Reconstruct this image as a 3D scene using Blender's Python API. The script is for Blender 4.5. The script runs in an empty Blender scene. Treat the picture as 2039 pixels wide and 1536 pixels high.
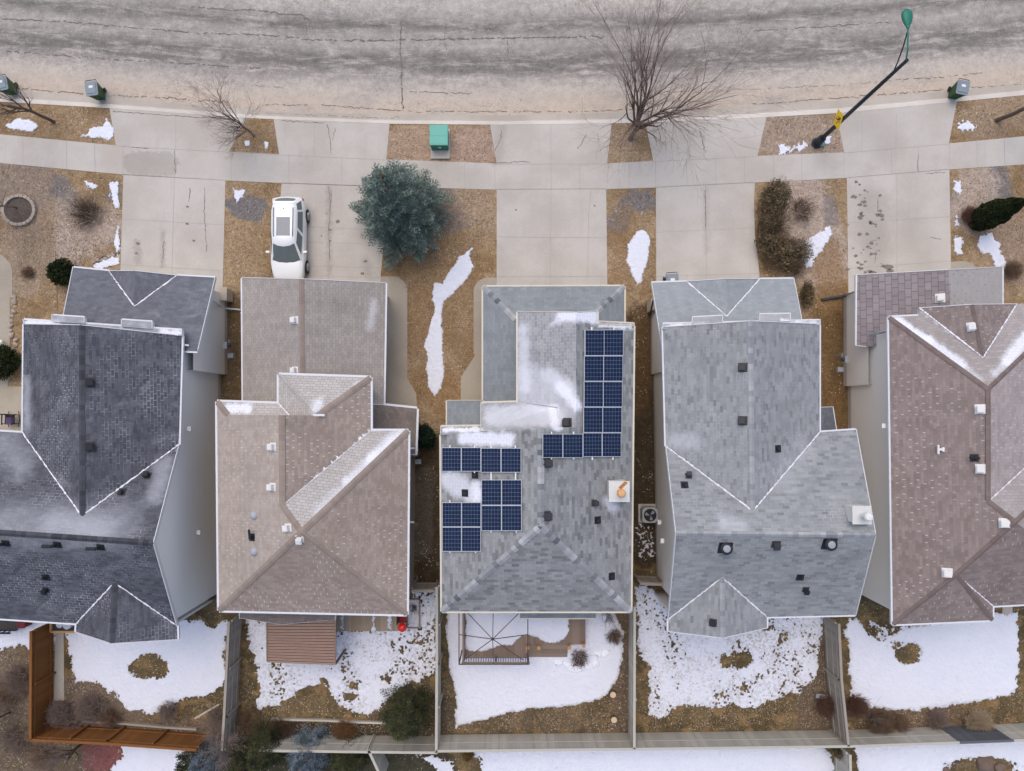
import bpy, bmesh, math, random
import numpy as np
from mathutils import Vector, Matrix
from mathutils.bvhtree import BVHTree
from mathutils.geometry import tessellate_polygon

random.seed(7); RNG = np.random.default_rng(7)
SC = bpy.context.scene
COL = SC.collection
R = math.radians

# ------------------------------------------------------------------ camera, sky, sun
CAM_H = 40.0; FPX = 1456.0; CX = 1019.5; CY = 768.0
TILT = math.atan(53.0 / FPX)
cd = bpy.data.cameras.new("camera"); cam = bpy.data.objects.new("camera", cd); COL.objects.link(cam)
cam.location = (0, 0, CAM_H); cam.rotation_euler = (TILT, 0, 0)
cd.sensor_width = 36.0; cd.lens = FPX / 2039.0 * 36.0; cd.clip_end = 500; cd.clip_start = 0.5
SC.camera = cam
w = bpy.data.worlds.new("World"); SC.world = w; w.use_nodes = True
sky = w.node_tree.nodes.new("ShaderNodeTexSky"); sky.sky_type = 'NISHITA'; sky.sun_disc = False
SUN_EL, SUN_AZ = R(68), R(-20)      # azimuth measured from +Y (street side) towards +X
sky.sun_elevation = SUN_EL; sky.sun_rotation = SUN_AZ; sky.air_density = 1.0; sky.dust_density = 4.0; sky.ozone_density = 1.0
bg = w.node_tree.nodes["Background"]; bg.inputs[1].default_value = 0.15
w.node_tree.links.new(sky.outputs[0], bg.inputs[0])
sl = bpy.data.lights.new("sun", 'SUN'); sl.energy = 0.5; sl.angle = R(60); sl.color = (1.0, 0.95, 0.88)
so = bpy.data.objects.new("sun", sl); COL.objects.link(so)
sd = Vector((math.sin(SUN_AZ) * math.cos(SUN_EL), math.cos(SUN_AZ) * math.cos(SUN_EL), math.sin(SUN_EL)))
so.rotation_euler = sd.to_track_quat('Z', 'Y').to_euler(); so.location = (0, 0, 60)
SC.view_settings.view_transform = 'Standard'; SC.view_settings.look = 'None'
SC.view_settings.exposure = 0.36; SC.view_settings.gamma = 1.0

# ------------------------------------------------------------------ photo pixel + height -> world point
ct, st = math.cos(TILT), math.sin(TILT)
def P(px, py, z=0.0):
    x = (px - CX) / FPX; y = -(py - CY) / FPX
    d = (x, y * ct + st, y * st - ct)
    t = (z - CAM_H) / d[2]
    return Vector((d[0] * t, d[1] * t, z))
def ray(px, py):
    x = (px - CX) / FPX; y = -(py - CY) / FPX
    return Vector((x, y * ct + st, y * st - ct)).normalized()

# ------------------------------------------------------------------ node helpers
class NT:
    def __init__(s, m):
        s.t = m.node_tree; s.n = s.t.nodes; s.l = s.t.links
    def put(s, sock, v):
        if hasattr(v, 'default_value') or isinstance(v, bpy.types.NodeSocket): s.l.new(v, sock)
        else:
            if isinstance(v, (tuple, list)) and len(v) == 3 and sock.type == 'RGBA': v = (*v, 1)
            sock.default_value = v
    def m(s, op, a, b=None, c=None, clamp=False):
        n = s.n.new('ShaderNodeMath'); n.operation = op; n.use_clamp = clamp
        s.put(n.inputs[0], a)
        if b is not None: s.put(n.inputs[1], b)
        if c is not None: s.put(n.inputs[2], c)
        return n.outputs[0]
    def v(s, op, a, b=None, out=0):
        n = s.n.new('ShaderNodeVectorMath'); n.operation = op
        s.put(n.inputs[0], a)
        if b is not None:
            s.put(n.inputs[3] if op == 'SCALE' else n.inputs[1], b)
        return n.outputs[out]
    def mix(s, f, a, b, blend='MIX'):
        n = s.n.new('ShaderNodeMix'); n.data_type = 'RGBA'; n.blend_type = blend
        s.put(n.inputs[0], f); s.put(n.inputs[6], a); s.put(n.inputs[7], b)
        return n.outputs[2]
    def noise(s, vec, scale, detail=3, rough=0.55, dist=0.0):
        n = s.n.new('ShaderNodeTexNoise'); n.inputs['Scale'].default_value = scale
        n.inputs['Detail'].default_value = detail; n.inputs['Roughness'].default_value = rough
        n.inputs['Distortion'].default_value = dist
        if vec is not None: s.l.new(vec, n.inputs['Vector'])
        return n.outputs['Fac']
    def vor(s, vec, scale, out='Color', feature='F1'):
        n = s.n.new('ShaderNodeTexVoronoi'); n.inputs['Scale'].default_value = scale; n.feature = feature
        if vec is not None: s.l.new(vec, n.inputs['Vector'])
        return n.outputs[out]
    def white(s, vec):
        n = s.n.new('ShaderNodeTexWhiteNoise'); n.noise_dimensions = '3D'
        s.l.new(vec, n.inputs['Vector']); return n.outputs['Value']
    def comb(s, x, y, z=0.0):
        n = s.n.new('ShaderNodeCombineXYZ'); s.put(n.inputs[0], x); s.put(n.inputs[1], y); s.put(n.inputs[2], z); return n.outputs[0]
    def sep(s, v):
        n = s.n.new('ShaderNodeSeparateXYZ'); s.l.new(v, n.inputs[0]); return n.outputs
    def ss(s, x, a, b):            # smooth ramp 0..1 from a to b
        n = s.n.new('ShaderNodeMapRange'); n.interpolation_type = 'SMOOTHSTEP'
        s.put(n.inputs[0], x); n.inputs[1].default_value = a; n.inputs[2].default_value = b
        return n.outputs[0]
    def pos(s): return s.n.new('ShaderNodeNewGeometry').outputs['Position']
    def island(s): return s.n.new('ShaderNodeNewGeometry').outputs['Random Per Island']
    def uv(s): return s.n.new('ShaderNodeUVMap').outputs[0]
    def capsule(s, pos, a, b, r, soft, wob=None):
        """1 inside a capsule from a to b (world), falling to 0 over soft"""
        a = Vector((a[0], a[1], 0)); b = Vector((b[0], b[1], 0)); pos = s.v('MULTIPLY', pos, (1, 1, 0)); d = b - a; L = max(d.length_squared, 1e-4)
        pa = s.v('SUBTRACT', pos, tuple(a))
        t = s.m('DIVIDE', s.v('DOT_PRODUCT', pa, tuple(d), out=1), L, clamp=True)
        q = s.v('SUBTRACT', pa, s.v('SCALE', tuple(d), t))
        ln = s.v('LENGTH', q, out=1)
        if wob is not None: ln = s.m('ADD', ln, wob)
        return s.ss(ln, r + soft, r - soft * 0.3)
    def bump(s, h, strength=0.3, dist=0.02):
        n = s.n.new('ShaderNodeBump'); n.inputs['Strength'].default_value = strength; n.inputs['Distance'].default_value = dist
        s.l.new(h, n.inputs['Height']); return n.outputs[0]
    def out(s, col, rough=0.85, metal=0.0, nrm=None, spec=0.3, alpha=None, coat=0.0):
        b = s.n['Principled BSDF']
        s.put(b.inputs['Base Color'], col); s.put(b.inputs['Roughness'], rough); s.put(b.inputs['Metallic'], metal)
        b.inputs['Specular IOR Level'].default_value = spec
        b.inputs['Coat Weight'].default_value = coat
        if nrm is not None: s.l.new(nrm, b.inputs['Normal'])
def newmat(name):
    m = bpy.data.materials.new(name); m.use_nodes = True; return m, NT(m)
def srgb(r, g, b):
    f = lambda c: (c / 255 / 12.92) if c / 255 <= 0.04045 else ((c / 255 + 0.055) / 1.055) ** 2.4
    return (f(r), f(g), f(b))
MATS = {}
def simple(name, col, rough=0.6, metal=0.0, var=0.12, scale=6.0, spec=0.3, coat=0.0, bump=0.0):
    if name in MATS: return MATS[name]
    m, t = newmat(name); n = t.noise(t.pos(), scale, 4)
    c1 = tuple(c * (1 - var) for c in col); c2 = tuple(min(1, c * (1 + var)) for c in col)
    nr = t.bump(t.noise(t.pos(), scale * 6, 3), bump, 0.02) if bump else None
    t.out(t.mix(n, c1, c2), rough, metal, nr, spec, coat=coat); MATS[name] = m; return m

# ------------------------------------------------------------------ mesh building
ORG = {}
class MB:
    def __init__(s): s.v = []; s.f = []; s.mi = []; s.uv = []
    def face(s, pts, mi=0, uv=None):
        i = len(s.v); s.v += [tuple(p) for p in pts]; s.f.append(tuple(range(i, i + len(pts)))); s.mi.append(mi); s.uv.append(uv)
    def add(s, verts, faces, mi=0):
        i = len(s.v); s.v += [tuple(p) for p in verts]
        for f in faces: s.f.append(tuple(j + i for j in f)); s.mi.append(mi); s.uv.append(None)
    def box(s, c, size, rz=0.0, mi=0, M=None):
        hx, hy, hz = size[0] / 2, size[1] / 2, size[2] / 2
        rot = Matrix.Rotation(rz, 3, 'Z') if M is None else M
        vs = [Vector(c) + rot @ Vector((x * hx, y * hy, z * hz)) for x in (-1, 1) for y in (-1, 1) for z in (-1, 1)]
        s.add(vs, [(0, 1, 3, 2), (4, 6, 7, 5), (0, 4, 5, 1), (2, 3, 7, 6), (0, 2, 6, 4), (1, 5, 7, 3)], mi)
    def beam(s, a, b, w, h, mi=0, up=Vector((0, 0, 1))):
        a = Vector(a); b = Vector(b); d = (b - a); L = d.length
        if L < 1e-5: return
        d.normalize(); x = d.cross(up)
        if x.length < 1e-3: x = Vector((1, 0, 0))
        x.normalize(); z = x.cross(d)
        M = Matrix((x, d, z)).transposed()
        s.box((a + b) / 2, (w, L, h), M=M, mi=mi)
    def tube(s, pts, rad, n=8, mi=0, cap=True):
        pts = [Vector(p) for p in pts]
        if not isinstance(rad, (list, tuple)): rad = [rad] * len(pts)
        rings = []; prev = None
        for i, p in enumerate(pts):
            d = (pts[min(i + 1, len(pts) - 1)] - pts[max(i - 1, 0)])
            if d.length < 1e-6: d = Vector((0, 0, 1))
            d.normalize()
            ref = prev if prev is not None else (Vector((1, 0, 0)) if abs(d.x) < 0.9 else Vector((0, 1, 0)))
            x = (ref - d * ref.dot(d))
            if x.length < 1e-4: x = d.orthogonal()
            x.normalize(); y = d.cross(x); prev = x
            rings.append([p + (x * math.cos(2 * math.pi * k / n) + y * math.sin(2 * math.pi * k / n)) * rad[i] for k in range(n)])
        vs = [q for r in rings for q in r]; fs = []
        for i in range(len(rings) - 1):
            for k in range(n):
                fs.append((i * n + k, i * n + (k + 1) % n, (i + 1) * n + (k + 1) % n, (i + 1) * n + k))
        if cap: fs.append(tuple(range(n))[::-1]); fs.append(tuple((len(rings) - 1) * n + k for k in range(n)))
        s.add(vs, fs, mi)
    def lathe(s, c, prof, n=20, mi=0):
        c = Vector(c); vs = []; fs = []
        for r, z in prof:
            vs += [c + Vector((r * math.cos(2 * math.pi * k / n), r * math.sin(2 * math.pi * k / n), z)) for k in range(n)]
        for i in range(len(prof) - 1):
            for k in range(n): fs.append((i * n + k, i * n + (k + 1) % n, (i + 1) * n + (k + 1) % n, (i + 1) * n + k))
        fs.append(tuple(range(n))[::-1]); fs.append(tuple((len(prof) - 1) * n + k for k in range(n)))
        s.add(vs, fs, mi)
    def prism(s, poly, z0, z1, mi=0, mside=None):
        """poly = list of (x,y) ; extruded"""
        poly = [Vector((p[0], p[1], 0)) for p in poly]
        a = sum(poly[i].x * poly[(i + 1) % len(poly)].y - poly[(i + 1) % len(poly)].x * poly[i].y for i in range(len(poly)))
        if a < 0: poly = poly[::-1]
        n = len(poly); top = [Vector((p.x, p.y, z1)) for p in poly]; bot = [Vector((p.x, p.y, z0)) for p in poly]
        tr = tessellate_polygon([top])
        for t in tr:
            q = [top[j] for j in t]
            if (q[1] - q[0]).cross(q[2] - q[0]).z < 0: q = q[::-1]
            s.face(q, mi)
        if mside is None: mside = mi
        for i in range(n):
            j = (i + 1) % n; s.face([bot[i], bot[j], top[j], top[i]], mside)
    def build(s, name, mats, parent=None, origin=None, smooth=False, bevel=0.0):
        if not isinstance(mats, (list, tuple)): mats = [mats]
        if parent is not None: org = ORG[parent.name]
        else: org = Vector(origin) if origin is not None else Vector((0, 0, 0))
        me = bpy.data.meshes.new(name)
        vs = np.array(s.v, dtype=np.float64) - np.array(org)
        me.from_pydata(vs.tolist(), [], s.f)
        for m in mats: me.materials.append(m)
        me.polygons.foreach_set('material_index', s.mi)
        if any(u is not None for u in s.uv):
            ul = me.uv_layers.new(name='UVMap'); k = 0
            for f, u in zip(s.f, s.uv):
                for j in range(len(f)):
                    if u is not None: ul.data[k].uv = u[j]
                    k += 1
        if smooth: me.polygons.foreach_set('use_smooth', [True] * len(me.polygons))
        me.update()
        o = bpy.data.objects.new(name, me); COL.objects.link(o)
        if parent is not None: o.parent = parent
        else: o.location = org
        ORG[o.name] = org
        if bevel: b = o.modifiers.new('bevel', 'BEVEL'); b.width = bevel; b.segments = 2; b.limit_method = 'ANGLE'
        return o
def tag(o, label=None, cat=None, group=None, kind=None):
    if label: o['label'] = label
    if cat: o['category'] = cat
    if group: o['group'] = group
    if kind: o['kind'] = kind
    return o
def thing(name, loc, label, cat, group=None):
    o = bpy.data.objects.new(name, None); COL.objects.link(o); o.location = loc; o.empty_display_size = 0.3
    ORG[o.name] = Vector(loc); return tag(o, label, cat, group)
def copy_thing(o, loc, rz, label, scale=1.0):
    r = o.copy(); COL.objects.link(r); r.location = loc; r.rotation_euler = (0, 0, rz); r.scale = (scale,) * 3
    r['label'] = label
    for ch in [c for c in bpy.data.objects if c.parent == o]:
        c = ch.copy(); COL.objects.link(c); c.parent = r
        for g in [q for q in bpy.data.objects if q.parent == ch]:
            d = g.copy(); COL.objects.link(d); d.parent = c
    return r
def npmesh(name, V, F, mats, parent=None, origin=(0, 0, 0), uv=None, mi=None, smooth=False):
    """V (n,3), F (m,k) numpy"""
    org = ORG[parent.name] if parent is not None else Vector(origin)
    me = bpy.data.meshes.new(name); V = V - np.array(org)
    k = F.shape[1]
    me.vertices.add(len(V)); me.vertices.foreach_set('co', V.astype(np.float32).ravel())
    me.loops.add(F.size); me.loops.foreach_set('vertex_index', F.astype(np.int32).ravel())
    me.polygons.add(len(F)); me.polygons.foreach_set('loop_start', np.arange(0, F.size, k, dtype=np.int32))
    me.polygons.foreach_set('loop_total', np.full(len(F), k, dtype=np.int32))
    if not isinstance(mats, (list, tuple)): mats = [mats]
    for m in mats: me.materials.append(m)
    if mi is not None: me.polygons.foreach_set('material_index', mi.astype(np.int32))
    if smooth: me.polygons.foreach_set('use_smooth', np.ones(len(F), dtype=bool))
    if uv is not None:
        ul = me.uv_layers.new(name='UVMap'); ul.data.foreach_set('uv', uv[F.ravel()].astype(np.float32).ravel())
    me.update(calc_edges=True); me.validate()
    o = bpy.data.objects.new(name, me); COL.objects.link(o)
    if parent is not None: o.parent = parent
    else: o.location = org
    ORG[o.name] = org
    return o

# ------------------------------------------------------------------ numpy noise
def vnoise(x, y, seed=0):
    xi = np.floor(x).astype(np.int64); yi = np.floor(y).astype(np.int64); fx = x - xi; fy = y - yi
    fx = fx * fx * (3 - 2 * fx); fy = fy * fy * (3 - 2 * fy)
    def h(a, b):
        n = (a * 374761393 + b * 668265263 + seed * 974634777) & 0xFFFFFFFF
        n = ((n ^ (n >> 13)) * 1274126177) & 0xFFFFFFFF
        return ((n ^ (n >> 16)) & 0xFFFF) / 65535.0
    return (h(xi, yi) * (1 - fx) * (1 - fy) + h(xi + 1, yi) * fx * (1 - fy) + h(xi, yi + 1) * (1 - fx) * fy + h(xi + 1, yi + 1) * fx * fy)
def fbm(x, y, f, octv=4, seed=0):
    a = 0.0; amp = 1.0; tot = 0.0
    for i in range(octv):
        a = a + amp * (vnoise(x * f, y * f, seed + i) - 0.5); tot += amp; amp *= 0.6; f *= 2.1
    return a / tot
def sdist(X, Y, poly):
    """signed distance, positive inside"""
    d = np.full(X.shape, 1e9); ins = np.zeros(X.shape, bool); n = len(poly)
    for i in range(n):
        x1, y1 = poly[i]; x2, y2 = poly[(i + 1) % n]
        dx, dy = x2 - x1, y2 - y1; L = dx * dx + dy * dy + 1e-9
        t = np.clip(((X - x1) * dx + (Y - y1) * dy) / L, 0, 1)
        d = np.minimum(d, np.hypot(X - x1 - t * dx, Y - y1 - t * dy))
        c = ((y1 > Y) != (y2 > Y)) & (X < (x2 - x1) * (Y - y1) / (y2 - y1 + 1e-12) + x1)
        ins ^= c
    return np.where(ins, d, -d)

# ------------------------------------------------------------------ materials
SNOWC = (0.78, 0.80, 0.88)
def zones_mix(t, pos, col, zones, wob):
    for a, b, r, soft, c, k in zones:
        f = t.capsule(pos, P(*a, 0), P(*b, 0), r, soft, wob)
        if k < 1: f = t.m('MULTIPLY', f, k)
        col = t.mix(f, col, c)
    return col

def mat_lawn():
    m, t = newmat('dead_lawn'); p = t.pos()
    x, y, z = t.sep(p)
    n1 = t.noise(p, 0.55, 5, 0.6); n2 = t.noise(p, 3.0, 5, 0.65); n3 = t.noise(p, 26, 3, 0.7)
    straw = t.mix(t.ss(n1, 0.38, 0.62), (0.25, 0.165, 0.085), (0.35, 0.25, 0.15))
    olive = t.mix(t.ss(n1, 0.4, 0.62), (0.095, 0.072, 0.038), (0.155, 0.115, 0.06))
    olive = t.mix(t.ss(t.noise(p, 1.3, 4), 0.5, 0.62), olive, (0.22, 0.145, 0.068))
    col = t.mix(t.ss(y, -7.0, -9.5), straw, olive)
    wob = t.m('MULTIPLY', t.m('SUBTRACT', t.noise(p, 1.6, 5, 0.65), 0.5), 1.5)
    DK = (0.055, 0.042, 0.028); GR = (0.42, 0.34, 0.28); FB = (0.17, 0.165, 0.17); MU = (0.13, 0.095, 0.07); OR = (0.27, 0.165, 0.08)  # DK: dark soil with the shade between the houses put into its colour
    Z = [((85, 300), (60, 340), .5, .5, (0.2, .14, .1), .7),
         ((15, 360), (60, 380), 1.3, .8, (0.26, .21, .17), .8), ((120, 370), (140, 420), .45, .3, FB, .85), ((225, 375), (228, 395), .25, .2, FB, .9),
         ((150, 480), (200, 450), 1.0, .5, GR, .9), ((130, 420), (135, 520), .6, .5, GR, .8), ((170, 425), (175, 425), .9, .5, MU, .5),
         ((60, 480), (40, 540), 1.2, .8, (0.33, .26, .2), .6),
         ((480, 410), (505, 418), .65, .12, FB, .95), ((500, 470), (505, 545), .5, .5, (0.33, .24, .15), .6),
         ((1235, 445), (1240, 430), .5, .25, FB, .9), ((1260, 400), (1285, 400), .55, .25, FB, .85), ((1245, 430), (1240, 560), .5, .3, OR, .5),
         ((880, 385), (900, 435), .75, .4, (0.2, .165, .15), .85), ((930, 400), (975, 430), .8, .5, (0.36, .27, .19), .7),
         ((970, 620), (955, 700), .7, .6, OR, .7), ((900, 540), (830, 640), 1.6, 1.0, (0.26, .165, .085), .6), ((900, 800), (860, 760), .9, .6, OR, .7),
         ((800, 290), (850, 290), .9, .4, (0.40, .29, .21), .8), ((920, 290), (960, 290), .9, .4, (0.40, .29, .23), .8),
         ((1240, 270), (1225, 300), .7, .5, (0.36, .27, .18), .6), ((1540, 260), (1660, 290), 1.3, .4, (0.36, .28, .22), .85),
         ((1950, 240), (2020, 215), 1.0, .6, (0.33, .25, .18), .5),
         ((1590, 390), (1640, 520), 1.4, .6, GR, .9), ((1655, 395), (1656, 440), .28, .2, FB, .6), ((1900, 400), (1905, 420), .4, .3, FB, .8), ((1985, 350), (1990, 390), .55, .3, FB, .85),
         ((1950, 370), (1930, 420), 1.0, .5, GR, .85), ((1990, 450), (2030, 520), 1.2, .5, (0.30, .22, .16), .8),
         ((460, 620), (460, 800), .8, .5, (0.15, .10, .05), .8),
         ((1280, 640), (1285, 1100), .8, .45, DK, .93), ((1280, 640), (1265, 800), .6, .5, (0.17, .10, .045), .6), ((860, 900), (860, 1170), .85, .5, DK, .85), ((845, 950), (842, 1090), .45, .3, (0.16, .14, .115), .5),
         ((1662, 600), (1665, 850), .9, .5, (0.16, .095, .04), .85), ((1645, 500), (1655, 590), .7, .5, OR, .7),
         ((0, 1330), (60, 1390), 1.3, .7, (0.17, .13, .10), .7), ((0, 1460), (140, 1530), 2.4, .8, (0.13, .10, .07), .8),
         ((150, 1385), (240, 1430), 1.0, .5, (0.16, .125, .10), .8), ((160, 1440), (420, 1452), .3, .2, MU, .8),
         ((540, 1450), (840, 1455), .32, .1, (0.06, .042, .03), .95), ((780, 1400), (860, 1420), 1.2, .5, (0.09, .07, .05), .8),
         ((1240, 1240), (1235, 1440), .4, .25, MU, .8), ((890, 1430), (1240, 1440), .4, .3, (0.13, .10, .07), .5),
         ((1640, 1290), (1620, 1440), .9, .3, MU, .8), ((1690, 1400), (1900, 1435), .6, .5, (0.15, .105, .07), .8),
         ((200, 1500), (235, 1500), .95, .2, (0.22, .085, .08), .9), ((330, 1500), (350, 1540), .25, .1, (.2, .16, .13), .8),
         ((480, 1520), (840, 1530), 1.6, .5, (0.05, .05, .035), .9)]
    col = zones_mix(t, p, col, Z, wob)
    # dry leaves, chips and blades
    v = t.n.new('ShaderNodeTexVoronoi'); v.inputs['Scale'].default_value = 14; t.l.new(p, v.inputs['Vector'])
    vr = t.sep(v.outputs['Color'])
    pale = t.m('MULTIPLY', t.m('GREATER_THAN', vr[0], 0.90), t.m('LESS_THAN', v.outputs['Distance'], 0.42))
    pale = t.m('MULTIPLY', pale, t.ss(t.noise(p, 0.7, 3), 0.42, 0.62))
    col = t.mix(t.m('MULTIPLY', pale, 0.75), col, (0.62, 0.52, 0.42))
    pt = t.noise(p, 7, 6, 0.75); hi = t.v('MULTIPLY', col, (1.5, 1.6, 1.8)); lo = t.v('MULTIPLY', col, (.5, .45, .42)); col = t.mix(t.m('MULTIPLY', t.ss(pt, 0.50, 0.66), 0.6), col, hi); col = t.mix(t.m('MULTIPLY', t.ss(pt, 0.49, 0.34), 0.6), col, lo)
    f = t.m('ADD', t.m('MULTIPLY', n2, 1.2), t.m('MULTIPLY', n3, 2.0))
    f = t.m('ADD', t.m('MULTIPLY', t.m('SUBTRACT', f, 1.6), 1.0), 1.0)
    col = t.v('MULTIPLY', col, t.comb(f, f, f))
    t.out(col, 0.95, nrm=t.bump(t.m('ADD', n3, n2), 0.8, 0.04), spec=0.1)
    return m
def mat_concrete(name='concrete', tint=(1, 1, 1), dirt=1.0):
    m, t = newmat(name); p = t.pos()
    a = tuple(c * k for c, k in zip((0.44, 0.405, 0.362), tint)); b = tuple(c * k for c, k in zip((0.515, 0.48, 0.437), tint))
    col = t.mix(t.ss(t.noise(p, 0.35, 5, 0.6), 0.35, 0.65), a, b)
    st = t.ss(t.noise(p, 1.4, 7, 0.75, 0.6), 0.60, 0.78); col = t.mix(t.m('MULTIPLY', st, 0.5 * dirt), col, (0.28, 0.255, 0.23))
    sp = t.m('MULTIPLY', t.ss(t.noise(p, 9.0, 4, 0.7), 0.68, 0.76), t.ss(t.noise(p, 0.5, 3), 0.5, 0.64)); col = t.mix(t.m('MULTIPLY', sp, 0.75 * dirt), col, (0.20, 0.18, 0.16))
    sv = t.v('MULTIPLY', p, (1.0, 0.14, 1.0)); st2 = t.ss(t.noise(sv, 2.2, 5, 0.6), 0.56, 0.75); col = t.mix(t.m('MULTIPLY', st2, 0.35 * dirt), col, (0.40, 0.36, 0.31))
    if name == 'concrete':
        wb = t.m('MULTIPLY', t.m('SUBTRACT', t.noise(p, 3.5, 6, .75), .5), .9); DS = (0.27, 0.25, 0.22)
        col = zones_mix(t, p, col, [((270, 325), (332, 328), .62, .12, DS, .45), ((272, 485), (277, 520), .1, .25, DS, .5), ((326, 465), (324, 530), .05, .2, DS, .5), ((655, 375), (656, 545), .06, .22, DS, .45), ((1740, 400), (1742, 545), .5, .8, DS, .4), ((1800, 430), (1850, 500), .4, 1.0, DS, .25), ((1700, 240), (1760, 290), .4, 1.0, (.36, .34, .31), .4), ((420, 240), (470, 290), .3, .9, (.33, .30, .26), .5), ((640, 300), (600, 340), .4, .7, DS, .25), ((1405, 380), (1407, 500), .05, .3, DS, .3), ((727, 520), (735, 546), .1, .4, DS, .4), ((1000, 255), (990, 320), .1, .4, DS, .4)], wb)
    f = t.m('ADD', t.m('MULTIPLY', t.noise(p, 24, 4, .8), 0.5), 0.75); col = t.v('MULTIPLY', col, t.comb(f, f, f))
    t.out(col, 0.9, nrm=t.bump(t.noise(p, 60, 3), 0.25, 0.006), spec=0.2); return m
def mat_road():
    m, t = newmat('road_asphalt'); uv = t.uv(); p = t.pos(); u, v, _ = t.sep(uv)
    wob = t.m('MULTIPLY', t.m('SUBTRACT', t.noise(t.comb(t.m('MULTIPLY', u, 0.16), t.m('MULTIPLY', v, 0.6)), 1.0, 4), 0.5), 0.6)
    vv = t.m('ADD', v, wob)
    r = t.n.new('ShaderNodeValToRGB'); e = r.color_ramp.elements
    stops = [(0.0, .0), (1.35, .02), (1.75, .30), (2.6, .95), (3.2, .95), (3.9, .35), (4.5, .42), (5.0, 1.0), (5.5, .5), (6.3, .12), (7.5, .0), (8.6, .05)]
    e[0].position = 0; e[0].color = (0, 0, 0, 1); e[1].position = 1; e[1].color = (.2, .2, .2, 1)
    for q, k in stops[1:]:
        x = e.new(q / 9.0); x.color = (k, k, k, 1)
    t.l.new(t.m('DIVIDE', vv, 9.0), r.inputs[0]); band = r.outputs[0]
    st = t.noise(t.comb(t.m('MULTIPLY', u, 0.28), t.m('MULTIPLY', v, 1.5)), 1.5, 9, 0.74, 0.4)
    worn = t.m('MULTIPLY', band, t.ss(st, 0.32, 0.56), clamp=True)
    fine = t.noise(p, 17, 5, 0.85)
    worn = t.m('MULTIPLY', worn, t.ss(t.m('ADD', fine, t.m('MULTIPLY', band, 0.20)), 0.47, 0.60), clamp=True)
    sand = t.mix(t.ss(v, 0.2, 2.2), (0.50, 0.42, 0.34), (0.47, 0.43, 0.385))
    sand = t.mix(t.m('MULTIPLY', t.ss(t.noise(t.comb(t.m('MULTIPLY', u, .3), v), 0.9, 5), 0.45, 0.7), 0.6), sand, (0.37, 0.335, 0.31))
    sand = t.mix(t.m('MULTIPLY', t.ss(v, 2.0, 3.0), t.m('MULTIPLY', t.ss(v, 6.6, 5.4), 0.42)), sand, (0.31, 0.29, 0.275))
    col = t.mix(t.m('MULTIPLY', worn, 0.80), sand, (0.118, 0.108, 0.096))
    # pitted speckle patches and cracks
    sp = t.m('MULTIPLY', t.ss(t.noise(p, 11, 4, 0.85), 0.55, 0.62), t.ss(t.noise(t.comb(t.m('MULTIPLY', u, .5), v), 0.7, 4), 0.44, 0.60))
    col = t.mix(t.m('MULTIPLY', sp, 0.6), col, (0.13, 0.12, 0.115))
    f = t.m('ADD', t.m('MULTIPLY', t.m('ADD', t.m('SUBTRACT', fine, .5), t.m('MULTIPLY', t.m('SUBTRACT', t.noise(p, 2.6, 6, .75), .5), .55)), t.m('ADD', 1.0, t.m('MULTIPLY', t.ss(v, .8, 2.2), 1.4))), 1.0); col = t.v('MULTIPLY', col, t.comb(f, f, f))
    t.out(col, 0.93, nrm=t.bump(t.noise(p, 45, 4, 0.8), 0.5, 0.012), spec=0.15); return m
def mat_snow(nm='snow', mott=0.0):
    m, t = newmat(nm); p = t.pos()
    col = t.mix(t.noise(p, 1.2, 4), (0.72, 0.745, 0.84), (0.79, 0.81, 0.88))
    col = t.mix(t.m('MULTIPLY', t.ss(t.noise(p, 7, 5, 0.7), 0.58, 0.72), 0.5), col, (0.54, 0.54, 0.59))
    if mott: col = t.mix(t.m('MULTIPLY', t.m('MULTIPLY', t.ss(t.noise(p, 8, 5, .8), .52, .61), t.ss(t.noise(p, .9, 3), .36, .6)), mott), col, (0.30, 0.25, 0.20))
    b = t.m('ADD', t.noise(p, 5, 4), t.m('MULTIPLY', t.noise(p, 22, 3), 0.4))
    e = t.sep(t.uv())[0]; col = t.mix(t.ss(t.m('ADD', e, t.m('MULTIPLY', t.noise(p, 8, 4), .10)), 0.16, 0.04), col, (0.50, 0.49, 0.50))
    t.out(col, 0.75, nrm=t.bump(b, 0.9, 0.10), spec=0.25)
    return m
def mat_dirty_snow():
    m, t = newmat('icy_snow'); p = t.pos()
    col = t.mix(t.ss(t.noise(p, 6, 6, 0.7), 0.45, 0.6), (0.74, 0.76, 0.83), (0.46, 0.43, 0.41))
    t.out(col, 0.6, nrm=t.bump(t.noise(p, 12, 4), 0.5, 0.05), spec=0.3); return m

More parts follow.
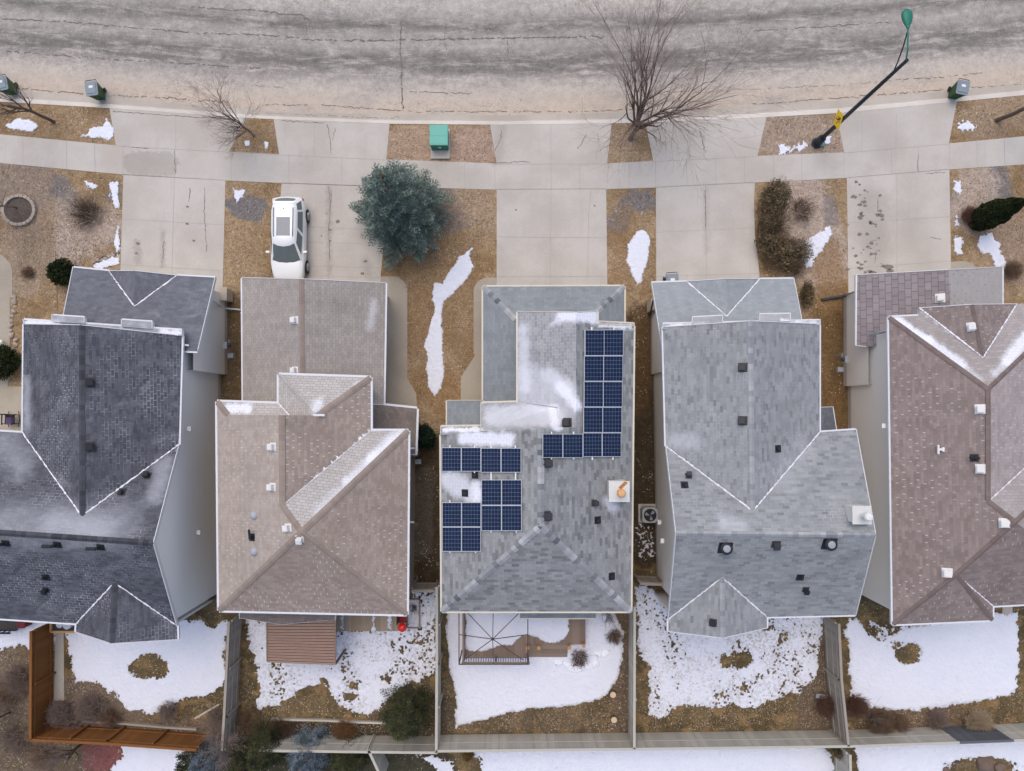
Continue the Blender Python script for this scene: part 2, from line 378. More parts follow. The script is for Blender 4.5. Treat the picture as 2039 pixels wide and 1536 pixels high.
def mat_shingle(name, c1, c2, gap, w_=0.30, h_=0.145, gapk=0.55, snowgap=0.0, dash=0.0, dashc=(0.7, 0.68, 0.66), snow=(), dust=0.0, tone=0.25, gapw=0.13, tabs=0.0, dashstep=(0.30, 0.27)):
    m, t = newmat(name); p = t.pos(); uv = t.uv(); u, v, _ = t.sep(uv)
    vh = t.m('DIVIDE', v, h_); row = t.m('FLOOR', vh); fv = t.m('FRACT', vh)
    off = t.white(t.comb(row, 3.3)); us = t.m('ADD', t.m('DIVIDE', u, w_), t.m('ADD', t.m('MULTIPLY', row, 0.5), t.m('MULTIPLY', off, 0.22)))
    cell = t.m('FLOOR', us); fu = t.m('FRACT', us)
    rnd = t.white(t.comb(cell, row)); 
    col = t.mix(rnd, c1, c2)
    if tabs: k2 = t.white(t.comb(cell, row, 7.7)); kk = t.m('SUBTRACT', 1.0, t.m('MULTIPLY', t.ss(k2, .74, .9), tabs)); col = t.v('MULTIPLY', col, t.comb(kk, kk, kk))
    gv = t.ss(fv, gapw, gapw * 0.3); gu = t.m('MULTIPLY', t.ss(fu, 0.10, 0.03), 1.0)
    g = t.m('MAXIMUM', gv, gu)
    big = t.noise(p, 0.45, 4, 0.6); f = t.m('ADD', t.m('MULTIPLY', t.m('SUBTRACT', big, 0.5), tone * 1.6), 1.0)
    str_ = t.noise(t.comb(t.m('MULTIPLY', u, 2.0), t.m('MULTIPLY', v, 0.25)), 1.6, 3); f = t.m('MULTIPLY', f, t.m('ADD', t.m('MULTIPLY', t.m('SUBTRACT', str_, .5), tone), 1.0))
    col = t.v('MULTIPLY', col, t.comb(f, f, f))
    col = t.mix(t.m('MULTIPLY', g, gapk), col, gap)
    if snowgap > 0:
        sm = t.ss(t.noise(p, 0.6, 7, 0.68), 0.36, 0.68); sm = t.m('MULTIPLY', t.m('MULTIPLY', sm, g), t.m('ADD', t.m('MULTIPLY', t.white(t.comb(cell, row, 4.0)), 0.8), 0.2))
        col = t.mix(t.m('MULTIPLY', sm, snowgap), col, SNOWC)
    if dash > 0:
        r2 = t.m('FLOOR', t.m('DIVIDE', v, dashstep[1])); d2 = t.m('ADD', t.m('DIVIDE', u, dashstep[0]), t.m('MULTIPLY', r2, 0.5))
        hit = t.m('MULTIPLY', t.m('LESS_THAN', t.m('FRACT', t.m('DIVIDE', v, dashstep[1])), 0.42), t.m('LESS_THAN', t.m('FRACT', d2), 0.13))
        hit = t.m('MULTIPLY', hit, t.m('GREATER_THAN', t.white(t.comb(t.m('FLOOR', d2), r2, 9.0)), 0.38))
        hit = t.m('MULTIPLY', hit, t.ss(t.noise(p, 0.5, 3), 0.36, 0.6))
        col = t.mix(t.m('MULTIPLY', hit, dash), col, dashc)
    if dust > 0:
        dn = t.ss(t.noise(t.v('MULTIPLY', p, (1, 1.6, 1)), 0.55, 7, 0.68, 1.2), 0.5, 0.75)
        col = t.mix(t.m('MULTIPLY', dn, dust), col, (0.62, 0.64, 0.70))
    if snow:
        wob = t.m('MULTIPLY', t.m('SUBTRACT', t.noise(p, 2.5, 5, 0.7), 0.5), 0.55)
        keep = t.m('SUBTRACT', 1.0, t.m('MULTIPLY', g, 0.28))
        for a, b, r, soft, k in snow:
            f = t.capsule(p, P(*a), P(*b), r, soft, wob)
            col = t.mix(t.m('MULTIPLY', t.m('MULTIPLY', f, k), keep), col, SNOWC)
    gr = t.m('ADD', t.m('MULTIPLY', t.noise(p, 55, 2), 0.3), 0.85); col = t.v('MULTIPLY', col, t.comb(gr, gr, gr))
    hgt = t.m('SUBTRACT', t.m('MULTIPLY', fv, -0.6), g)
    t.out(col, 0.9, nrm=t.bump(hgt, 0.35, 0.012), spec=0.2); return m
def mat_siding(name, col):
    m, t = newmat(name); p = t.pos(); x, y, z = t.sep(p)
    fz = t.m('FRACT', t.m('DIVIDE', z, 0.115)); ln = t.ss(fz, 0.12, 0.03)
    c = t.mix(t.noise(p, 0.4, 3), tuple(k * 0.95 for k in col), col)
    c = t.mix(t.m('MULTIPLY', ln, 0.35), c, tuple(k * 0.55 for k in col))
    c = t.mix(t.m('MULTIPLY', t.ss(z, 0.7, 0.0), 0.35), c, (0.32, 0.29, 0.25))
    t.out(c, 0.6, nrm=t.bump(fz, 0.5, 0.012), spec=0.3); return m
def mat_wood(name, c1, c2, rough=0.85, sc=(9, 9, 9)):
    m, t = newmat(name); p = t.pos(); r = t.island()
    n = t.noise(t.v('MULTIPLY', p, sc), 1.0, 4, 0.6)
    c = t.mix(t.m('ADD', t.m('MULTIPLY', r, 0.6), t.m('MULTIPLY', n, 0.5), clamp=True), c1, c2)
    t.out(c, rough, nrm=t.bump(n, 0.3, 0.01), spec=0.2); return m
def mat_leaf(name, cs, rough=0.75, ns=2.5, grp=False):
    m, t = newmat(name); p = t.pos(); r = t.island()
    if grp: r = t.m('ADD', t.m('MULTIPLY', r, .3), t.m('MULTIPLY', t.m('POWER', t.sep(t.uv())[0], 1.6), .8), clamp=True)
    c = t.mix(r, cs[0], cs[1]); c = t.mix(t.ss(t.noise(p, ns, 3), 0.45, 0.62), c, cs[2])
    t.out(c, rough, spec=0.2); return m
def mat_panel():
    m, t = newmat('solar_cells'); uv = t.uv(); u, v, _ = t.sep(uv)
    fu = t.m('FRACT', t.m('MULTIPLY', u, 6)); fv = t.m('FRACT', t.m('MULTIPLY', v, 6)); g = t.m('MAXIMUM', t.ss(t.m('ABSOLUTE', t.m('SUBTRACT', fu, .5)), 0.455, 0.49), t.m('MULTIPLY', t.ss(t.m('ABSOLUTE', t.m('SUBTRACT', fv, .5)), 0.45, 0.49), 1.0))
    f2 = t.m('FRACT', t.m('MULTIPLY', u, 18)); bus = t.m('MULTIPLY', t.ss(t.m('ABSOLUTE', t.m('SUBTRACT', f2, .5)), 0.40, 0.48), 0.18)
    c = t.mix(t.white(t.comb(t.m('FLOOR', t.m('MULTIPLY', u, 6)), t.m('FLOOR', t.m('MULTIPLY', v, 6)), t.island())), (0.004, 0.010, 0.034), (0.008, 0.018, 0.055))
    c = t.mix(bus, c, (0.12, 0.18, 0.30)); c = t.mix(t.m('MULTIPLY', g, 0.5), c, (0.34, 0.42, 0.54))
    t.out(c, 0.35, spec=0.15); return m

M_LAWN = mat_lawn(); M_CONC = mat_concrete(); M_WALK = mat_concrete('patio_concrete', (0.78, 0.74, 0.66), 0.6); M_GUT = mat_concrete('gutter_concrete', (.93, .9, .86), 1.8); M_KERB = mat_concrete('kerb_concrete', (1.22, 1.22, 1.22), .6)
M_ROAD = mat_road(); M_SNOW = mat_snow(); M_ICE = mat_dirty_snow(); M_SNOWM = mat_snow('littered_snow', .75)
M_CRACK = simple('crack_dirt', (0.17, 0.15, 0.13), 0.95); M_JOINT = simple('joint_dirt', (0.37, 0.34, 0.31), 0.95)
M_STAIN = simple('stain', (0.20, 0.175, 0.15), 0.9, var=0.3)
M_WHITE = simple('white_metal', (0.64, 0.65, 0.68), 0.45, var=0.05); M_CREAM = simple('cream_metal', (0.60, 0.55, 0.45), 0.45, var=0.05)
M_BLACK = simple('black_plastic', (0.018, 0.019, 0.024), 0.5); M_DARK = simple('dark_metal', (0.05, 0.05, 0.055), 0.5)
M_GREY = simple('grey_plastic', (0.30, 0.32, 0.35), 0.5); M_VALL = simple('valley_metal', (0.72, 0.72, 0.76), 0.6, var=0.25, scale=5)
M_WVENT = simple('white_plastic', (0.72, 0.71, 0.69), 0.5, var=0.04)
M_SOFFIT = simple('soffit', (0.5, 0.5, 0.48), 0.7)
M_GLASS = simple('dark_glass', (0.02, 0.024, 0.03), 0.06, spec=0.5)
M_FGREY = mat_wood('weathered_board', (0.34, 0.32, 0.275), (0.52, 0.495, 0.43), sc=(6, 6, 1.2))
M_FTAUPE = mat_wood('taupe_board', (0.25, 0.215, 0.18), (0.37, 0.33, 0.285), sc=(6, 6, 1.2))
M_FORNG = mat_wood('orange_board', (0.15, 0.06, 0.017), (0.24, 0.10, 0.03), sc=(6, 6, 1.2))
M_DECK = mat_wood('deck_board', (0.26, 0.20, 0.14), (0.40, 0.32, 0.24), sc=(8, 1.5, 8)); M_BROWNW = mat_wood('brown_stained_wood', (0.17, 0.125, 0.098), (0.28, 0.215, 0.17))
M_NEWW = mat_wood('fresh_wood', (0.42, 0.22, 0.09), (0.55, 0.32, 0.15)); M_GAZ = simple('bronze_frame', (0.075, 0.05, 0.045), 0.5)
M_BARK = simple('bark', (0.13, 0.095, 0.075), 0.95, var=0.35, scale=14, bump=0.5); M_TWIG = simple('twig', (0.27, 0.205, 0.175), 0.95, var=0.3); M_TWIGR = simple('red_twig', (0.16, 0.085, 0.06), 0.95, var=0.3)
M_STONE = simple('stone', (0.38, 0.32, 0.27), 0.9, var=0.3, scale=9, bump=0.4)
M_CELL = mat_panel(); M_ALU = simple('aluminium', (0.62, 0.64, 0.66), 0.35, metal=0.3)

# ================================================================== THE GROUND
def interp_line(pts, x):
    xs = [p[0] for p in pts]; ys = [p[1] for p in pts]
    if x <= xs[0]: return ys[0] + (x - xs[0]) * (ys[1] - ys[0]) / (xs[1] - xs[0])
    if x >= xs[-1]: return ys[-1] + (x - xs[-1]) * (ys[-1] - ys[-2]) / (xs[-1] - xs[-2])
    return float(np.interp(x, xs, ys))
CURB_IN = [(0, 203), (220, 216), (500, 236), (780, 247), (1000, 249), (1290, 245), (1520, 234), (1668, 226), (1905, 203), (2039, 190)]
CURB_OUT = [(0, 180), (200, 194), (560, 223), (780, 229), (1020, 230), (1300, 223), (1500, 213), (1700, 199), (1900, 181), (2039, 166)]
WALK_T = [(0, 268), (230, 290), (560, 308), (770, 318), (988, 326), (1208, 326), (1300, 321), (1508, 311), (1680, 304), (1890, 286), (2039, 272)]
WALK_B = [(0, 325), (245, 348), (450, 360), (560, 365), (830, 374), (985, 378), (1210, 377), (1305, 374), (1505, 364), (1685, 355), (1890, 338), (2039, 328)]
XS = list(range(-900, 2941, 40))
def linew(line, z): return [P(x, interp_line(line, x), z) for x in XS]
ROADZ = -0.13
# far base sheet
mb = MB(); S = 220
mb.face([(-S, -S, -0.5), (S, -S, -0.5), (S, S, -0.5), (-S, S, -0.5)])
tag(mb.build('ground', M_LAWN), 'wide sheet of dry ground under the whole street', kind='structure')
# road: strip grid following the kerb
outer = linew(CURB_OUT, ROADZ)
mb = MB(); VROW = [0, 1, 2, 4, 6, 9, 12, 30, 90]
arc = [0.0]
for i in range(1, len(outer)): arc.append(arc[-1] + (outer[i] - outer[i - 1]).length)
def off(i, v):
    a = outer[max(i - 1, 0)]; b = outer[min(i + 1, len(outer) - 1)]; d = (b - a).normalized(); n = Vector((-d.y, d.x, 0))
    return outer[i] + n * v
for i in range(len(outer) - 1):
    for k in range(len(VROW) - 1):
        a, b = VROW[k], VROW[k + 1]
        mb.face([off(i, a), off(i + 1, a), off(i + 1, b), off(i, b)], 0, [(arc[i], a), (arc[i + 1], a), (arc[i + 1], b), (arc[i], b)])
tag(mb.build('road', M_ROAD), 'sand dusted worn asphalt street with dark wheel tracks', kind='structure')
# gutter pan + rolled kerb
inner = linew(CURB_IN, 0.0)
mb = MB()
for i in range(len(outer) - 1):
    prof = []
    for j in (i, i + 1):
        o, q = outer[j], inner[j]
        a = Vector((o.x, o.y, ROADZ + 0.006)); b = o.lerp(q, 0.55); b.z = ROADZ - 0.0; c = o.lerp(q, 0.68); c.z = -0.01; d = Vector((q.x, q.y, 0.022)); e = Vector((q.x, q.y, -0.4)); f = Vector((o.x, o.y, -0.4))
        prof.append([f, a, b, c, d, e])
    for k in range(5): mb.face([prof[0][k], prof[1][k], prof[1][k + 1], prof[0][k + 1]], 0 if k < 2 else 1)
tag(mb.build('kerb', [M_GUT, M_KERB]), 'pale concrete gutter and rolled kerb along the street', kind='structure')
# lot: raised yard terrain behind kerb
mb = MB()
for i in range(len(inner) - 1):
    a, b = inner[i], inner[i + 1]
    for (y0, y1) in ((None, -14), (-14, -90)):
        p0 = Vector((a.x, a.y if y0 is None else y0, 0)); p1 = Vector((b.x, b.y if y0 is None else y0, 0))
        mb.face([p0, Vector((a.x, y1, 0)), Vector((b.x, y1, 0)), p1])
tag(mb.build('lawn', M_LAWN), 'dead straw brown lawns and mulch around the houses', kind='structure')

mb = MB()
def jag(mb, line, z, w0=.01, w1=.03, jit=.03, step=.14, brk=.0):
    pts = []
    for a, b in zip(line[:-1], line[1:]):
        A = P(*a, z); B = P(*b, z); n = max(2, int((B - A).length / step))
        for i in range(n): q = A.lerp(B, i / n); pts.append(q + Vector((random.gauss(0, jit), random.gauss(0, jit), 0)))
    for i in range(len(pts) - 1):
        if random.random() < brk: continue
        A, B = pts[i], pts[i + 1]; d = B - A; n = Vector((-d.y, d.x, 0)).normalized() * random.uniform(w0, w1); mb.face([A - n, B - n, B + n, A + n])
for ln, a, b, k in (([(0, 38), (130, 43), (260, 55), (400, 66), (520, 70), (600, 76)], .01, .04, .25), ([(600, 78), (740, 82), (800, 80), (1000, 76), (1210, 73)], .01, .05, .15), ([(1500, 62), (1620, 55), (1780, 44)], .01, .03, .2),
                 ([(798, 42), (797, 80), (799, 120), (800, 170), (802, 222)], .01, .05, .1), ([(375, 12), (470, 22), (500, 20), (560, 28), (600, 30), (632, 50)], .01, .04, .2), ([(0, 100), (90, 108), (200, 118), (300, 122), (520, 136)], .01, .04, .3),
                 ([(500, 170), (570, 175)], .005, .015, .3), ([(816, 182), (870, 185), (945, 187)], .01, .02, .1), ([(1530, 176), (1700, 168), (1780, 160)], .005, .015, .3), ([(1780, 160), (1880, 154), (1960, 144)], .01, .025, .3), ([(1300, 190), (1540, 176)], .004, .012, .5),
                 ([(890, 50), (884, 80), (890, 110)], .01, .02, .2), ([(1010, 80), (1015, 125)], .01, .04, .2), ([(605, 30), (612, 70)], .01, .03, .2), ([(25, 175), (100, 182), (190, 188)], .01, .03, .3), ([(225, 190), (300, 194), (460, 204)], .01, .03, .3),
                 ([(520, 208), (640, 210), (730, 216), (830, 222), (1000, 223), (1140, 223), (1300, 217)], .006, .025, .35), ([(1500, 208), (1700, 193), (1860, 180), (2039, 167)], .006, .025, .25), ([(530, 226), (620, 230), (720, 234), (800, 236)], .004, .014, .3)): jag(mb, ln, ROADZ + .012, a, b, .03, .13, k)
tag(mb.build('road_crack', M_CRACK), 'dark cracks and tar lines across the road and gutter', kind='structure')
def poly_px(pts, z=0.0): return [P(x, y, z) for x, y in pts]
def pavement(name, polys, label, mat=None, z=0.02, joints=(), cracks=(), stains=()):
    mb = MB()
    for k, pl in enumerate(polys): mb.prism(poly_px(pl), -0.1, z + 0.004 * k)
    zt = z + 0.004 * len(polys) + 0.002
    for jn in joints:
        for a, b in zip(jn[:-1], jn[1:]):
            A = P(*a, zt); B = P(*b, zt); d = (B - A).normalized(); n = Vector((-d.y, d.x, 0)) * 0.011
            mb.face([A - n, B - n, B + n, A + n], 1)
    for cr in cracks:
        pts = []
        for a, b in zip(cr[:-1], cr[1:]):
            A = P(*a, zt + .002); B = P(*b, zt + .002); L = (B - A).length; n = max(2, int(L / 0.12))
            for i in range(n):
                q = A.lerp(B, i / n); pts.append(q + Vector((random.gauss(0, .022), random.gauss(0, .022), 0)))
        for i in range(len(pts) - 1):
            A, B = pts[i], pts[i + 1]; d = (B - A)
            if d.length < 1e-4: continue
            n = Vector((-d.y, d.x, 0)).normalized() * random.uniform(0.006, 0.02)
            mb.face([A - n, B - n, B + n, A + n], 2)
    for (x, y, r) in stains:
        c = P(x, y, zt + .004); k = 11; ph = random.random() * 6
        ring = [c + Vector((math.cos(a) * r * random.uniform(.5, 1.2) * 1.2, math.sin(a) * r * random.uniform(.4, 1.0), 0)) for a in [ph + 6.283 * i / k for i in range(k)]]
        mb.face(ring, 3)
    return tag(mb.build(name, [mat or M_CONC, M_JOINT, M_CRACK, M_STAIN]), label, kind='structure')
ext = lambda line: [(-900, interp_line(line, -900))] + line + [(2900, interp_line(line, 2900))]
def cross_walk(xs): return [[(x, interp_line(WALK_T, x)), (x + 1, interp_line(WALK_B, x))] for x in xs]
pavement('sidewalk', [ext(WALK_T) + ext(WALK_B)[::-1]], 'pale concrete sidewalk crossing all the driveways',
         joints=cross_walk([45, 132, 188, 244, 348, 460, 575, 680, 775, 870, 925, 985, 1097, 1154, 1252, 1305, 1367, 1425, 1482, 1540, 1596, 1680, 1775, 1828, 1890, 1945, 2000]) +
         [[(230, 291), (560, 309)], [(560, 309), (770, 319)], [(985, 327), (1208, 327)], [(1300, 322), (1508, 312)], [(1680, 305), (1890, 287)], [(245, 347), (450, 359)], [(560, 364), (770, 371)], [(988, 377), (1208, 376)], [(1305, 373), (1503, 363)], [(1686, 354), (1890, 337)]],
         cracks=[[(262, 294), (300, 297)], [(347, 300), (350, 350)], [(985, 325), (1060, 322)], [(1845, 346), (1885, 343)], [(1828, 310), (1828, 345)]])
def apron(pl): return [pl]
curb_px = lambda x: interp_line(CURB_IN, x)
def apron_poly(x0, x1, x2, x3):
    """x0,x1 at kerb ; x3,x2 at sidewalk"""
    n = 6; top = [(x0 + (x1 - x0) * i / n, curb_px(x0 + (x1 - x0) * i / n) - 0.5) for i in range(n + 1)]
    bot = [(x3 + (x2 - x3) * i / n, interp_line(WALK_T, x3 + (x2 - x3) * i / n) + 1) for i in range(n + 1)]
    return top + bot[::-1]
pavement('driveway_apron', [apron_poly(218, 490, 456, 231)], 'concrete driveway apron at the kerb of the dark roofed house', z=0.012, joints=[[(350, 228), (350, 298)]], cracks=[[(225, 222), (330, 230), (470, 238)]])
pavement('driveway_apron', [apron_poly(545, 776, 769, 556)], 'concrete driveway apron left of the green utility box', z=0.012, joints=[[(626, 245), (626, 310)]], cracks=[[(652, 248), (658, 285), (660, 312)], [(668, 255), (662, 285)], [(560, 240), (600, 243), (650, 246)]])
pavement('driveway_apron', [apron_poly(976, 1218, 1209, 989)], 'concrete driveway apron in front of the house with solar panels', z=0.012, joints=[[(1097, 249), (1097, 325)]], cracks=[[(1150, 297), (1172, 263)], [(985, 300), (998, 275), (1000, 255)]])
pavement('driveway_apron', [apron_poly(1285, 1526, 1508, 1301)], 'concrete driveway apron between the big bare tree and the lamp', z=0.012, joints=[[(1402, 244), (1402, 316)]], cracks=[[(1393, 262), (1406, 310)]])
pavement('driveway_apron', [apron_poly(1665, 1905, 1889, 1681)], 'concrete driveway apron right of the street lamp', z=0.012, joints=[[(1718, 235), (1716, 300)], [(1785, 230), (1784, 296)]])
sp = [(random.gauss(1725, 18), random.uniform(362, 545), random.uniform(.04, .13)) for _ in range(46)] + [(1756, 430, .17), (1770, 532, .25), (1772, 540, .2), (1700, 392, .15), (1720, 402, .14), (1712, 434, .15), (1738, 545, .2)]
pavement('driveway', [[(246, 349), (449, 360), (442, 640), (237, 640)]], 'double concrete driveway of the dark roofed house', joints=[[(347, 354), (342, 560)], [(240, 436), (446, 448)], [(240, 527), (443, 540)]],
         cracks=[[(408, 372), (406, 420), (410, 470), (411, 505)], [(326, 480), (324, 520)], [(378, 376), (376, 405)], [(320, 520), (330, 528)]], stains=[(386, 480, .1), (275, 485, .12), (272, 505, .1), (373, 412, .08), (373, 446, .09)])
pavement('driveway', [[(561, 366), (773, 373), (758, 551), (758, 640), (546, 640), (552, 470)]], 'concrete driveway under the parked white car', joints=[[(656, 370), (655, 560)], [(612, 452), (730, 457)], [(616, 483), (720, 485)], [(616, 530), (758, 534)], [(615, 550), (758, 553)]],
         cracks=[[(660, 380), (655, 450), (657, 520)], [(654, 372), (658, 410)]], stains=[(673, 441, .14), (722, 545, .12), (728, 521, .11), (658, 458, .08), (657, 480, .07), (650, 425, .05), (640, 470, .05)])
pavement('driveway', [[(989, 377), (1207, 376), (1210, 620), (989, 620)]], 'clean concrete driveway of the house with solar panels', joints=[[(1097, 378), (1096, 570)], [(989, 472), (1208, 474)], [(989, 551), (1209, 551)], [(1177, 380), (1172, 430), (1170, 550)]], stains=[(1027, 418, .06), (1184, 410, .05)])
pavement('driveway', [[(1306, 373), (1503, 363), (1501, 400), (1503, 470), (1507, 500), (1512, 546), (1512, 620), (1307, 620)]], 'concrete driveway beside the tall brown shrubs', joints=[[(1405, 370), (1407, 560)], [(1307, 463), (1505, 454)], [(1307, 551), (1512, 545)]], cracks=[[(1404, 380), (1406, 460)]])
pavement('driveway', [[(1686, 354), (1890, 337), (1893, 522), (1893, 640), (1690, 640)]], 'stained concrete driveway at the right', joints=[[(1786, 348), (1786, 545)], [(1688, 444), (1891, 432)], [(1690, 535), (1892, 520)]],
         cracks=[[(1745, 500), (1741, 530)], [(1851, 472), (1880, 478)], [(1732, 480), (1750, 478)], [(1749, 396), (1747, 430)]], stains=sp)
arcp = lambda cx, cy, r, a0, a1, n=7: [(cx + r * math.cos(R(a0 + (a1 - a0) * i / n)), cy - r * math.sin(R(a0 + (a1 - a0) * i / n))) for i in range(n + 1)]
pavement('front_path', [[(757, 551)] + arcp(782, 580, 29, 90, 0) + [(811, 754), (829, 784), (830, 845), (700, 845), (700, 600), (757, 600)]], 'curved concrete path beside the tan roofed garage', mat=M_WALK, z=0.016, joints=[[(771, 633), (811, 633)], [(771, 697), (811, 697)], [(771, 757), (812, 757)], [(770, 592), (792, 555)]])
pavement('front_path', [[(990, 553)] + arcp(972, 582, 29, 90, 180) + [(943, 700)] + arcp(958, 700, 15, 180, 215, 3) + arcp(950, 760, 32, 140, 180, 4) + [(917, 830), (1000, 830), (1000, 620), (990, 620)]], 'curved concrete path beside the garage with solar roof', mat=M_WALK, z=0.016, joints=[[(943, 696), (965, 696)], [(930, 736), (965, 736)]])
pavement('front_path', [[(1893, 522), (1920, 520), (1937, 525), (1952, 545), (1952, 640), (1893, 640)]], 'short concrete path at the brown roofed garage', mat=M_WALK, z=0.016)
pavement('front_path', [[(-200, 470), (-10, 500), (8, 512), (20, 524), (25, 540), (25, 590), (20, 592), (20, 700), (16, 770), (80, 770), (80, 870), (-200, 870)]], 'concrete path and patio at the left edge', mat=M_WALK, z=0.016, joints=[[(0, 553), (25, 555)], [(0, 590), (25, 591)], [(0, 640), (20, 641)], [(19, 750), (19, 800)], [(-10, 802), (60, 805)]])
pavement('back_path', [[(110, 1255), (127, 1255), (128, 1395), (108, 1395)]], 'narrow grey concrete strip beside the orange fence', mat=M_GUT, z=0.02)

# ------------------------------------------------------------------ snow patches
def snow_patch(label, poly, holes=(), edge=0.10, speck=0.0, thick=0.05, cell=0.04, mat=None, seed=0, z0=0.0, freq=1.6, grow=0.0):
    W = [P(x, y, z0) for x, y in poly]; W = [(p.x, p.y) for p in W]
    xs = np.arange(min(p[0] for p in W) - .3, max(p[0] for p in W) + .3, cell); ys = np.arange(min(p[1] for p in W) - .3, max(p[1] for p in W) + .3, cell)
    X, Y = np.meshgrid(xs, ys, indexing='ij')
    d = sdist(X, Y, W) + grow
    for hx, hy, rx, ry in holes:
        h = P(hx, hy, z0); d = np.minimum(d, (np.hypot((X - h.x) / rx, (Y - h.y) / ry) - 1) * min(rx, ry))
    f = d + edge * 5.0 * fbm(X, Y, freq, 4, seed) + min(edge, .14) * 3.2 * fbm(X, Y, 8, 3, seed + 5)
    if speck > 0:
        n = .85 * fbm(X, Y, 11, 2, seed + 9) + 0.5 * fbm(X, Y, 0.8, 2, seed + 3)
        near = np.clip(1.15 - d / 1.1, -0.15, 1.0)
        f = np.minimum(f, (0.30 - speck * near - n) * 0.35)
    keep = f > 0
    fq = keep[:-1, :-1] & keep[1:, :-1] & keep[1:, 1:] & keep[:-1, 1:]
    H = z0 + 0.006 + np.clip(f * 0.6, 0, thick) + 0.02 * np.clip(d, 0, 1) * (fbm(X, Y, 1.2, 3, seed + 20) + 0.5)
    edgev = np.zeros_like(keep); H = np.where(f < 0.02, z0 + 0.004, H)
    idx = -np.ones(X.shape, dtype=np.int64)
    used = np.zeros(X.shape, bool); used[:-1, :-1] |= fq; used[1:, :-1] |= fq; used[1:, 1:] |= fq; used[:-1, 1:] |= fq
    idx[used] = np.arange(used.sum())
    jx = (RNG.random(X.shape) - .5) * cell * 0.6; jy = (RNG.random(X.shape) - .5) * cell * 0.6
    V = np.stack([(X + jx)[used], (Y + jy)[used], H[used]], 1)
    F = np.stack([idx[:-1, :-1][fq], idx[1:, :-1][fq], idx[1:, 1:][fq], idx[:-1, 1:][fq]], 1); UVs = np.stack([f[used], f[used] * 0], 1)
    if len(F) == 0: return
    o = npmesh('snow', V, F, mat or M_SNOW, smooth=True, uv=UVs)
    return tag(o, label, kind='structure')
snow_patch('smooth snow over the back yard of the dark roofed house', [(128, 1215), (452, 1215), (450, 1366), (400, 1387), (345, 1400), (300, 1422), (262, 1416), (237, 1396), (215, 1371), (180, 1362), (150, 1362), (141, 1330), (134, 1290)], holes=[(297, 1328, .95, .55), (420, 1215, 1.6, .75)], seed=1, edge=.12)
snow_patch('snow strip beyond the orange side fence', [(-200, 1225), (112, 1225), (110, 1320), (95, 1345), (70, 1330), (60, 1295), (40, 1284), (15, 1292), (0, 1300), (-200, 1310)], seed=2)
snow_patch('leaf speckled snow in the back yard of the tan roofed house', [(487, 1215), (812, 1215), (818, 1165), (870, 1165), (868, 1338), (822, 1358), (792, 1382), (762, 1408), (735, 1428), (705, 1424), (672, 1402), (655, 1372), (640, 1350), (612, 1372), (560, 1402), (512, 1412), (516, 1350), (502, 1312), (492, 1270)], holes=[(770, 1352, .25, .2), (706, 1364, .3, .2), (695, 1388, .4, .16)], speck=.01, mat=M_SNOWM, seed=3, edge=.13)
snow_patch('smooth snow in the back yard behind the solar panel house', [(886, 1205), (1215, 1205), (1243, 1260), (1240, 1305), (1232, 1348), (1213, 1384), (1180, 1400), (1110, 1410), (1055, 1411), (1000, 1424), (935, 1443), (908, 1448), (906, 1400), (897, 1340), (889, 1280)], seed=4, edge=.06, thick=.09)
snow_patch('twig littered snow in the back yard of the grey gabled house', [(1264, 1168), (1300, 1165), (1335, 1215), (1640, 1215), (1634, 1300), (1622, 1350), (1590, 1380), (1540, 1394), (1500, 1410), (1430, 1405), (1380, 1408), (1340, 1412), (1312, 1430), (1292, 1426), (1288, 1330), (1270, 1290)], holes=[(1470, 1313, .85, .45), (1521, 1270, 1.2, .5)], speck=.015, mat=M_SNOWM, seed=5)
snow_patch('grey slushy ice at the rear wall of the grey gabled house', [(1465, 1262), (1500, 1250), (1560, 1250), (1550, 1285), (1510, 1300), (1480, 1290)], mat=M_ICE, seed=6, thick=.02)
snow_patch('smooth deep snow in the back yard of the brown roofed house', [(1680, 1225), (1706, 1228), (1728, 1258), (1760, 1275), (1800, 1245), (2028, 1215), (2028, 1368), (2003, 1388), (1940, 1400), (1862, 1412), (1790, 1418), (1732, 1406), (1697, 1392), (1686, 1300)], holes=[(1808, 1302, .6, .5), (1785, 1283, .35, .2)], seed=7, edge=.09, thick=.09)
snow_patch('snow outside the back fence behind three houses', [(905, 1470), (1560, 1470), (1640, 1478), (1660, 1520), (1700, 1700), (830, 1700), (826, 1500), (880, 1505)], holes=[(900, 1498, 1.0, .5), (930, 1520, .8, .6), (835, 1545, .9, .8)], seed=8, edge=.13)
snow_patch('snow outside the fence at the lower right', [(1700, 1465), (2300, 1445), (2300, 1700), (1720, 1700)], holes=[(1960, 1530, 1.7, .5)], seed=9)
snow_patch('snow outside the orange back fence', [(240, 1478), (395, 1470), (400, 1560), (300, 1600), (215, 1600), (222, 1530), (245, 1505)], seed=10)
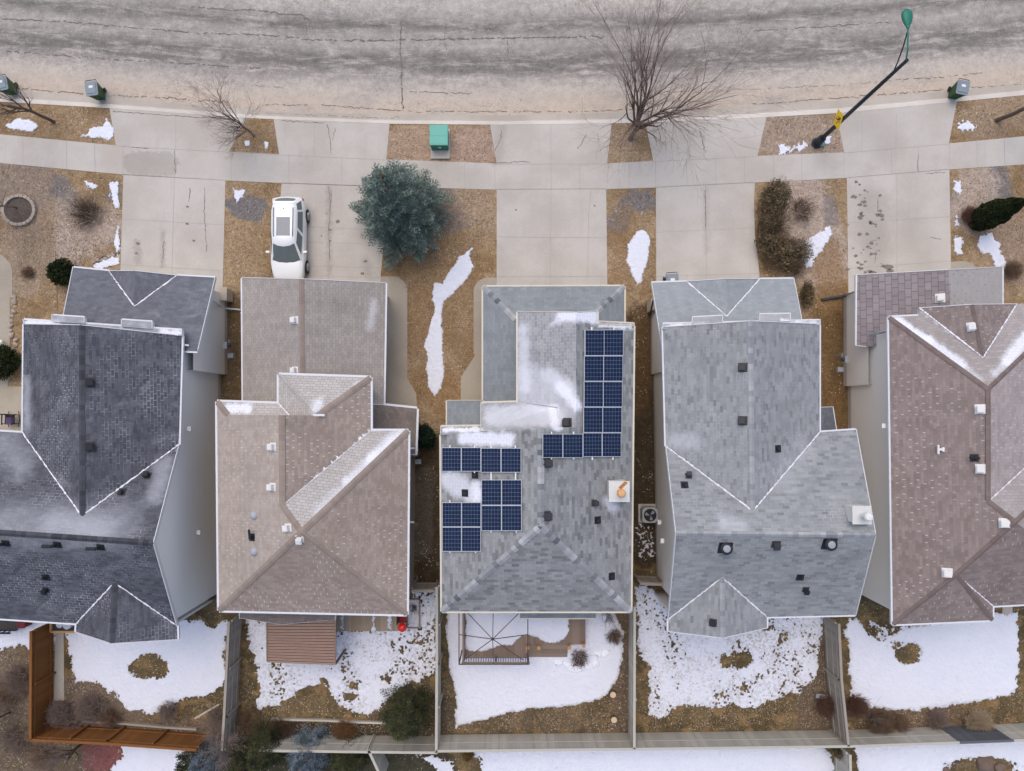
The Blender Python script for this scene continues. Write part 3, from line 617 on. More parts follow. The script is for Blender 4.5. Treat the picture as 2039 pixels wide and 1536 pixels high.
fr = [('long diagonal snow drift between the tan roofed and solar houses', [(946, 488), (936, 510), (943, 533), (930, 555), (905, 582), (882, 600), (878, 640), (883, 700), (886, 745), (878, 775), (866, 795), (852, 770), (850, 700), (845, 690), (856, 655), (866, 610), (858, 598), (866, 562), (882, 568), (890, 545), (915, 510)], 0.05),
      ('oval snow patch between the solar and grey gabled houses driveways', [(1268, 458), (1285, 456), (1295, 478), (1290, 520), (1278, 560), (1268, 568), (1256, 545), (1246, 525), (1249, 488)], 0.05),
      ('white snow patch on the lawn right of the tall brown shrubs', [(1652, 452), (1655, 478), (1630, 510), (1605, 538), (1598, 520), (1575, 492), (1600, 480), (1625, 468)], 0.1),
      ('curved snow drift below the leaning dark green cedar', [(1950, 468), (1970, 466), (1990, 490), (2006, 520), (2000, 548), (1985, 540), (1970, 510), (1948, 500)], 0.08),
      ('flat snow patch on the left boulevard', [(12, 250), (35, 238), (60, 236), (76, 252), (68, 262), (20, 258)], 0.05),
      ('triangular snow patch on the left boulevard corner', [(150, 276), (180, 258), (205, 252), (212, 238), (228, 255), (230, 276)], 0.08),
      ('snow sliver along the dark house driveway', [(232, 448), (238, 448), (240, 490), (238, 522), (232, 520), (228, 490)], 0.06),
      ('small snow bits on the upper left lawn', [(165, 360), (180, 362), (200, 372), (188, 378), (172, 372)], 0.1),
      ('snow crescent by the grey dust patch at driveway corner', [(464, 376), (490, 378), (486, 396), (470, 406), (463, 392)], 0.07),
      ('white snow scraps beside the dark house driveway', [(220, 368), (234, 366), (240, 400), (232, 420), (222, 390)], 0.12),
      ('thin snow trail below the rock garden', [(185, 525), (238, 505), (238, 524), (200, 535), (184, 532)], 0.1),
      ('small snow scrap near the kerb side tree', [(487, 282), (496, 280), (497, 292), (488, 292)], 0.03),
      ('tiny snow square on the second boulevard', [(527, 282), (535, 284), (533, 297), (528, 296)], 0.02),
      ('snow crumbs on the lamp boulevard', [(1550, 293), (1600, 288), (1602, 298), (1552, 306)], 0.14),
      ('snow heap against the street lamp base', [(1638, 268), (1655, 272), (1650, 286), (1636, 288)], 0.06),
      ('snow crumbs on the right boulevard', [(1905, 250), (1942, 240), (1940, 258), (1908, 258)], 0.14),
      ('snow blobs on the lawn right of the stained driveway', [(1898, 358), (1912, 360), (1920, 385), (1908, 392), (1896, 378)], 0.09),
      ('narrow snow streak right of the stained driveway', [(1900, 470), (1912, 474), (1917, 508), (1905, 512), (1899, 490)], 0.09),
      ('faint snow flecks beside the stained driveway', [(1902, 424), (1910, 426), (1908, 452), (1900, 450)], 0.09)]
for k, (lb, pl, e) in enumerate(fr): snow_patch(lb, pl, edge=e, seed=40 + k, thick=.04, speck=.0, grow=.02)
snow_patch('snow strip in the side yard with the air conditioner', [(1262, 1045), (1300, 1040), (1300, 1110), (1266, 1120)], speck=.3, seed=33, edge=.15)
snow_patch('snow crumbs along the rear corner of the brown roofed house', [(1722, 1235), (1775, 1245), (1800, 1290), (1760, 1290)], speck=.2, seed=34, edge=.15)

# ================================================================== HOUSES
def roof_block(parent, name, V, faces, mat, capmat, trim=M_WHITE, gut=0.10, label=None, thick=0.16, capw=0.15, cap=True, valley=True, valmat=None, convex_min=0.04, skip=()):
    skip = {frozenset(k.split('-')) for k in skip}
    """V: name -> (px,py,z). Builds the roof with soffit, gutters/rake trim, ridge caps, valleys. Returns (obj, bvh)"""
    W = {k: P(*v) for k, v in V.items()}
    mb = MB(); tris = []; edges = {}
    FN = []
    for fi, f in enumerate(faces):
        pts = [W[k] for k in f]; n = Vector((0, 0, 0))
        for i in range(len(pts)): n += pts[i].cross(pts[(i + 1) % len(pts)])
        if n.z < 0: f = f[::-1]; pts = pts[::-1]; n = -n
        n.normalize(); FN.append((n, sum(pts, Vector()) / len(pts)))
        up = Vector((0, 0, 1)) - n * n.z
        if up.length < 0.02: up = Vector((0, 1, 0)) - n * n.y
        up.normalize(); u = up.cross(n)
        for t in tessellate_polygon([pts]):
            q = [pts[j] for j in t]
            if (q[1] - q[0]).cross(q[2] - q[0]).z < 0: q = q[::-1]
            mb.face(q, 0, [(p.dot(u), p.dot(up)) for p in q]); tris.append(q)
            mb.face([p - Vector((0, 0, thick)) for p in q[::-1]], 1)
        for i in range(len(f)):
            a, b = f[i], f[(i + 1) % len(f)]
            edges.setdefault(frozenset((a, b)), []).append((a, b, fi))
    trims = MB(); CAPS = []; VALS = []
    for key, lst in edges.items():
        a, b, fi = lst[0]; A, B = W[a], W[b]
        if len(lst) == 1:
            dz = Vector((0, 0, thick)); mb.face([A, A - dz, B - dz, B], 1)
            if key in skip: continue
            d = (B - A); 
            if d.length < 0.05: continue
            d.normalize(); o = Vector((d.y, -d.x, 0))
            if o.length < 1e-4: continue
            o.normalize(); c = FN[fi][1]
            if (c - (A + B) / 2).dot(o) > 0: o = -o
            if abs(B.z - A.z) < 0.25 * (B - A).length * 0.5:
                gut_ = gut * .8
                M = Vector((0, 0, -0.07 - random.uniform(0, .012))); trims.beam(A + o * gut_ / 2 + M, B + o * gut_ / 2 + M, gut_, 0.13)
                L = (B - A).length; k = int(L / 1.1)
                for i in range(1, k): q = A.lerp(B, i / k) + o * gut / 2 + Vector((0, 0, 0.004)); trims.box(q, (0.035, 0.035, 0.03))
            else:
                M = Vector((0, 0, -thick / 2 + .012)); trims.beam(A + o * 0.015 + M, B + o * 0.015 + M, 0.03, thick + .03)
        elif len(lst) == 2:
            f2 = lst[1][2]; n1, c1 = FN[fi]; n2, c2 = FN[f2]; d = (B - A).normalized()
            mid = (A + B) / 2
            i1 = n1.cross((W[lst[0][1]] - W[lst[0][0]]).normalized()); i2 = n2.cross((W[lst[1][1]] - W[lst[1][0]]).normalized())
            # convex if centroid of neighbour lies under plane 1
            s = i2.dot(n1); caps = MB(); vals = MB(); CAPS.append(caps); VALS.append(vals)
            if s < -convex_min:
                if cap:
                    L = (B - A).length; k = max(1, int(L / 0.22))
                    for i in range(k):
                        p0 = A.lerp(B, i / k); p1 = A.lerp(B, (i + 1) / k); lift = Vector((0, 0, 0.018)); e = Vector((0, 0, 0.012))
                        caps.face([p0 + lift + i1 * capw, p1 + lift + i1 * capw + e, p1 + lift + Vector((0, 0, .012)) + e, p0 + lift + Vector((0, 0, .012))], 0, [(i * .22, 0.01), (i * .22 + .2, .01), (i * .22 + .2, .2), (i * .22, .2)])
                        caps.face([p0 + lift + Vector((0, 0, .012)), p1 + lift + Vector((0, 0, .012)) + e, p1 + lift + i2 * capw + e, p0 + lift + i2 * capw], 0, [(i * .22, 0.2), (i * .22 + .2, .2), (i * .22 + .2, .01), (i * .22, .01)])
            elif s > convex_min and valley:
                L = (B - A).length; k = max(1, int(L / 0.12)); lift = Vector((0, 0, 0.012))
                for i in range(k):
                    p0 = A.lerp(B, i / k); p1 = A.lerp(B, (i + 1) / k); w1 = random.uniform(.01, .055); w2 = random.uniform(.01, .04)
                    vals.face([p0 + lift + i1 * w1, p1 + lift + i1 * w1, p1 + lift, p0 + lift]); vals.face([p0 + lift, p1 + lift, p1 + lift + i2 * w2, p0 + lift + i2 * w2])
    r = mb.build(name, [mat, M_SOFFIT], parent)
    if label: r['label'] = label
    if trims.f: trims.build('gutter', trim, r)
    for q in CAPS:
        if q.f: q.build('ridge_cap', capmat, r)
    for q in VALS:
        if q.f: q.build('roof_valley', valmat or M_VALL, r)
    vs = [p for q in tris for p in q]
    bv = BVHTree.FromPolygons([tuple(p) for p in vs], [(3 * i, 3 * i + 1, 3 * i + 2) for i in range(len(tris))])
    return r, bv
def inset_poly(pts, d):
    n = len(pts); area = sum(pts[i][0] * pts[(i + 1) % n][1] - pts[(i + 1) % n][0] * pts[i][1] for i in range(n))
    s = 1 if area > 0 else -1; out = []
    for i in range(n):
        p0 = Vector(pts[i - 1][:2]); p1 = Vector(pts[i][:2]); p2 = Vector(pts[(i + 1) % n][:2])
        d1 = (p1 - p0).normalized(); d2 = (p2 - p1).normalized()
        n1 = Vector((-d1.y, d1.x)) * s; n2 = Vector((-d2.y, d2.x)) * s
        a = p1 + n1 * d; b = p1 + n2 * d; den = d1.x * d2.y - d1.y * d2.x
        if abs(den) < 1e-3: out.append(a); continue
        t = ((b.x - a.x) * d2.y - (b.y - a.y) * d2.x) / den; out.append(a + d1 * t)
    return out
def walls(parent, poly, bvh, mat, ztop=5.0, label=None, base=True):
    mb = MB(); n = len(poly); cen = sum(poly, Vector((0, 0))) / n
    for i in range(n):
        a, b = poly[i], poly[(i + 1) % n]; L = (b - a).length; k = max(1, int(L / 0.2))
        zs = []
        for j in range(k + 1):
            p = a.lerp(b, j / k); q = p + (cen - p).normalized() * 0.02
            h = bvh.ray_cast(Vector((q.x, q.y, 30)), Vector((0, 0, -1)))
            zs.append((p, (h[0].z - 0.10) if h[0] else ztop))
        for j in range(k):
            p, z0 = zs[j]; q, z1 = zs[j + 1]
            mb.face([(p.x, p.y, 0.35), (q.x, q.y, 0.35), (q.x, q.y, z1), (p.x, p.y, z0)])
        mb.face([(a.x, a.y, -0.1), (b.x, b.y, -0.1), (b.x, b.y, .35), (a.x, a.y, .35)], 1)
    o = mb.build('wall', [mat, M_CONC], parent)
    if label: o['label'] = label
    return o
def px_poly(pts, z, inset): return inset_poly([tuple(P(x, y, z)[:2]) for x, y in pts], inset)
def hit(bvh, px, py):
    h = bvh.ray_cast(Vector((0, 0, CAM_H)), ray(px, py)); return (h[0], h[1]) if h[0] else (P(px, py, 5.5), Vector((0, 0, 1)))
def frame_of(n):
    if n.z < 0: n = -n
    up = Vector((0, 0, 1)) - n * n.z
    if up.length < .05: up = Vector((0, 1, 0))
    up.normalize(); u = up.cross(n); return Matrix((u, up, n)).transposed()
def vent_box(roof, bvh, px, py, mat, s=0.42, name='roof_vent', h=0.22):
    s *= .86; p, n = hit(bvh, px, py); F = frame_of(n); mb = MB()
    mb.box(p + n * 0.012, (s * 1.35, s * 1.35, 0.02), M=F, mi=1)
    mb.box(p + n * (h * .5 + .0), (s * 0.86, s * 0.80, h), M=F)
    mb.box(p + n * h, (s, s, 0.07), M=F); mb.box(p + n * (h + .045), (s * .82, s * .82, 0.03), M=F, mi=0)
    return mb.build(name, [mat, M_DARK if mat != M_WVENT else M_WVENT], roof, bevel=.012)
def vent_pipe(roof, bvh, px, py, mat=M_BLACK, r=0.055, h=0.38, side=None):
    p, n = hit(bvh, px, py); mb = MB(); F = frame_of(n)
    mb.box(p + n * .012, (.34, .34, .02), M=F); mb.lathe(p + Vector((0, 0, -.05)), [(r * 1.9, 0.0), (r * 1.6, .12), (r, .18), (r, h), (r * .8, h)], 12)
    if side is not None:
        d = Vector((math.cos(side), math.sin(side), 0)); mb.tube([p + Vector((0, 0, h - .07)), p + d * .4 + Vector((0, 0, h - .05))], r, 10)
    return mb.build('vent_pipe', mat, roof)
def vent_round(roof, bvh, px, py, r=.24):
    p, n = hit(bvh, px, py); mb = MB(); mb.box(p + n * .012, (.62, .62, .02), M=frame_of(n)); mb.lathe(p - Vector((0, 0, .1)), [(r * .8, 0), (r * .8, .25), (r * 1.15, .27), (r * 1.15, .33), (r, .36), (r * .65, .37)], 24)
    mb.lathe(p + Vector((0, 0, .26)), [(r * .68, 0), (r * .68, .03), (r * .3, .05)], 20, 1)
    return mb.build('turbine_vent', [M_BLACK, M_GREY], roof)
def vent_dome(roof, bvh, px, py):
    p, n = hit(bvh, px, py); mb = MB(); mb.lathe(p - Vector((0, 0, .08)), [(.22, 0), (.22, .12), (.17, .17), (.13, .22), (.05, .25)], 20)
    m = simple('frosted_dome', (0.36, 0.37, 0.39), 0.35, spec=.3); return mb.build('sun_tunnel', m, roof, smooth=True)
def chimney(parent, px, py, ztop, size, flue, rust=False, zlow=4.0):
    c = P(px, py, ztop); mb = MB(); mb.box((c.x, c.y, (ztop + zlow) / 2 - .04), (size[0], size[1], ztop - zlow)); mb.box((c.x, c.y, ztop), (size[0] + .12, size[1] + .12, .05), mi=1)
    m = simple('chimney_siding', (0.66, 0.65, 0.60), 0.6, var=.05)
    ch = mb.build('chimney', [m, simple('chimney_cap', (0.60, 0.60, 0.57), 0.5, var=.08)], parent)
    f = MB(); fx, fy = flue; q = Vector((c.x + fx, c.y + fy, ztop)); f.lathe(q, [(.13, 0), (.13, .42), (.19, .44), (.19, .60), (.14, .68), (.03, .70)], 20)
    f.build('flue', simple('rusty_flue', (0.62, 0.36, 0.16), 0.6, var=.5, scale=18) if rust else M_WVENT, ch)
    if rust:
        s = MB(); s.face([(q.x + .05, q.y + .1, ztop + .03), (q.x + .38, q.y + .42, ztop + .03), (q.x + .22, q.y + .48, ztop + .03), (q.x - .06, q.y + .2, ztop + .03)]); s.build('rust_streak', simple('rust', (0.42, 0.17, 0.04), .9, var=.5, scale=15), ch)
    return ch
def downspout(parent, pts, mat=M_WHITE, r=.04):
    mb = MB()
    for a, b in zip(pts[:-1], pts[1:]): mb.beam(a, b, r * 2, r * 1.6)
    return mb.build('downspout', mat, parent)
def meter(parent, px, py, side):
    p = P(px, py, 1.5); mb = MB(); mb.box((p.x + side * .1, p.y, 1.4), (.2, .35, .5)); mb.tube([(p.x + side * .2, p.y, 1.5), (p.x + side * .33, p.y, 1.5)], .11, 14, 1); mb.tube([(p.x + side * .12, p.y + .3, .2), (p.x + side * .12, p.y + .3, 1.2), (p.x + side * .2, p.y + .1, 1.2)], .03, 8); mb.box((p.x + side * .16, p.y - .5, 0.9), (.3, .25, .25))
    return mb.build('utility_meter', [M_GREY, M_DARK], parent)
def wall_vent(parent, px, py, z, side):
    """px,py is where the photo shows it on the wall at height z"""
    p = P(px, py, z); mb = MB(); mb.box((p.x + side * .06, p.y, z), (.12, .2, .2)); mb.box((p.x + side * .13, p.y, z + .08), (.1, .22, .02))
    return mb.build('wall_vent', M_WVENT, parent)

S_BEIGE = mat_siding('beige_siding', (0.88, 0.855, 0.80)); S_GREY = mat_siding('pale_siding', (0.90, 0.90, 0.87)); S_TAN = mat_siding('tan_siding', (0.42, 0.37, 0.31))

# ---- house 1, dark slate roof (left)
H1S = [((0, 1045, 7.4), (230, 1050, 7.4), .4, 1.3, .2), ((10, 880, 5.4), (40, 930, 6.2), .2, .8, .2), ((330, 925, 5.6), (318, 985, 6.2), .2, .5, .25), ((52, 760, 5.4), (52, 850, 5.4), .1, .4, .3), ((120, 1040, 7), (200, 1060, 7.4), .3, .7, .2)]
SH1 = mat_shingle('slate_shingle', (0.062, 0.066, 0.080), (0.105, 0.110, 0.130), (0.03, 0.032, 0.04), gapk=.45, snowgap=.6, snow=H1S, dust=.14, tone=.3)
SH1G = mat_shingle('slate_garage_shingle', (0.12, 0.127, 0.148), (0.155, 0.163, 0.186), (0.07, 0.078, 0.1), gapk=.4, tone=.35, dust=.15)
CAP1 = mat_shingle('slate_cap', (0.045, 0.048, 0.058), (0.085, 0.09, 0.105), (0.04, 0.04, 0.05), w_=.22, h_=.22, gapk=.3)
h1 = thing('house', P(250, 900, 0), 'two storey house with near black slate shingle roof and pale side wall', 'house', 'houses along the street')
V1 = dict(A1=(47, 646, 5.25), A2=(162, 648, 7.0), A3=(362, 669, 5.25), B1=(45, 862, 5.25), B2=(163, 1028, 7.15), B3=(356, 886, 5.25), C0=(-170, 850, 5.25), D0=(-170, 1050, 7.7), D1=(305, 1082, 7.7),
          F0=(-170, 1221, 5.25), F1=(152, 1242, 5.25), F2=(228, 1160, 6.3), F3=(352, 1246, 5.25), G1=(151, 1258, 5.25), G2=(222, 1281, 6.4), G3=(353, 1273, 5.25))
r1, b1 = roof_block(h1, 'roof', V1, [('A1', 'A2', 'B2', 'B1'), ('A2', 'A3', 'B3', 'B2'), ('C0', 'B1', 'B2', 'B3', 'D1', 'D0'), ('D0', 'D1', 'F3', 'F2', 'F1', 'F0'), ('F1', 'F2', 'G2', 'G1'), ('F2', 'F3', 'G3', 'G2')], SH1, CAP1, convex_min=.03)
g1, gb1 = roof_block(h1, 'garage_roof', dict(a=(146, 533, 2.9), b=(217, 540, 2.9), c=(352, 549, 2.9), d=(428, 553, 2.9), e=(393, 700, 4.98), f=(115, 690, 4.98), p=(268, 610, 3.94), q=(268, 540, 3.75)),
    [('a', 'b', 'p', 'c', 'd', 'e', 'f'), ('b', 'q', 'p'), ('q', 'c', 'p')], SH1G, CAP1, label='smoother slate garage roof with small front gable', cap=False)
roof_block(h1, 'pent_roof', dict(a=(47, 637, 5.12), b=(362, 658, 5.12), c=(362, 669, 5.4), d=(50, 646, 5.4)), [('a', 'b', 'c', 'd')], mat_shingle('frosted_shingle', (.26, .275, .31), (.34, .36, .40), (.25, .26, .3), tone=.5, snow=[((55, 641, 5.3), (110, 645, 5.3), .08, .2, .9), ((320, 661, 5.3), (355, 663, 5.3), .1, .2, .9)]), CAP1, cap=False, gut=.1, skip=['c-d'])
for q in ([(105, 628), (168, 632), (168, 645), (105, 641)], [(243, 637), (303, 641), (303, 656), (243, 651)]):
    roof_block(h1, 'window_hood', dict(a=(*q[0], 5.0), b=(*q[1], 5.0), c=(*q[2], 5.25), d=(*q[3], 5.25)), [('a', 'b', 'c', 'd')], MATS.get('x') or bpy.data.materials['frosted_shingle'], CAP1, gut=.08, skip=['c-d'])
walls(h1, px_poly([(50, 655), (358, 677), (356, 1238), (-170, 1221), (-170, 860), (50, 868)], 5.25, .12), b1, S_GREY, label='pale grey lap siding')
walls(h1, px_poly([(146, 533), (428, 553), (428, 760), (146, 760)], 2.9, .5), gb1, S_GREY, ztop=4.3)
walls(h1, px_poly([(155, 1235), (350, 1235), (350, 1266), (155, 1255)], 5.25, .3), b1, S_GREY)
for x, y in ((178, 762), (178, 890)): vent_box(r1, b1, x, y, M_BLACK, .40)
vent_box(r1, b1, 293, 948, M_BLACK, .3); vent_pipe(r1, b1, 243, 980, h=.25)
for x, y in ((12, 1082), (115, 1085), (201, 1090)): vent_pipe(r1, b1, x, y, h=.5, side=R(178), r=.075)
vent_pipe(r1, b1, 92, 1150); vent_box(r1, b1, 92, 1174, M_BLACK, .26)
p = P(420, 603, 2.5); downspout(h1, [P(424, 600, 2.7), P(437, 608, 1.2), P(446, 614, .25), P(479, 617, .08)])
mb = MB(); q = P(449, 588, 0.6); mb.box((q.x, q.y, .55), (.42, .62, .9)); mb.box((q.x, q.y, 1.03), (.5, .72, .06)); mb.build('side_bump_out', simple('tan_cladding', (.50, .42, .33), .7), h1)
meter(h1, 446, 688, 1); wall_vent(h1, 374, 854, 4.4, 1); wall_vent(h1, 393, 1060, 3.3, 1)
downspout(h1, [P(364, 687, 5.1), P(376, 688, 5.0), P(440, 690, .3)][:2])

# ---- house 2, tan hip roof
H2S = [((792, 872, 5.5), (745, 915, 6.1), .22, .35, .8), ((745, 912, 6.1), (690, 962, 6.7), .15, .3, .6), ((690, 965, 6.7), (630, 1020, 7.2), .1, .35, .4), ((628, 815, 6.0), (636, 800, 5.9), .08, .3, .7), ((455, 813, 5.3), (495, 814, 5.3), .14, .2, .9), ((735, 760, 5.3), (715, 768, 5.4), .08, .25, .6)]
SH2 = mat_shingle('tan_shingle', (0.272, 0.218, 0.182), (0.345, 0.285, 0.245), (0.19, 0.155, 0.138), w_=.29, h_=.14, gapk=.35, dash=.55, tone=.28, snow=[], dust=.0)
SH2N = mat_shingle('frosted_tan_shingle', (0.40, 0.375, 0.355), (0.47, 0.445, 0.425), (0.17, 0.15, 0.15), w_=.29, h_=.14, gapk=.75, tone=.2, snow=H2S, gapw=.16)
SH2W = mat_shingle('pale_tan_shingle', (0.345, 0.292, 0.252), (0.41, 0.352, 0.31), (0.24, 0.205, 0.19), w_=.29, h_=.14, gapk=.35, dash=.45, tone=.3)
SH2G = mat_shingle('garage_tan_shingle', (0.30, 0.27, 0.245), (0.355, 0.325, 0.298), (0.14, 0.125, 0.12), w_=.29, h_=.14, gapk=.5, tone=.3, snow=[((745, 600, 3.2), (735, 650, 3.3), .05, .3, .35)])
SH2D = mat_shingle('dark_tan_shingle', (0.16, 0.135, 0.12), (0.21, 0.18, 0.16), (0.09, 0.075, 0.07), gapk=.5, tone=.3)
CAP2 = mat_shingle('tan_cap', (0.25, 0.202, 0.172), (0.295, 0.242, 0.208), (0.21, 0.17, 0.145), w_=.5, h_=.5, gapk=.25)
h2 = thing('house', P(620, 950, 0), 'tan brown hip roofed house behind the parked white car', 'house', 'houses along the street')
V2 = dict(A1=(432, 800, 5.2), Ab=(453, 826, 5.5), J1=(555, 804, 5.2), J2=(555, 746, 5.2), J3=(738, 752, 5.2), J4=(738, 858, 5.2), K=(813, 858, 5.2), H=(632, 828, 6.35), Pm=(576, 827, 5.5), R1=(561, 827, 7.07), R2=(562, 1008, 7.07), Q=(600, 1060, 7.45), SW=(436, 1216, 5.2), SE=(810, 1224, 5.2))
r2, b2 = roof_block(h2, 'roof', V2, [('R1', 'H', 'J3', 'J4', 'R2'), ('Q', 'K', 'SE'), ('Q', 'SE', 'SW')], SH2, CAP2, capw=.13, gut=.12, skip=['R1-R2','R2-Q','Q-SW','R2-J4','K-Q','J3-H','H-R1','Ab-R1','J2-H','H-Pm','Pm-Ab','A1-Ab','J1-Pm'])
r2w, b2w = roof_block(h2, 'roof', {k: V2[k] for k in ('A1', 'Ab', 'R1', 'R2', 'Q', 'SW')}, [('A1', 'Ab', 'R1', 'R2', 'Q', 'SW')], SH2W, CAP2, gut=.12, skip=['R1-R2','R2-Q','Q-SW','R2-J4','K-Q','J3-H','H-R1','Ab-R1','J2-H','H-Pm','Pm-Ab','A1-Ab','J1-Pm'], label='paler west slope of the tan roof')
roof_block(h2, 'roof', {k: V2[k] for k in ('J2', 'J3', 'H', 'Pm', 'J1', 'R2', 'J4', 'K', 'Q', 'A1', 'Ab')}, [('J2', 'J3', 'H'), ('R2', 'J4', 'K', 'Q'), ('J2', 'H', 'Pm', 'J1'), ('A1', 'J1', 'Pm', 'Ab')], SH2N, SH2N, gut=.12, capw=.1, skip=['R1-R2','R2-Q','Q-SW','R2-J4','K-Q','J3-H','H-R1','Ab-R1','J2-H','H-Pm','Pm-Ab','A1-Ab','J1-Pm'], label='frosted street side slopes with snow along the hips')
# caps along hips between the three slope meshes
mb = MB()
def hipcap(mb, a, b, w_=.14, lift=.03):
    A, B = P(*a), P(*b); d = (B - A).normalized(); s = Vector((-d.y, d.x, 0)).normalized(); k = int((B - A).length / .22)
    for i in range(k):
        p0 = A.lerp(B, i / k); p1 = A.lerp(B, (i + 1) / k); u = Vector((0, 0, lift)); dn = Vector((0, 0, -w_ * .33 + lift)); e = Vector((0, 0, .012))
        mb.face([p0 + s * w_ + dn, p1 + s * w_ + dn + e, p1 + u + e, p0 + u], 0, [(i * .5, 0.1), (i * .5 + .4, .1), (i * .5 + .4, .4), (i * .5, .4)]); mb.face([p0 + u, p1 + u + e, p1 - s * w_ + dn + e, p0 - s * w_ + dn], 0, [(i * .5, 0.4), (i * .5 + .4, .4), (i * .5 + .4, .1), (i * .5, .1)])
for a, b in (('R1', 'R2'), ('R2', 'Q'), ('Q', 'SW'), ('K', 'Q'), ('J3', 'H'), ('A1', 'Ab')): mb = MB(); hipcap(mb, V2[a], V2[b]); mb.build('ridge_cap', CAP2, r2)
mb = MB(); A, B = P(*V2['R2']), P(*V2['J4']); k = 60
for i in range(k):
    p0 = A.lerp(B, i / k); p1 = A.lerp(B, (i + 1) / k); d = (B - A).normalized(); s = Vector((-d.y, d.x, 0)); wv = random.uniform(.02, .05 + .16 * (random.random() < .45) * (i > 18))
    mb.face([p0 + Vector((0, 0, .03)) - s * .02, p1 + Vector((0, 0, .03)) - s * .02, p1.lerp(p0, random.random() * .7) + Vector((0, 0, .05)) + s * wv, p0 + Vector((0, 0, .04)) + s * wv * random.random()])
mb.build('roof_valley', M_VALL, r2)
mb = MB(); mb.face([P(*V2['Ab']), P(*V2['R1']), P(*V2['H']), P(*V2['Pm'])]); q = P(635, 827, 6.36); mb.box(q, (.55, .1, .12), mi=1); mb.build('gable_wall', [S_TAN, M_WHITE], h2)
g2, gb2 = roof_block(h2, 'garage_roof', dict(a=(482, 554, 2.9), b=(600, 556, 4.4), c=(768, 564, 2.9), d=(764, 812, 2.9), e=(603, 815, 4.4), f=(484, 815, 2.9)), [('a', 'b', 'e', 'f'), ('b', 'c', 'd', 'e')], SH2G, CAP2, gut=.1, capw=.14, label='low gabled garage roof with two white vents')
ph, pb2 = roof_block(h2, 'porch_roof', dict(a=(730, 806, 3.4), b=(763, 807, 3.0), c=(830, 814, 2.9), d=(827, 905, 2.9), e=(800, 905, 3.6), f=(730, 862, 3.9)), [('a', 'b', 'c', 'd', 'e', 'f')], SH2D, CAP2, gut=.13, label='dark low roof over the entry')
roof_block(h2, 'bay_roof', dict(a=(478, 1205, 3.5), b=(668, 1208, 3.5), c=(667, 1234, 3.1), d=(560, 1244, 3.1), e=(478, 1231, 3.1)), [('a', 'b', 'c', 'd', 'e')], SH2D, CAP2, gut=.02, label='dark low roof over the rear bay')
walls(h2, px_poly([(432, 800), (555, 804), (555, 746), (738, 752), (738, 858), (813, 858), (810, 1224), (436, 1216)], 5.2, .36), b2, S_TAN, ztop=5.0)
walls(h2, px_poly([(482, 554), (768, 564), (764, 860), (484, 830)], 2.9, .3), gb2, S_TAN, ztop=2.7)
for x, y in ((544, 890), (543, 970), (574, 1051), (597, 1073)): vent_box(r2w, b2w if x < 580 else b2, x, y, M_WVENT, .32)
vent_box(g2, gb2, 588, 638, M_WVENT, .32); vent_box(g2, gb2, 588, 738, M_WVENT, .32)
vent_dome(r2w, b2w, 507, 1026); vent_dome(r2w, b2w, 507, 1098); vent_pipe(r2w, b2w, 502, 1070, side=R(95))
meter(h2, 824, 902, 1); downspout(h2, [P(816, 893, 5.1), P(824, 893, 4.7), P(824, 893, .2)]); downspout(h2, [P(668, 1228, 3.0), P(668, 1228, .3)], r=.05); downspout(h2, [P(815, 1040, 5.1), P(823, 1040, 4.7), P(824, 1040, .2)])

# ---- house 3, grey roof with solar panels
H3S = [((1123, 631, 5.7), (1183, 632, 5.6), .26, .22, .92), ((1100, 645, 6.0), (1112, 640, 5.8), .05, .2, .6), ((1192, 651, 5.4), (1255, 651, 5.3), .06, .12, .85), ((1050, 765, 5.8), (1110, 800, 6.2), .75, .55, .34), ((1095, 745, 6.2), (1130, 775, 6.3), .18, .4, .45), ((1118, 770, 6.3), (1147, 806, 6.4), .16, .25, .95),
       ((985, 830, 5.4), (1100, 830, 5.9), .40, .3, .45), ((1103, 816, 5.9), (1105, 848, 6.0), .16, .18, .95), ((925, 872, 5.5), (1012, 874, 6.0), .22, .28, .85), ((885, 856, 5.3), (955, 856, 5.3), .06, .12, .9), ((895, 955, 5.4), (950, 990, 5.8), .35, .4, .6), ((950, 965, 5.8), (950, 990, 5.8), .1, .3, .7), ((1213, 1000, 5.9), (1225, 1012, 5.8), .12, .3, .75), ((1042, 655, 5.3), (1045, 770, 5.3), .12, .35, .5)]
SH3 = mat_shingle('grey_shingle', (0.22, 0.228, 0.233), (0.30, 0.307, 0.31), (0.14, 0.15, 0.165), w_=.33, h_=.15, gapk=.35, tone=.22, snow=H3S, gapw=.1, tabs=.3)
SH3F = mat_shingle('frosted_grey_shingle', (0.27, 0.275, 0.285), (0.36, 0.365, 0.375), (0.55, 0.57, 0.62), w_=.33, h_=.15, gapk=.45, tone=.3, snow=H3S)
SH3G = mat_shingle('grey_garage_shingle', (0.212, 0.235, 0.25), (0.26, 0.283, 0.298), (0.13, 0.15, 0.17), w_=.33, h_=.15, gapk=.35, tone=.3)
CAP3 = mat_shingle('grey_cap', (0.12, 0.135, 0.15), (0.46, 0.47, 0.48), (0.2, 0.21, 0.22), w_=.24, h_=.24, gapk=.2)
h3 = thing('house', P(1070, 930, 0), 'grey shingled house with blue solar panels and cream gutters', 'house', 'houses along the street')
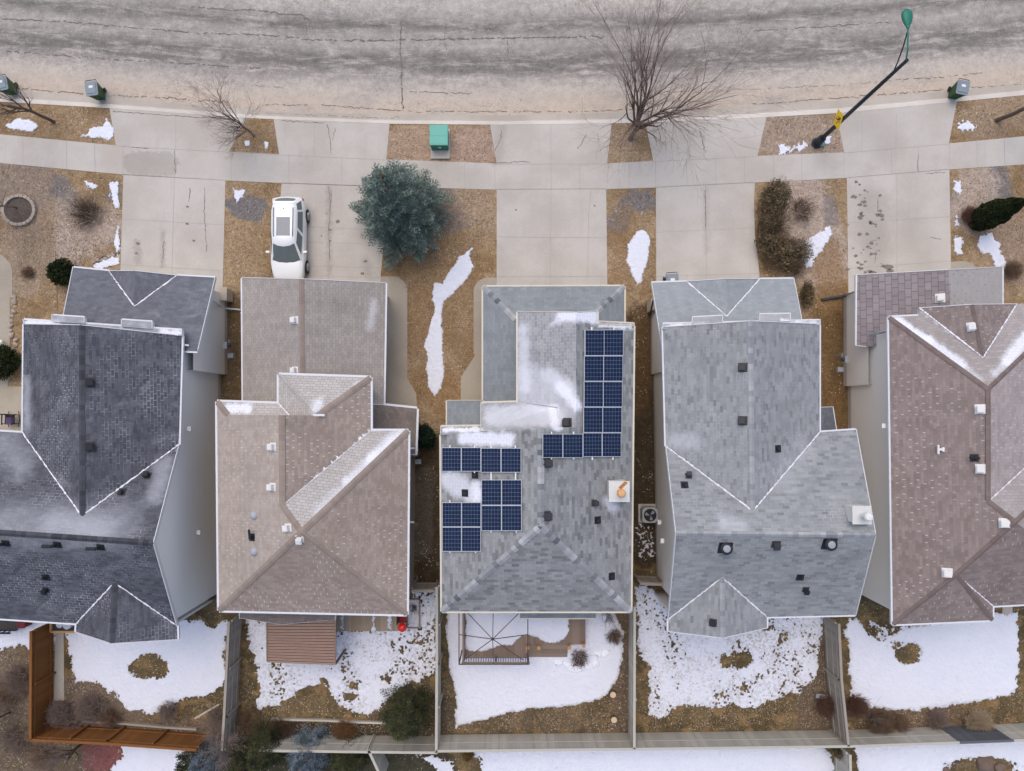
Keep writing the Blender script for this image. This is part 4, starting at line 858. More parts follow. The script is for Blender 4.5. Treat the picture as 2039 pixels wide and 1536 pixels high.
V3 = dict(a=(1031, 621, 5.2), r0=(1147, 622, 6.6), b=(1189, 620, 6.0), b2=(1189, 645, 6.0), c=(1189, 646, 5.95), d=(1262, 649, 5.2), e=(1256, 1218, 5.2), f=(880, 1218, 5.2), g=(878, 866, 5.2), M1=(1077, 852, 7.45), M2=(1077, 1048, 7.45), R2=(1147, 851, 6.6), V1=(1112, 853, 6.15), V2=(1110, 811, 6.1), j=(1031, 801, 5.2), i=(958, 803, 5.2), h2=(960, 851, 5.75))
r3, b3 = roof_block(h3, 'roof', V3, [('r0', 'b', 'c', 'd', 'e', 'M2', 'M1', 'R2'), ('g', 'M1', 'M2', 'f'), ('M2', 'e', 'f')], SH3, CAP3, trim=M_CREAM, gut=.10, capw=.17, skip=['r0-R2','M1-g','R2-M1'])
r3f, b3f = roof_block(h3, 'roof', V3, [('a', 'r0', 'R2', 'V1', 'V2', 'j')], SH3F, CAP3, trim=M_CREAM, gut=.10, skip=['r0-R2','R2-V1','V1-V2','V2-j'], label='frosted front west slope with drifted snow')
roof_block(h3, 'pent_roof', dict(i=V3['i'], j=V3['j'], V2=(1110, 811, 5.98), V1=(1112, 857, 6.12), h2=(958, 859, 5.6)), [('i', 'j', 'V2', 'V1', 'h2')], SH3F, CAP3, trim=M_CREAM, gut=.1, skip=['j-V2','V2-V1','V1-h2'])
roof_block(h3, 'pent_roof', dict(g=(878, 850, 5.15), h=(958, 849, 5.15), k=(962, 866, 5.55), l=(878, 867, 5.4)), [('g', 'h', 'k', 'l')], SH3, CAP3, trim=M_CREAM, gut=.1, skip=['k-l','h-k'])
roof_block(h3, 'pent_roof', dict(a=(1184, 640, 5.15), b=(1262, 644, 5.12), c=(1262, 658, 5.25), d=(1186, 656, 5.4)), [('a', 'b', 'c', 'd')], SH3F, CAP3, trim=M_CREAM, gut=.06, skip=['c-d','d-a'])
g3, gb3 = roof_block(h3, 'garage_roof', dict(a=(962, 571, 2.9), b=(1243, 570, 2.9), c=(1188, 622, 3.65), d=(1188, 720, 3.65), e=(1243, 720, 2.9), f=(1033, 643, 3.85), h=(1033, 801, 3.85), i=(962, 801, 2.9)),
    [('a', 'b', 'c', 'f'), ('b', 'e', 'd', 'c'), ('a', 'f', 'h', 'i')], SH3G, CAP3, trim=M_CREAM, gut=.1, skip=['f-h','f-c','c-d','d-e','h-i'], label='smooth grey hipped garage roof')
roof_block(h3, 'side_roof', dict(a=(890, 798, 2.9), b=(962, 798, 3.3), c=(962, 860, 3.3), d=(890, 860, 2.9)), [('a', 'b', 'c', 'd')], SH3G, CAP3, trim=M_CREAM, gut=.08, label='small low roof beside the garage')
roof_block(h3, 'bay_roof', dict(a=(1036, 1205, 3.9), b=(1186, 1205, 3.9), c=(1186, 1231, 3.3), d=(1036, 1231, 3.3)), [('a', 'b', 'c', 'd')], SH3G, CAP3, trim=M_CREAM, gut=.08, label='narrow low roof strip over the rear bay')
walls(h3, px_poly([(1031, 621), (1189, 620), (1189, 646), (1262, 649), (1256, 1218), (880, 1218), (878, 850), (958, 850), (958, 803), (1031, 801)], 5.2, .36), b3, S_TAN, ztop=5.0)
walls(h3, px_poly([(962, 571), (1243, 570), (1243, 700), (962, 801)], 2.9, .4), gb3, S_TAN, ztop=2.7)
for x, y in ((1089, 922), (1088, 1028)): vent_box(r3, b3, x, y, M_DARK, .38)
vent_box(r3f, b3f if b3f.ray_cast(Vector((0, 0, CAM_H)), ray(1130, 842))[0] else b3, 1130, 842, M_DARK, .38)
vent_box(r3, b3, 1183, 1002, M_DARK, .26); vent_pipe(r3, b3, 1190, 1036); vent_pipe(r3, b3, 1218, 1148, h=.22); vent_pipe(r3, b3, 946, 946, h=.2); vent_pipe(r3, b3, 926, 982, h=.2)
chimney(h3, 1233, 979, 6.75, (0.82, 0.82), (.02, -.02), rust=True)
# solar panels, each lying on the slope a hand above the shingles
def panel_grid(x0, x1, y0, y1, nx, ny):
    for i in range(nx):
        for j in range(ny):
            fx = lambda k: x0 + (x1 - x0) * k / nx; fy = lambda k: y0 + (y1 - y0) * k / ny
            q = []
            for (a, b) in ((i, j), (i + 1, j), (i + 1, j + 1), (i, j + 1)):
                p, n = hit(b3, fx(a), fy(b)); q.append((p, n))
            n = hit(b3, fx(i + .5), fy(j + .5))[1]; n = n if n.z > 0 else -n; up = n * .12
            Q = [p + up for p, _ in q]; c = sum(Q, Vector()) / 4; th = n * .045
            mb = MB(); inn = [c + (p - c) * 0.955 for p in Q]; Q2 = [c + (p - c) * 0.992 for p in Q]
            for k in range(4):
                l = (k + 1) % 4
                mb.face([Q2[k], inn[k], inn[l], Q2[l]][::-1], 0); mb.face([Q2[k] - th, Q2[l] - th, Q2[l], Q2[k]], 0); mb.face([Q2[k] - th, inn[k] - th, inn[l] - th, Q2[l] - th], 0)
            f = mb.build('solar_panel', M_ALU, h3); cm = MB(); dn = n * .006
            cm.face([inn[0] - dn, inn[3] - dn, inn[2] - dn, inn[1] - dn], 0, [(0, 1), (0, 0), (1, 0), (1, 1)]); cm.build('cell_sheet', M_CELL, f)
for y0, y1, xl, xr in ((657, 709, 1161, 1239), (709, 760, 1160.5, 1238), (760, 811, 1160, 1237), (811, 862, 1159, 1236), (862, 910, 1158, 1234)): panel_grid(xl, xr, y0, y1, 2, 1)
panel_grid(1078, 1158, 864, 912, 2, 1); panel_grid(882, 960, 891, 939, 2, 1); panel_grid(960, 1040, 892, 941, 2, 1); panel_grid(961, 1041, 955, 1057, 2, 2); panel_grid(883, 960, 1000, 1098, 2, 2)
mb = MB()
for pts in ([(1178, 652), (1179, 916)], [(1222, 652), (1220, 916)], [(1098, 860), (1098, 915)], [(1142, 860), (1142, 915)], [(896, 887), (896, 942)], [(945, 887), (945, 942)], [(978, 887), (978, 1060)], [(1026, 887), (1028, 1060)], [(896, 996), (896, 1101)], [(946, 996), (947, 1101)]):
    A, n = hit(b3, *pts[0]); B, _ = hit(b3, *pts[1]); mb.beam(A + Vector((0, 0, .06)), B + Vector((0, 0, .06)), .06, .05)
mb.build('mounting_rail', M_ALU, r3)

# ---- house 4, pale grey gabled roof
SH4 = mat_shingle('pale_grey_shingle', (0.23, 0.242, 0.25), (0.30, 0.312, 0.318), (0.17, 0.185, 0.20), w_=.33, h_=.15, gapk=.3, snowgap=.38, tabs=.2, tone=.2, dust=.12, snow=[((1590, 900, 5.6), (1545, 950, 6.2), .3, .8, .12), ((1380, 880, 5.8), (1345, 880, 5.5), .2, .5, .25), ((1440, 1040, 7.3), (1470, 1050, 7.4), .2, .4, .25)])
SH4G = mat_shingle('pale_grey_garage_shingle', (0.265, 0.29, 0.308), (0.307, 0.332, 0.348), (0.20, 0.22, 0.25), gapk=.3, tone=.25)
CAP4 = mat_shingle('pale_grey_cap', (0.24, 0.26, 0.28), (0.40, 0.41, 0.42), (0.2, 0.21, 0.22), w_=.24, h_=.24, gapk=.2)
FROST4 = mat_shingle('frosted_strip_shingle', (.31, .32, .34), (.38, .39, .41), (.3, .31, .34), tone=.4, snow=[((1335, 652, 5.3), (1400, 648, 5.3), .07, .15, .9), ((1560, 640, 5.3), (1622, 645, 5.3), .07, .15, .8)])
h4 = thing('house', P(1490, 940, 0), 'house with light grey gabled roof, two round black vents and white chimney', 'house', 'houses along the street')
V4 = dict(A1=(1320, 652, 5.25), A2=(1494, 640, 7.0), A3=(1632, 646, 5.25), B1=(1326, 889, 5.25), B2=(1499, 1018, 7.1), B3=(1632, 861, 5.25), C=(1704, 856, 5.25), D1=(1346, 1062, 7.7), D2=(1743, 1066, 7.7), F3=(1703, 1225, 5.25), F2=(1527, 1229, 5.25), Fa=(1438, 1150, 6.3), F1=(1331, 1233, 5.25), G1=(1331, 1257, 5.25), G2=(1440, 1270, 6.4), G3=(1527, 1250, 5.25))
r4, b4 = roof_block(h4, 'roof', V4, [('A1', 'A2', 'B2', 'B1'), ('A2', 'A3', 'B3', 'B2'), ('B1', 'B2', 'B3', 'C', 'D2', 'D1'), ('D1', 'D2', 'F3', 'F2', 'Fa', 'F1'), ('F1', 'Fa', 'G2', 'G1'), ('Fa', 'F2', 'G3', 'G2')], SH4, CAP4, capw=.13, gut=.09)
g4, gb4 = roof_block(h4, 'garage_roof', dict(a=(1298, 563, 2.9), b=(1368, 561, 2.9), c=(1512, 556, 2.9), d=(1580, 555, 2.9), e=(1606, 690, 4.98), f=(1319, 695, 4.98), p=(1447, 630, 3.94), q=(1445, 556, 3.7)), [('a', 'b', 'p', 'c', 'd', 'e', 'f'), ('b', 'q', 'p'), ('q', 'c', 'p')], SH4G, CAP4, cap=False, label='pale grey garage roof with small front gable', gut=.09)
roof_block(h4, 'pent_roof', dict(a=(1320, 645, 5.12), b=(1632, 638, 5.12), c=(1632, 648, 5.35), d=(1320, 656, 5.35)), [('a', 'b', 'c', 'd')], FROST4, CAP4, gut=.08, skip=['c-d'])
for q in ([(1379, 632), (1438, 629), (1438, 643), (1379, 646)], [(1513, 626), (1573, 625), (1573, 640), (1513, 641)]):
    roof_block(h4, 'window_hood', dict(a=(*q[0], 5.0), b=(*q[1], 5.0), c=(*q[2], 5.25), d=(*q[3], 5.25)), [('a', 'b', 'c', 'd')], FROST4, CAP4, gut=.07, skip=['c-d'])
roof_block(h4, 'side_roof', dict(a=(1628, 812, 3.4), b=(1658, 811, 2.9), c=(1668, 875, 2.9), d=(1628, 875, 3.4)), [('a', 'b', 'c', 'd')], SH1G, CAP4, gut=.06, label='small dark low roof at the side')
walls(h4, px_poly([(1322, 660), (1630, 652), (1630, 870), (1702, 868), (1702, 1220), (1332, 1228)], 5.25, .46), b4, S_BEIGE)
walls(h4, px_poly([(1298, 563), (1580, 556), (1580, 760), (1298, 760)], 2.9, .5), gb4, S_BEIGE, ztop=4.3)
walls(h4, px_poly([(1333, 1220), (1525, 1220), (1525, 1246), (1333, 1252)], 5.25, .3), b4, S_BEIGE)
vent_box(r4, b4, 1479, 732, M_DARK, .36); vent_box(r4, b4, 1479, 838, M_DARK, .36); vent_box(r4, b4, 1371, 948, M_DARK, .26); vent_pipe(r4, b4, 1363, 966, h=.2); vent_pipe(r4, b4, 1549, 894, h=.2)
vent_round(r4, b4, 1444, 1091); vent_round(r4, b4, 1651, 1083); vent_box(r4, b4, 1545, 1084, M_DARK, .34); vent_pipe(r4, b4, 1593, 1150); vent_box(r4, b4, 1604, 1174, M_BLACK, .26); vent_box(r4, b4, 1420, 1240, M_BLACK, .30)
chimney(h4, 1716, 1026, 7.9, (0.72, 0.68), (.02, .0)); wall_vent(h4, 1322, 1077, 4.5, -1); wall_vent(h4, 1316, 1040, 3.0, -1)
mb = MB(); q = P(1298, 610, .6); mb.box((q.x, q.y, .7), (.35, .6, 1.2)); mb.build('side_bump_out', simple('tan_cladding', (.50, .42, .33), .7), h4)
downspout(h4, [P(1301, 598, 2.6), P(1296, 620, 1.0), P(1292, 628, .3)], M_DARK)

# ---- house 5, brown roof (right edge)
H5S = [((1790, 640, 5.4), (1850, 678, 5.9), .16, .2, .95), ((1850, 680, 5.9), (1915, 725, 6.5), .18, .25, .8), ((1915, 728, 6.5), (1945, 755, 6.7), .1, .25, .4), ((2036, 672, 5.6), (2000, 720, 6.2), .18, .25, .85), ((2000, 722, 6.2), (1980, 745, 6.6), .1, .2, .5), ((1840, 622, 5.4), (1900, 665, 5.8), .02, .1, .35), ((1995, 1180, 5.8), (1950, 1165, 6.2), .1, .3, .25)]
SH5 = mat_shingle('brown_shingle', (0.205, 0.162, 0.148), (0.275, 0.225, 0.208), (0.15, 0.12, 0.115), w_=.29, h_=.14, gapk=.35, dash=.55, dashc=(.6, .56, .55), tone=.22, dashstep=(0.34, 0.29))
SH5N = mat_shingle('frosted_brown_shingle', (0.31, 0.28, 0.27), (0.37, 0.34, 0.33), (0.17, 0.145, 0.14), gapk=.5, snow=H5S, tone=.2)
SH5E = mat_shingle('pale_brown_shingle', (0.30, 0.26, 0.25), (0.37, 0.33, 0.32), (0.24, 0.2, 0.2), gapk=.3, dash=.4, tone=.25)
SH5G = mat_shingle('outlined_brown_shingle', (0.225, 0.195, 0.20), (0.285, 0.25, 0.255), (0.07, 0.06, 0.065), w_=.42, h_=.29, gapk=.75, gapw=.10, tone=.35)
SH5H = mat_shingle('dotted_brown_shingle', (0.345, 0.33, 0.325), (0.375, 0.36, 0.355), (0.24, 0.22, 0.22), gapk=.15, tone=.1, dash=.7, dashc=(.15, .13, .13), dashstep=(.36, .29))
CAP5 = mat_shingle('brown_cap', (0.165, 0.125, 0.115), (0.205, 0.16, 0.145), (0.13, 0.1, 0.1), w_=.5, h_=.5, gapk=.25)
h5 = thing('house', P(1900, 900, 0), 'reddish brown shingled house at the right edge with snowy roof hips', 'house', 'houses along the street')
V5 = dict(a=(1770, 632, 5.2), b=(1829, 629, 5.2), Hn=(1968, 775, 6.98), Hs=(1968, 998, 6.98), Q=(2022, 1040, 7.44), P=(1905, 1144, 6.3), SW=(1778, 1244, 5.2), B=(1977, 1235, 5.2), C=(1977, 1207, 5.2), u=(2230, 1194, 5.2), ap=(1957, 712, 6.3), v1=(1831, 614, 5.2), v2=(2024, 606, 5.2), rg=(1936, 607, 6.25), r=(2150, 600, 5.2), s=(2150, 830, 5.2), t=(2240, 830, 5.2))
r5, b5 = roof_block(h5, 'roof', V5, [('a', 'Hn', 'Hs', 'Q', 'P', 'SW'), ('SW', 'P', 'B'), ('P', 'C', 'B'), ('Q', 'u', 'C', 'P')], SH5, CAP5, capw=.12, skip=['a-Hn','Hn-Hs','Hs-Q','v1-ap','ap-v2','Hn-r','Hs-s','Q-t','s-t','Q-u','b-v1','v2-r','ap-Hn'])
r5g, b5g = roof_block(h5, 'roof', V5, [('v1', 'rg', 'ap'), ('rg', 'v2', 'ap')], SH5, CAP5, cap=True, gut=.05, capw=.1, skip=['a-Hn','Hn-Hs','Hs-Q','v1-ap','ap-v2','Hn-r','Hs-s','Q-t','s-t','Q-u','b-v1','v2-r','ap-Hn'], label='front cross gable')
r5n, b5n = roof_block(h5, 'roof', V5, [('a', 'b', 'v1', 'ap', 'Hn'), ('ap', 'v2', 'r', 'Hn'), ('Hs', 's', 't', 'Q')], SH5N, CAP5, cap=False, valley=False, skip=['a-Hn','Hn-Hs','Hs-Q','v1-ap','ap-v2','Hn-r','Hs-s','Q-t','s-t','Q-u','b-v1','v2-r','ap-Hn'], label='frosted street side slopes with snow along the hips')
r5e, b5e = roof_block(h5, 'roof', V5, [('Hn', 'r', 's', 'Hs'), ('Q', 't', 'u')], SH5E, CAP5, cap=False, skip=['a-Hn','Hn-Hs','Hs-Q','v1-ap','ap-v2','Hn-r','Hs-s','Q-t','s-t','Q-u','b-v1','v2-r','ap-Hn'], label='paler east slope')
mb = MB()
for a, b in (('a', 'Hn'), ('r', 'Hn'), ('Hn', 'Hs'), ('Hs', 'Q'), ('Q', 't')): mb = MB(); hipcap(mb, V5[a], V5[b], .11); mb.build('ridge_cap', CAP5, r5)
for a, b in (('v1', 'ap'), ('v2', 'ap'), ('Hs', 's')):
    mb = MB()
    A, B = P(*V5[a]), P(*V5[b]); k = 50; d = (B - A).normalized(); s = Vector((-d.y, d.x, 0))
    for i in range(k):
        p0 = A.lerp(B, i / k) + Vector((0, 0, .03)); p1 = A.lerp(B, (i + 1) / k) + Vector((0, 0, .03)); w1 = random.uniform(.01, .05); mb.face([p0 - s * w1, p1 - s * w1, p1 + s * w1 * .8, p0 + s * w1])
    mb.build('roof_valley', M_VALL, r5)
g5, gb5 = roof_block(h5, 'garage_roof', dict(a=(1707, 548, 2.9), b=(1889, 538, 4.55), d=(1893, 690, 4.55), e=(1726, 690, 3.05), f=(1706, 688, 2.9)), [('a', 'b', 'd', 'e', 'f')], SH5G, CAP5, label='garage roof slope with dark outlined shingles', gut=.1, skip=['b-d','d-e'])
roof_block(h5, 'garage_roof', dict(b=(1889, 538, 4.55), c=(1996, 532, 2.9), c2=(1996, 640, 2.9), d=(1893, 640, 4.55)), [('b', 'c', 'c2', 'd')], SH5H, CAP5, label='paler dotted garage roof slope', gut=.1, skip=['b-d','d-c2'])
walls(h5, px_poly([(1772, 640), (2150, 620), (2230, 1194), (1977, 1204), (1977, 1232), (1780, 1240)], 5.2, .33), b5, S_BEIGE)
walls(h5, px_poly([(1707, 548), (1996, 532), (1996, 700), (1707, 800)], 2.9, .62), gb5, S_BEIGE, ztop=2.8)
for x, y in ((1952, 815), (1953, 934), (2000, 1042), (1886, 1141)): vent_box(r5, b5, x, y, M_WVENT, .38)
vent_box(r5g, b5g, 1935, 651, M_WVENT, .36); vent_box(g5, gb5, 1872, 594, M_WVENT, .38)
vent_pipe(r5, b5, 1940, 912, side=R(175), r=.06); 
p, n = hit(b5, 1873, 895); mb = MB(); mb.box(p + n * .08, (.28, .1, .12)); mb.box(p + n * .1 + Vector((-.12, 0, 0)), (.08, .42, .08)); mb.box(p + n * .1 + Vector((.1, 0, 0)), (.1, .2, .1)); mb.build('antenna', M_WVENT, r5)
downspout(h5, [P(1707, 580, 2.8), P(1684, 588, .3)], M_GREY, .045); mb = MB(); mb.tube([P(1684, 588, .25), P(1668, 592, .12), P(1636, 597, .1)], .075, 10); mb.build('drain_hose', M_DARK, h5)
downspout(h5, [P(1769, 660, 5.05), P(1755, 663, 4.2), P(1732, 667, 3.2)], M_GREY, .05); meter(h5, 1688, 716, -1); wall_vent(h5, 1762, 848, 4.8, -1)
mb = MB(); A = P(1720, 1183, .06); mb.prism([tuple(P(x, y, 0)[:2]) for x, y in [(1815, 1236), (1995, 1222), (1995, 1205), (2015, 1203), (2015, 1238), (1985, 1243), (1830, 1252), (1815, 1252)]], -.05, .05)
tag(mb.build('back_path', M_GUT), 'narrow concrete strip along the rear wall of the brown roofed house', kind='structure')
tag(bpy.data.objects['back_path'], 'narrow grey concrete strip beside the orange fence', kind='structure')

# ================================================================== FENCES
def fence(path, mat, label, h=1.85, bay=2.44, bw=0.14, gap=0.006, postside=-1, dark_bays=(), group='board fences around the back yards', thick=.02, midrail=True, cap=True, postdrop=None):
    """path: list of ground pixels. boards on one side of the rails, posts on the other (postside along left normal)"""
    W = [P(x, y, 0) for x, y in path]
    t = thing('board_fence', W[0].lerp(W[-1], .5), label, 'fence', group)
    for sgi, (a, b) in enumerate(zip(W[:-1], W[1:])):
        L = (b - a).length; n = max(1, round(L / bay)); d = (b - a).normalized(); s = Vector((-d.y, d.x, 0)); rz = math.atan2(d.y, d.x)
        for i in range(n):
            p0 = a.lerp(b, i / n); p1 = a.lerp(b, (i + 1) / n); mb = MB(); l = (p1 - p0).length; k = max(1, int(l / (bw + gap)))
            for j in range(k):
                q = p0.lerp(p1, (j + .5) / k); hh = h + random.uniform(-.008, .008)
                mb.box((q.x, q.y, .05 + hh / 2), (l / k - gap, thick, hh), rz)
            o = mb.build('board_panel', M_DPANEL if sgi in dark_bays else mat, t)
            if sgi in dark_bays: o['label'] = 'dark slate grey panel'
            w = s * (postside * .035); fm = M_DPANEL if sgi in dark_bays else mat
            for z in ((.35, 1.05, 1.62) if midrail else (.35, 1.62)): r = MB(); r.beam(p0 + w + Vector((0, 0, z)), p1 + w + Vector((0, 0, z)), .04, .085); r.build('rail', fm, t)
            w2 = s * (-postside * .022)
            if midrail: r = MB(); r.beam(p0 + w2 + Vector((0, 0, 1.02)), p1 + w2 + Vector((0, 0, 1.02)), .018, .07); r.build('rail', fm, t)
            if cap: r = MB(); r.beam(p0 + Vector((0, 0, h + .075)), p1 + Vector((0, 0, h + .075)), .13, .035); r.build('cap_rail', fm, t)
        for i in range(n + 1):
            q = a.lerp(b, i / n) + s * postside * .1; m = MB(); m.box((q.x, q.y, (h - .1) / 2), (.09, .09, h - .06), rz); m.build('post', mat, t)
    return t
M_DPANEL = mat_wood('slate_board', (0.075, 0.08, 0.088), (0.13, 0.135, 0.145), sc=(6, 6, 1.2))
fence([(108, 1236), (107, 1442)], M_FORNG, 'orange brown stained board fence running down the left back yard', postside=1, midrail=False)
fence([(107, 1442), (250, 1449), (422, 1461)], M_FORNG, 'orange brown stained board fence closing the back yard of the dark roofed house', postside=1, midrail=False, bay=2.3)
fence([(483, 1218), (474, 1400), (470, 1462)], M_FTAUPE, 'taupe board fence between the dark roofed and tan roofed back yards', postside=1, bay=2.4)
fence([(540, 1462), (700, 1464), (876, 1466)], M_FGREY, 'weathered grey back fence behind the tan roofed house, next to the dark conifers', postside=-1)
fence([(877, 1152), (877, 1300), (876, 1466)], M_FGREY, 'narrow looking grey fence between the tan roofed and solar house yards', postside=1)
fence([(876, 1463), (1251, 1459)], M_FGREY, 'weathered grey back fence behind the solar panel house', postside=-1)
fence([(1251, 1459), (1657, 1454)], M_FGREY, 'weathered grey back fence behind the grey gabled house', postside=-1)
fence([(1252, 1190), (1251, 1459)], M_FGREY, 'tall grey board fence between the solar and grey gabled house yards', postside=1)
fence([(1639, 1222), (1644, 1330), (1657, 1454)], M_FTAUPE, 'taupe board fence between the grey gabled and brown roofed house yards', postside=-1)
fence([(1657, 1454), (1867, 1447), (1970, 1443), (2160, 1434)], M_FGREY, 'pale grey back fence with one dark panel at the lower right', postside=-1, dark_bays=(1,))
fence([(1660, 1470), (1662, 1570)], M_FGREY, 'short fence running away from the back fence at the lower right', postside=-1, midrail=False)
fence([(748, 1462), (775, 1520)], M_FGREY, 'short leaning grey fence leaving the back fence by the conifers', postside=-1, midrail=False)
fence([(1262, 1146), (1306, 1148)], M_FTAUPE, 'small fence closing the gap by the air conditioner', postside=1, midrail=False)
fence([(829, 1160), (872, 1160)], M_FTAUPE, 'small dark fence between the tan roofed and solar houses', postside=1, midrail=False)

# ================================================================== TREES AND PLANTS
def tri_tubes(segs, n=3):
    """segs: list of (p0, r0, p1, r1) -> V, F numpy"""
    A = np.array([s[0] for s in segs]); B = np.array([s[2] for s in segs]); ra = np.array([s[1] for s in segs])[:, None]; rb = np.array([s[3] for s in segs])[:, None]
    d = B - A; L = np.linalg.norm(d, axis=1, keepdims=True) + 1e-9; d = d / L
    ref = np.where(np.abs(d[:, :1]) < .9, np.array([[1., 0, 0]]), np.array([[0, 1., 0]])); x = np.cross(d, ref); x /= np.linalg.norm(x, axis=1, keepdims=True); y = np.cross(d, x)
    V = []
    for k in range(n):
        c, s = math.cos(2 * math.pi * k / n), math.sin(2 * math.pi * k / n); o = x * c + y * s
        V.append(A + o * ra); V.append(B + o * rb)
    V = np.stack(V, 1).reshape(-1, 3); m = len(segs); base = np.arange(m)[:, None] * (2 * n)
    F = np.concatenate([base + np.array([[2 * k, 2 * ((k + 1) % n), 2 * ((k + 1) % n) + 1, 2 * k + 1]]) for k in range(n)], 0)
    return V, F
def grow(rng, p, d, L, r, lev, maxlev, segs, spread, up, kids, limb=1.0):
    n = 5 if lev < 2 else 4; q = Vector(p); dd = Vector(d); pts = []
    for i in range(n):
        r0 = r * (1 - .75 * i / n) if lev else r * (1 - .35 * i / n); r1 = r * (1 - .75 * (i + 1) / n) if lev else r * (1 - .35 * (i + 1) / n)
        nd = (dd + Vector((rng.gauss(0, .10), rng.gauss(0, .10), rng.gauss(0, .06) + up * .10))).normalized(); q2 = q + nd * (L / n)
        segs[min(lev, 3)].append((tuple(q), max(r0, .004), tuple(q2), max(r1, .0035))); pts.append((q2, nd, r1)); q, dd = q2, nd
    if lev >= maxlev: return
    k = kids[min(lev, len(kids) - 1)]
    for j in range(k):
        if lev == 0: i = rng.randint(2, n - 1)
        else: i = rng.randint(0, n - 1)
        c, nd, rr = pts[i]; ang = rng.uniform(0, 6.283); o = nd.orthogonal().normalized(); o.rotate(Matrix.Rotation(ang, 3, nd))
        sp = spread * rng.uniform(.6, 1.3); cd_ = (nd * math.cos(sp) + o * math.sin(sp)).normalized()
        grow(rng, c, cd_, L * rng.uniform(.50, .78) * (limb if lev == 0 else 1), max(rr * .72, .004), lev + 1, maxlev, segs, spread, up, kids)
def bare_tree(px, py, h, label, seed, trunkr=.11, spread=.62, lean=(0, 0), kids=(7, 5, 4, 4), trunk=.34, twig=M_TWIG, name='bare_tree', cat='tree', group='leafless deciduous trees', maxlev=4, up=.9, stems=1, wide=1.0, limb=1.0):
    rng = random.Random(seed); b = P(px, py, 0); t = thing(name, b, label, cat, group); segs = [[], [], [], []]
    for s in range(stems):
        d0 = Vector((lean[0] + rng.gauss(0, .05), lean[1] + rng.gauss(0, .05), 1)).normalized()
        grow(rng, b - Vector((0, 0, .05)), d0, h * trunk, trunkr, 0, maxlev, segs, spread, up, kids, limb)
    # scale the crown to the wanted height
    zmax = max(s[2][2] for L in segs for s in L); k = h / zmax
    def sc(p):
        f = k * (1 + (wide - 1) * min(1, max(0, p[2] * k / h * 2.2 - .15))); return (b.x + (p[0] - b.x) * f, b.y + (p[1] - b.y) * f, p[2] * k)
    V, F = tri_tubes([(sc(s[0]), s[1] * 1.0, sc(s[2]), s[3]) for s in segs[0]], 8); npmesh('trunk', V, F, M_BARK, t, smooth=True)
    V, F = tri_tubes([(sc(s[0]), s[1], sc(s[2]), s[3]) for s in segs[1] + segs[2]], 5); c = npmesh('crown', V, F, M_BARK, t)
    if segs[3]: V, F = tri_tubes([(sc(s[0]), s[1], sc(s[2]), s[3]) for s in segs[3]], 3); npmesh('twigs', V, F, twig, c)
    return t
bare_tree(1256, 278, 9.8, 'large leafless tree with a wide vase shaped crown beside the street', 8, trunkr=.15, spread=.50, kids=(10, 6, 5, 5), trunk=.13, lean=(.06, .10), wide=1.75, up=.75, limb=3.6)
bare_tree(506, 270, 5.6, 'small leafless tree leaning over the driveway near the second boulevard', 11, trunkr=.075, spread=.50, kids=(7, 5, 5, 4), trunk=.22, lean=(-.12, .02), wide=1.25, limb=1.9)
bare_tree(107, 243, 6.2, 'leafless tree with a forked trunk on the left boulevard', 17, trunkr=.10, spread=.45, kids=(6, 4, 3, 3), trunk=.45, lean=(-.06, 0))
bare_tree(1984, 240, 6.5, 'leafless tree leaning out of the right edge of the boulevard', 23, trunkr=.13, spread=.45, kids=(6, 4, 3, 3), trunk=.40)
bare_tree(36, 415, 4.8, 'thin leafless tree standing inside the ring of stones', 29, trunkr=.055, spread=.75, kids=(8, 5, 4, 3), trunk=.30, lean=(-.12, .05), wide=1.5)
bare_tree(1712, 1412, 4.2, 'spindly leafless sapling overhanging the back fence at the right', 31, trunkr=.04, spread=.45, kids=(5, 3, 2, 2), trunk=.45, maxlev=3)
bare_tree(470, 1440, 3.6, 'tangled leafless tree where the orange and taupe fences meet', 37, trunkr=.05, spread=.85, kids=(9, 6, 5, 4), trunk=.20, up=.5)
bare_tree(20, 1420, 3.4, 'bushy leafless tree in the lower left corner', 41, trunkr=.05, spread=.9, kids=(8, 6, 5, 4), trunk=.22, up=.4)
bare_tree(165, 1480, 3.8, 'leafless tree with long thin limbs at the lower left', 43, trunkr=.08, spread=.8, kids=(7, 5, 4, 3), trunk=.25, up=.4)
bare_tree(1205, 1195, 2.6, 'leafless shrub tree at the rear corner of the solar panel house', 47, trunkr=.03, spread=.55, kids=(8, 5, 4, 3), trunk=.25, lean=(.05, -.25))

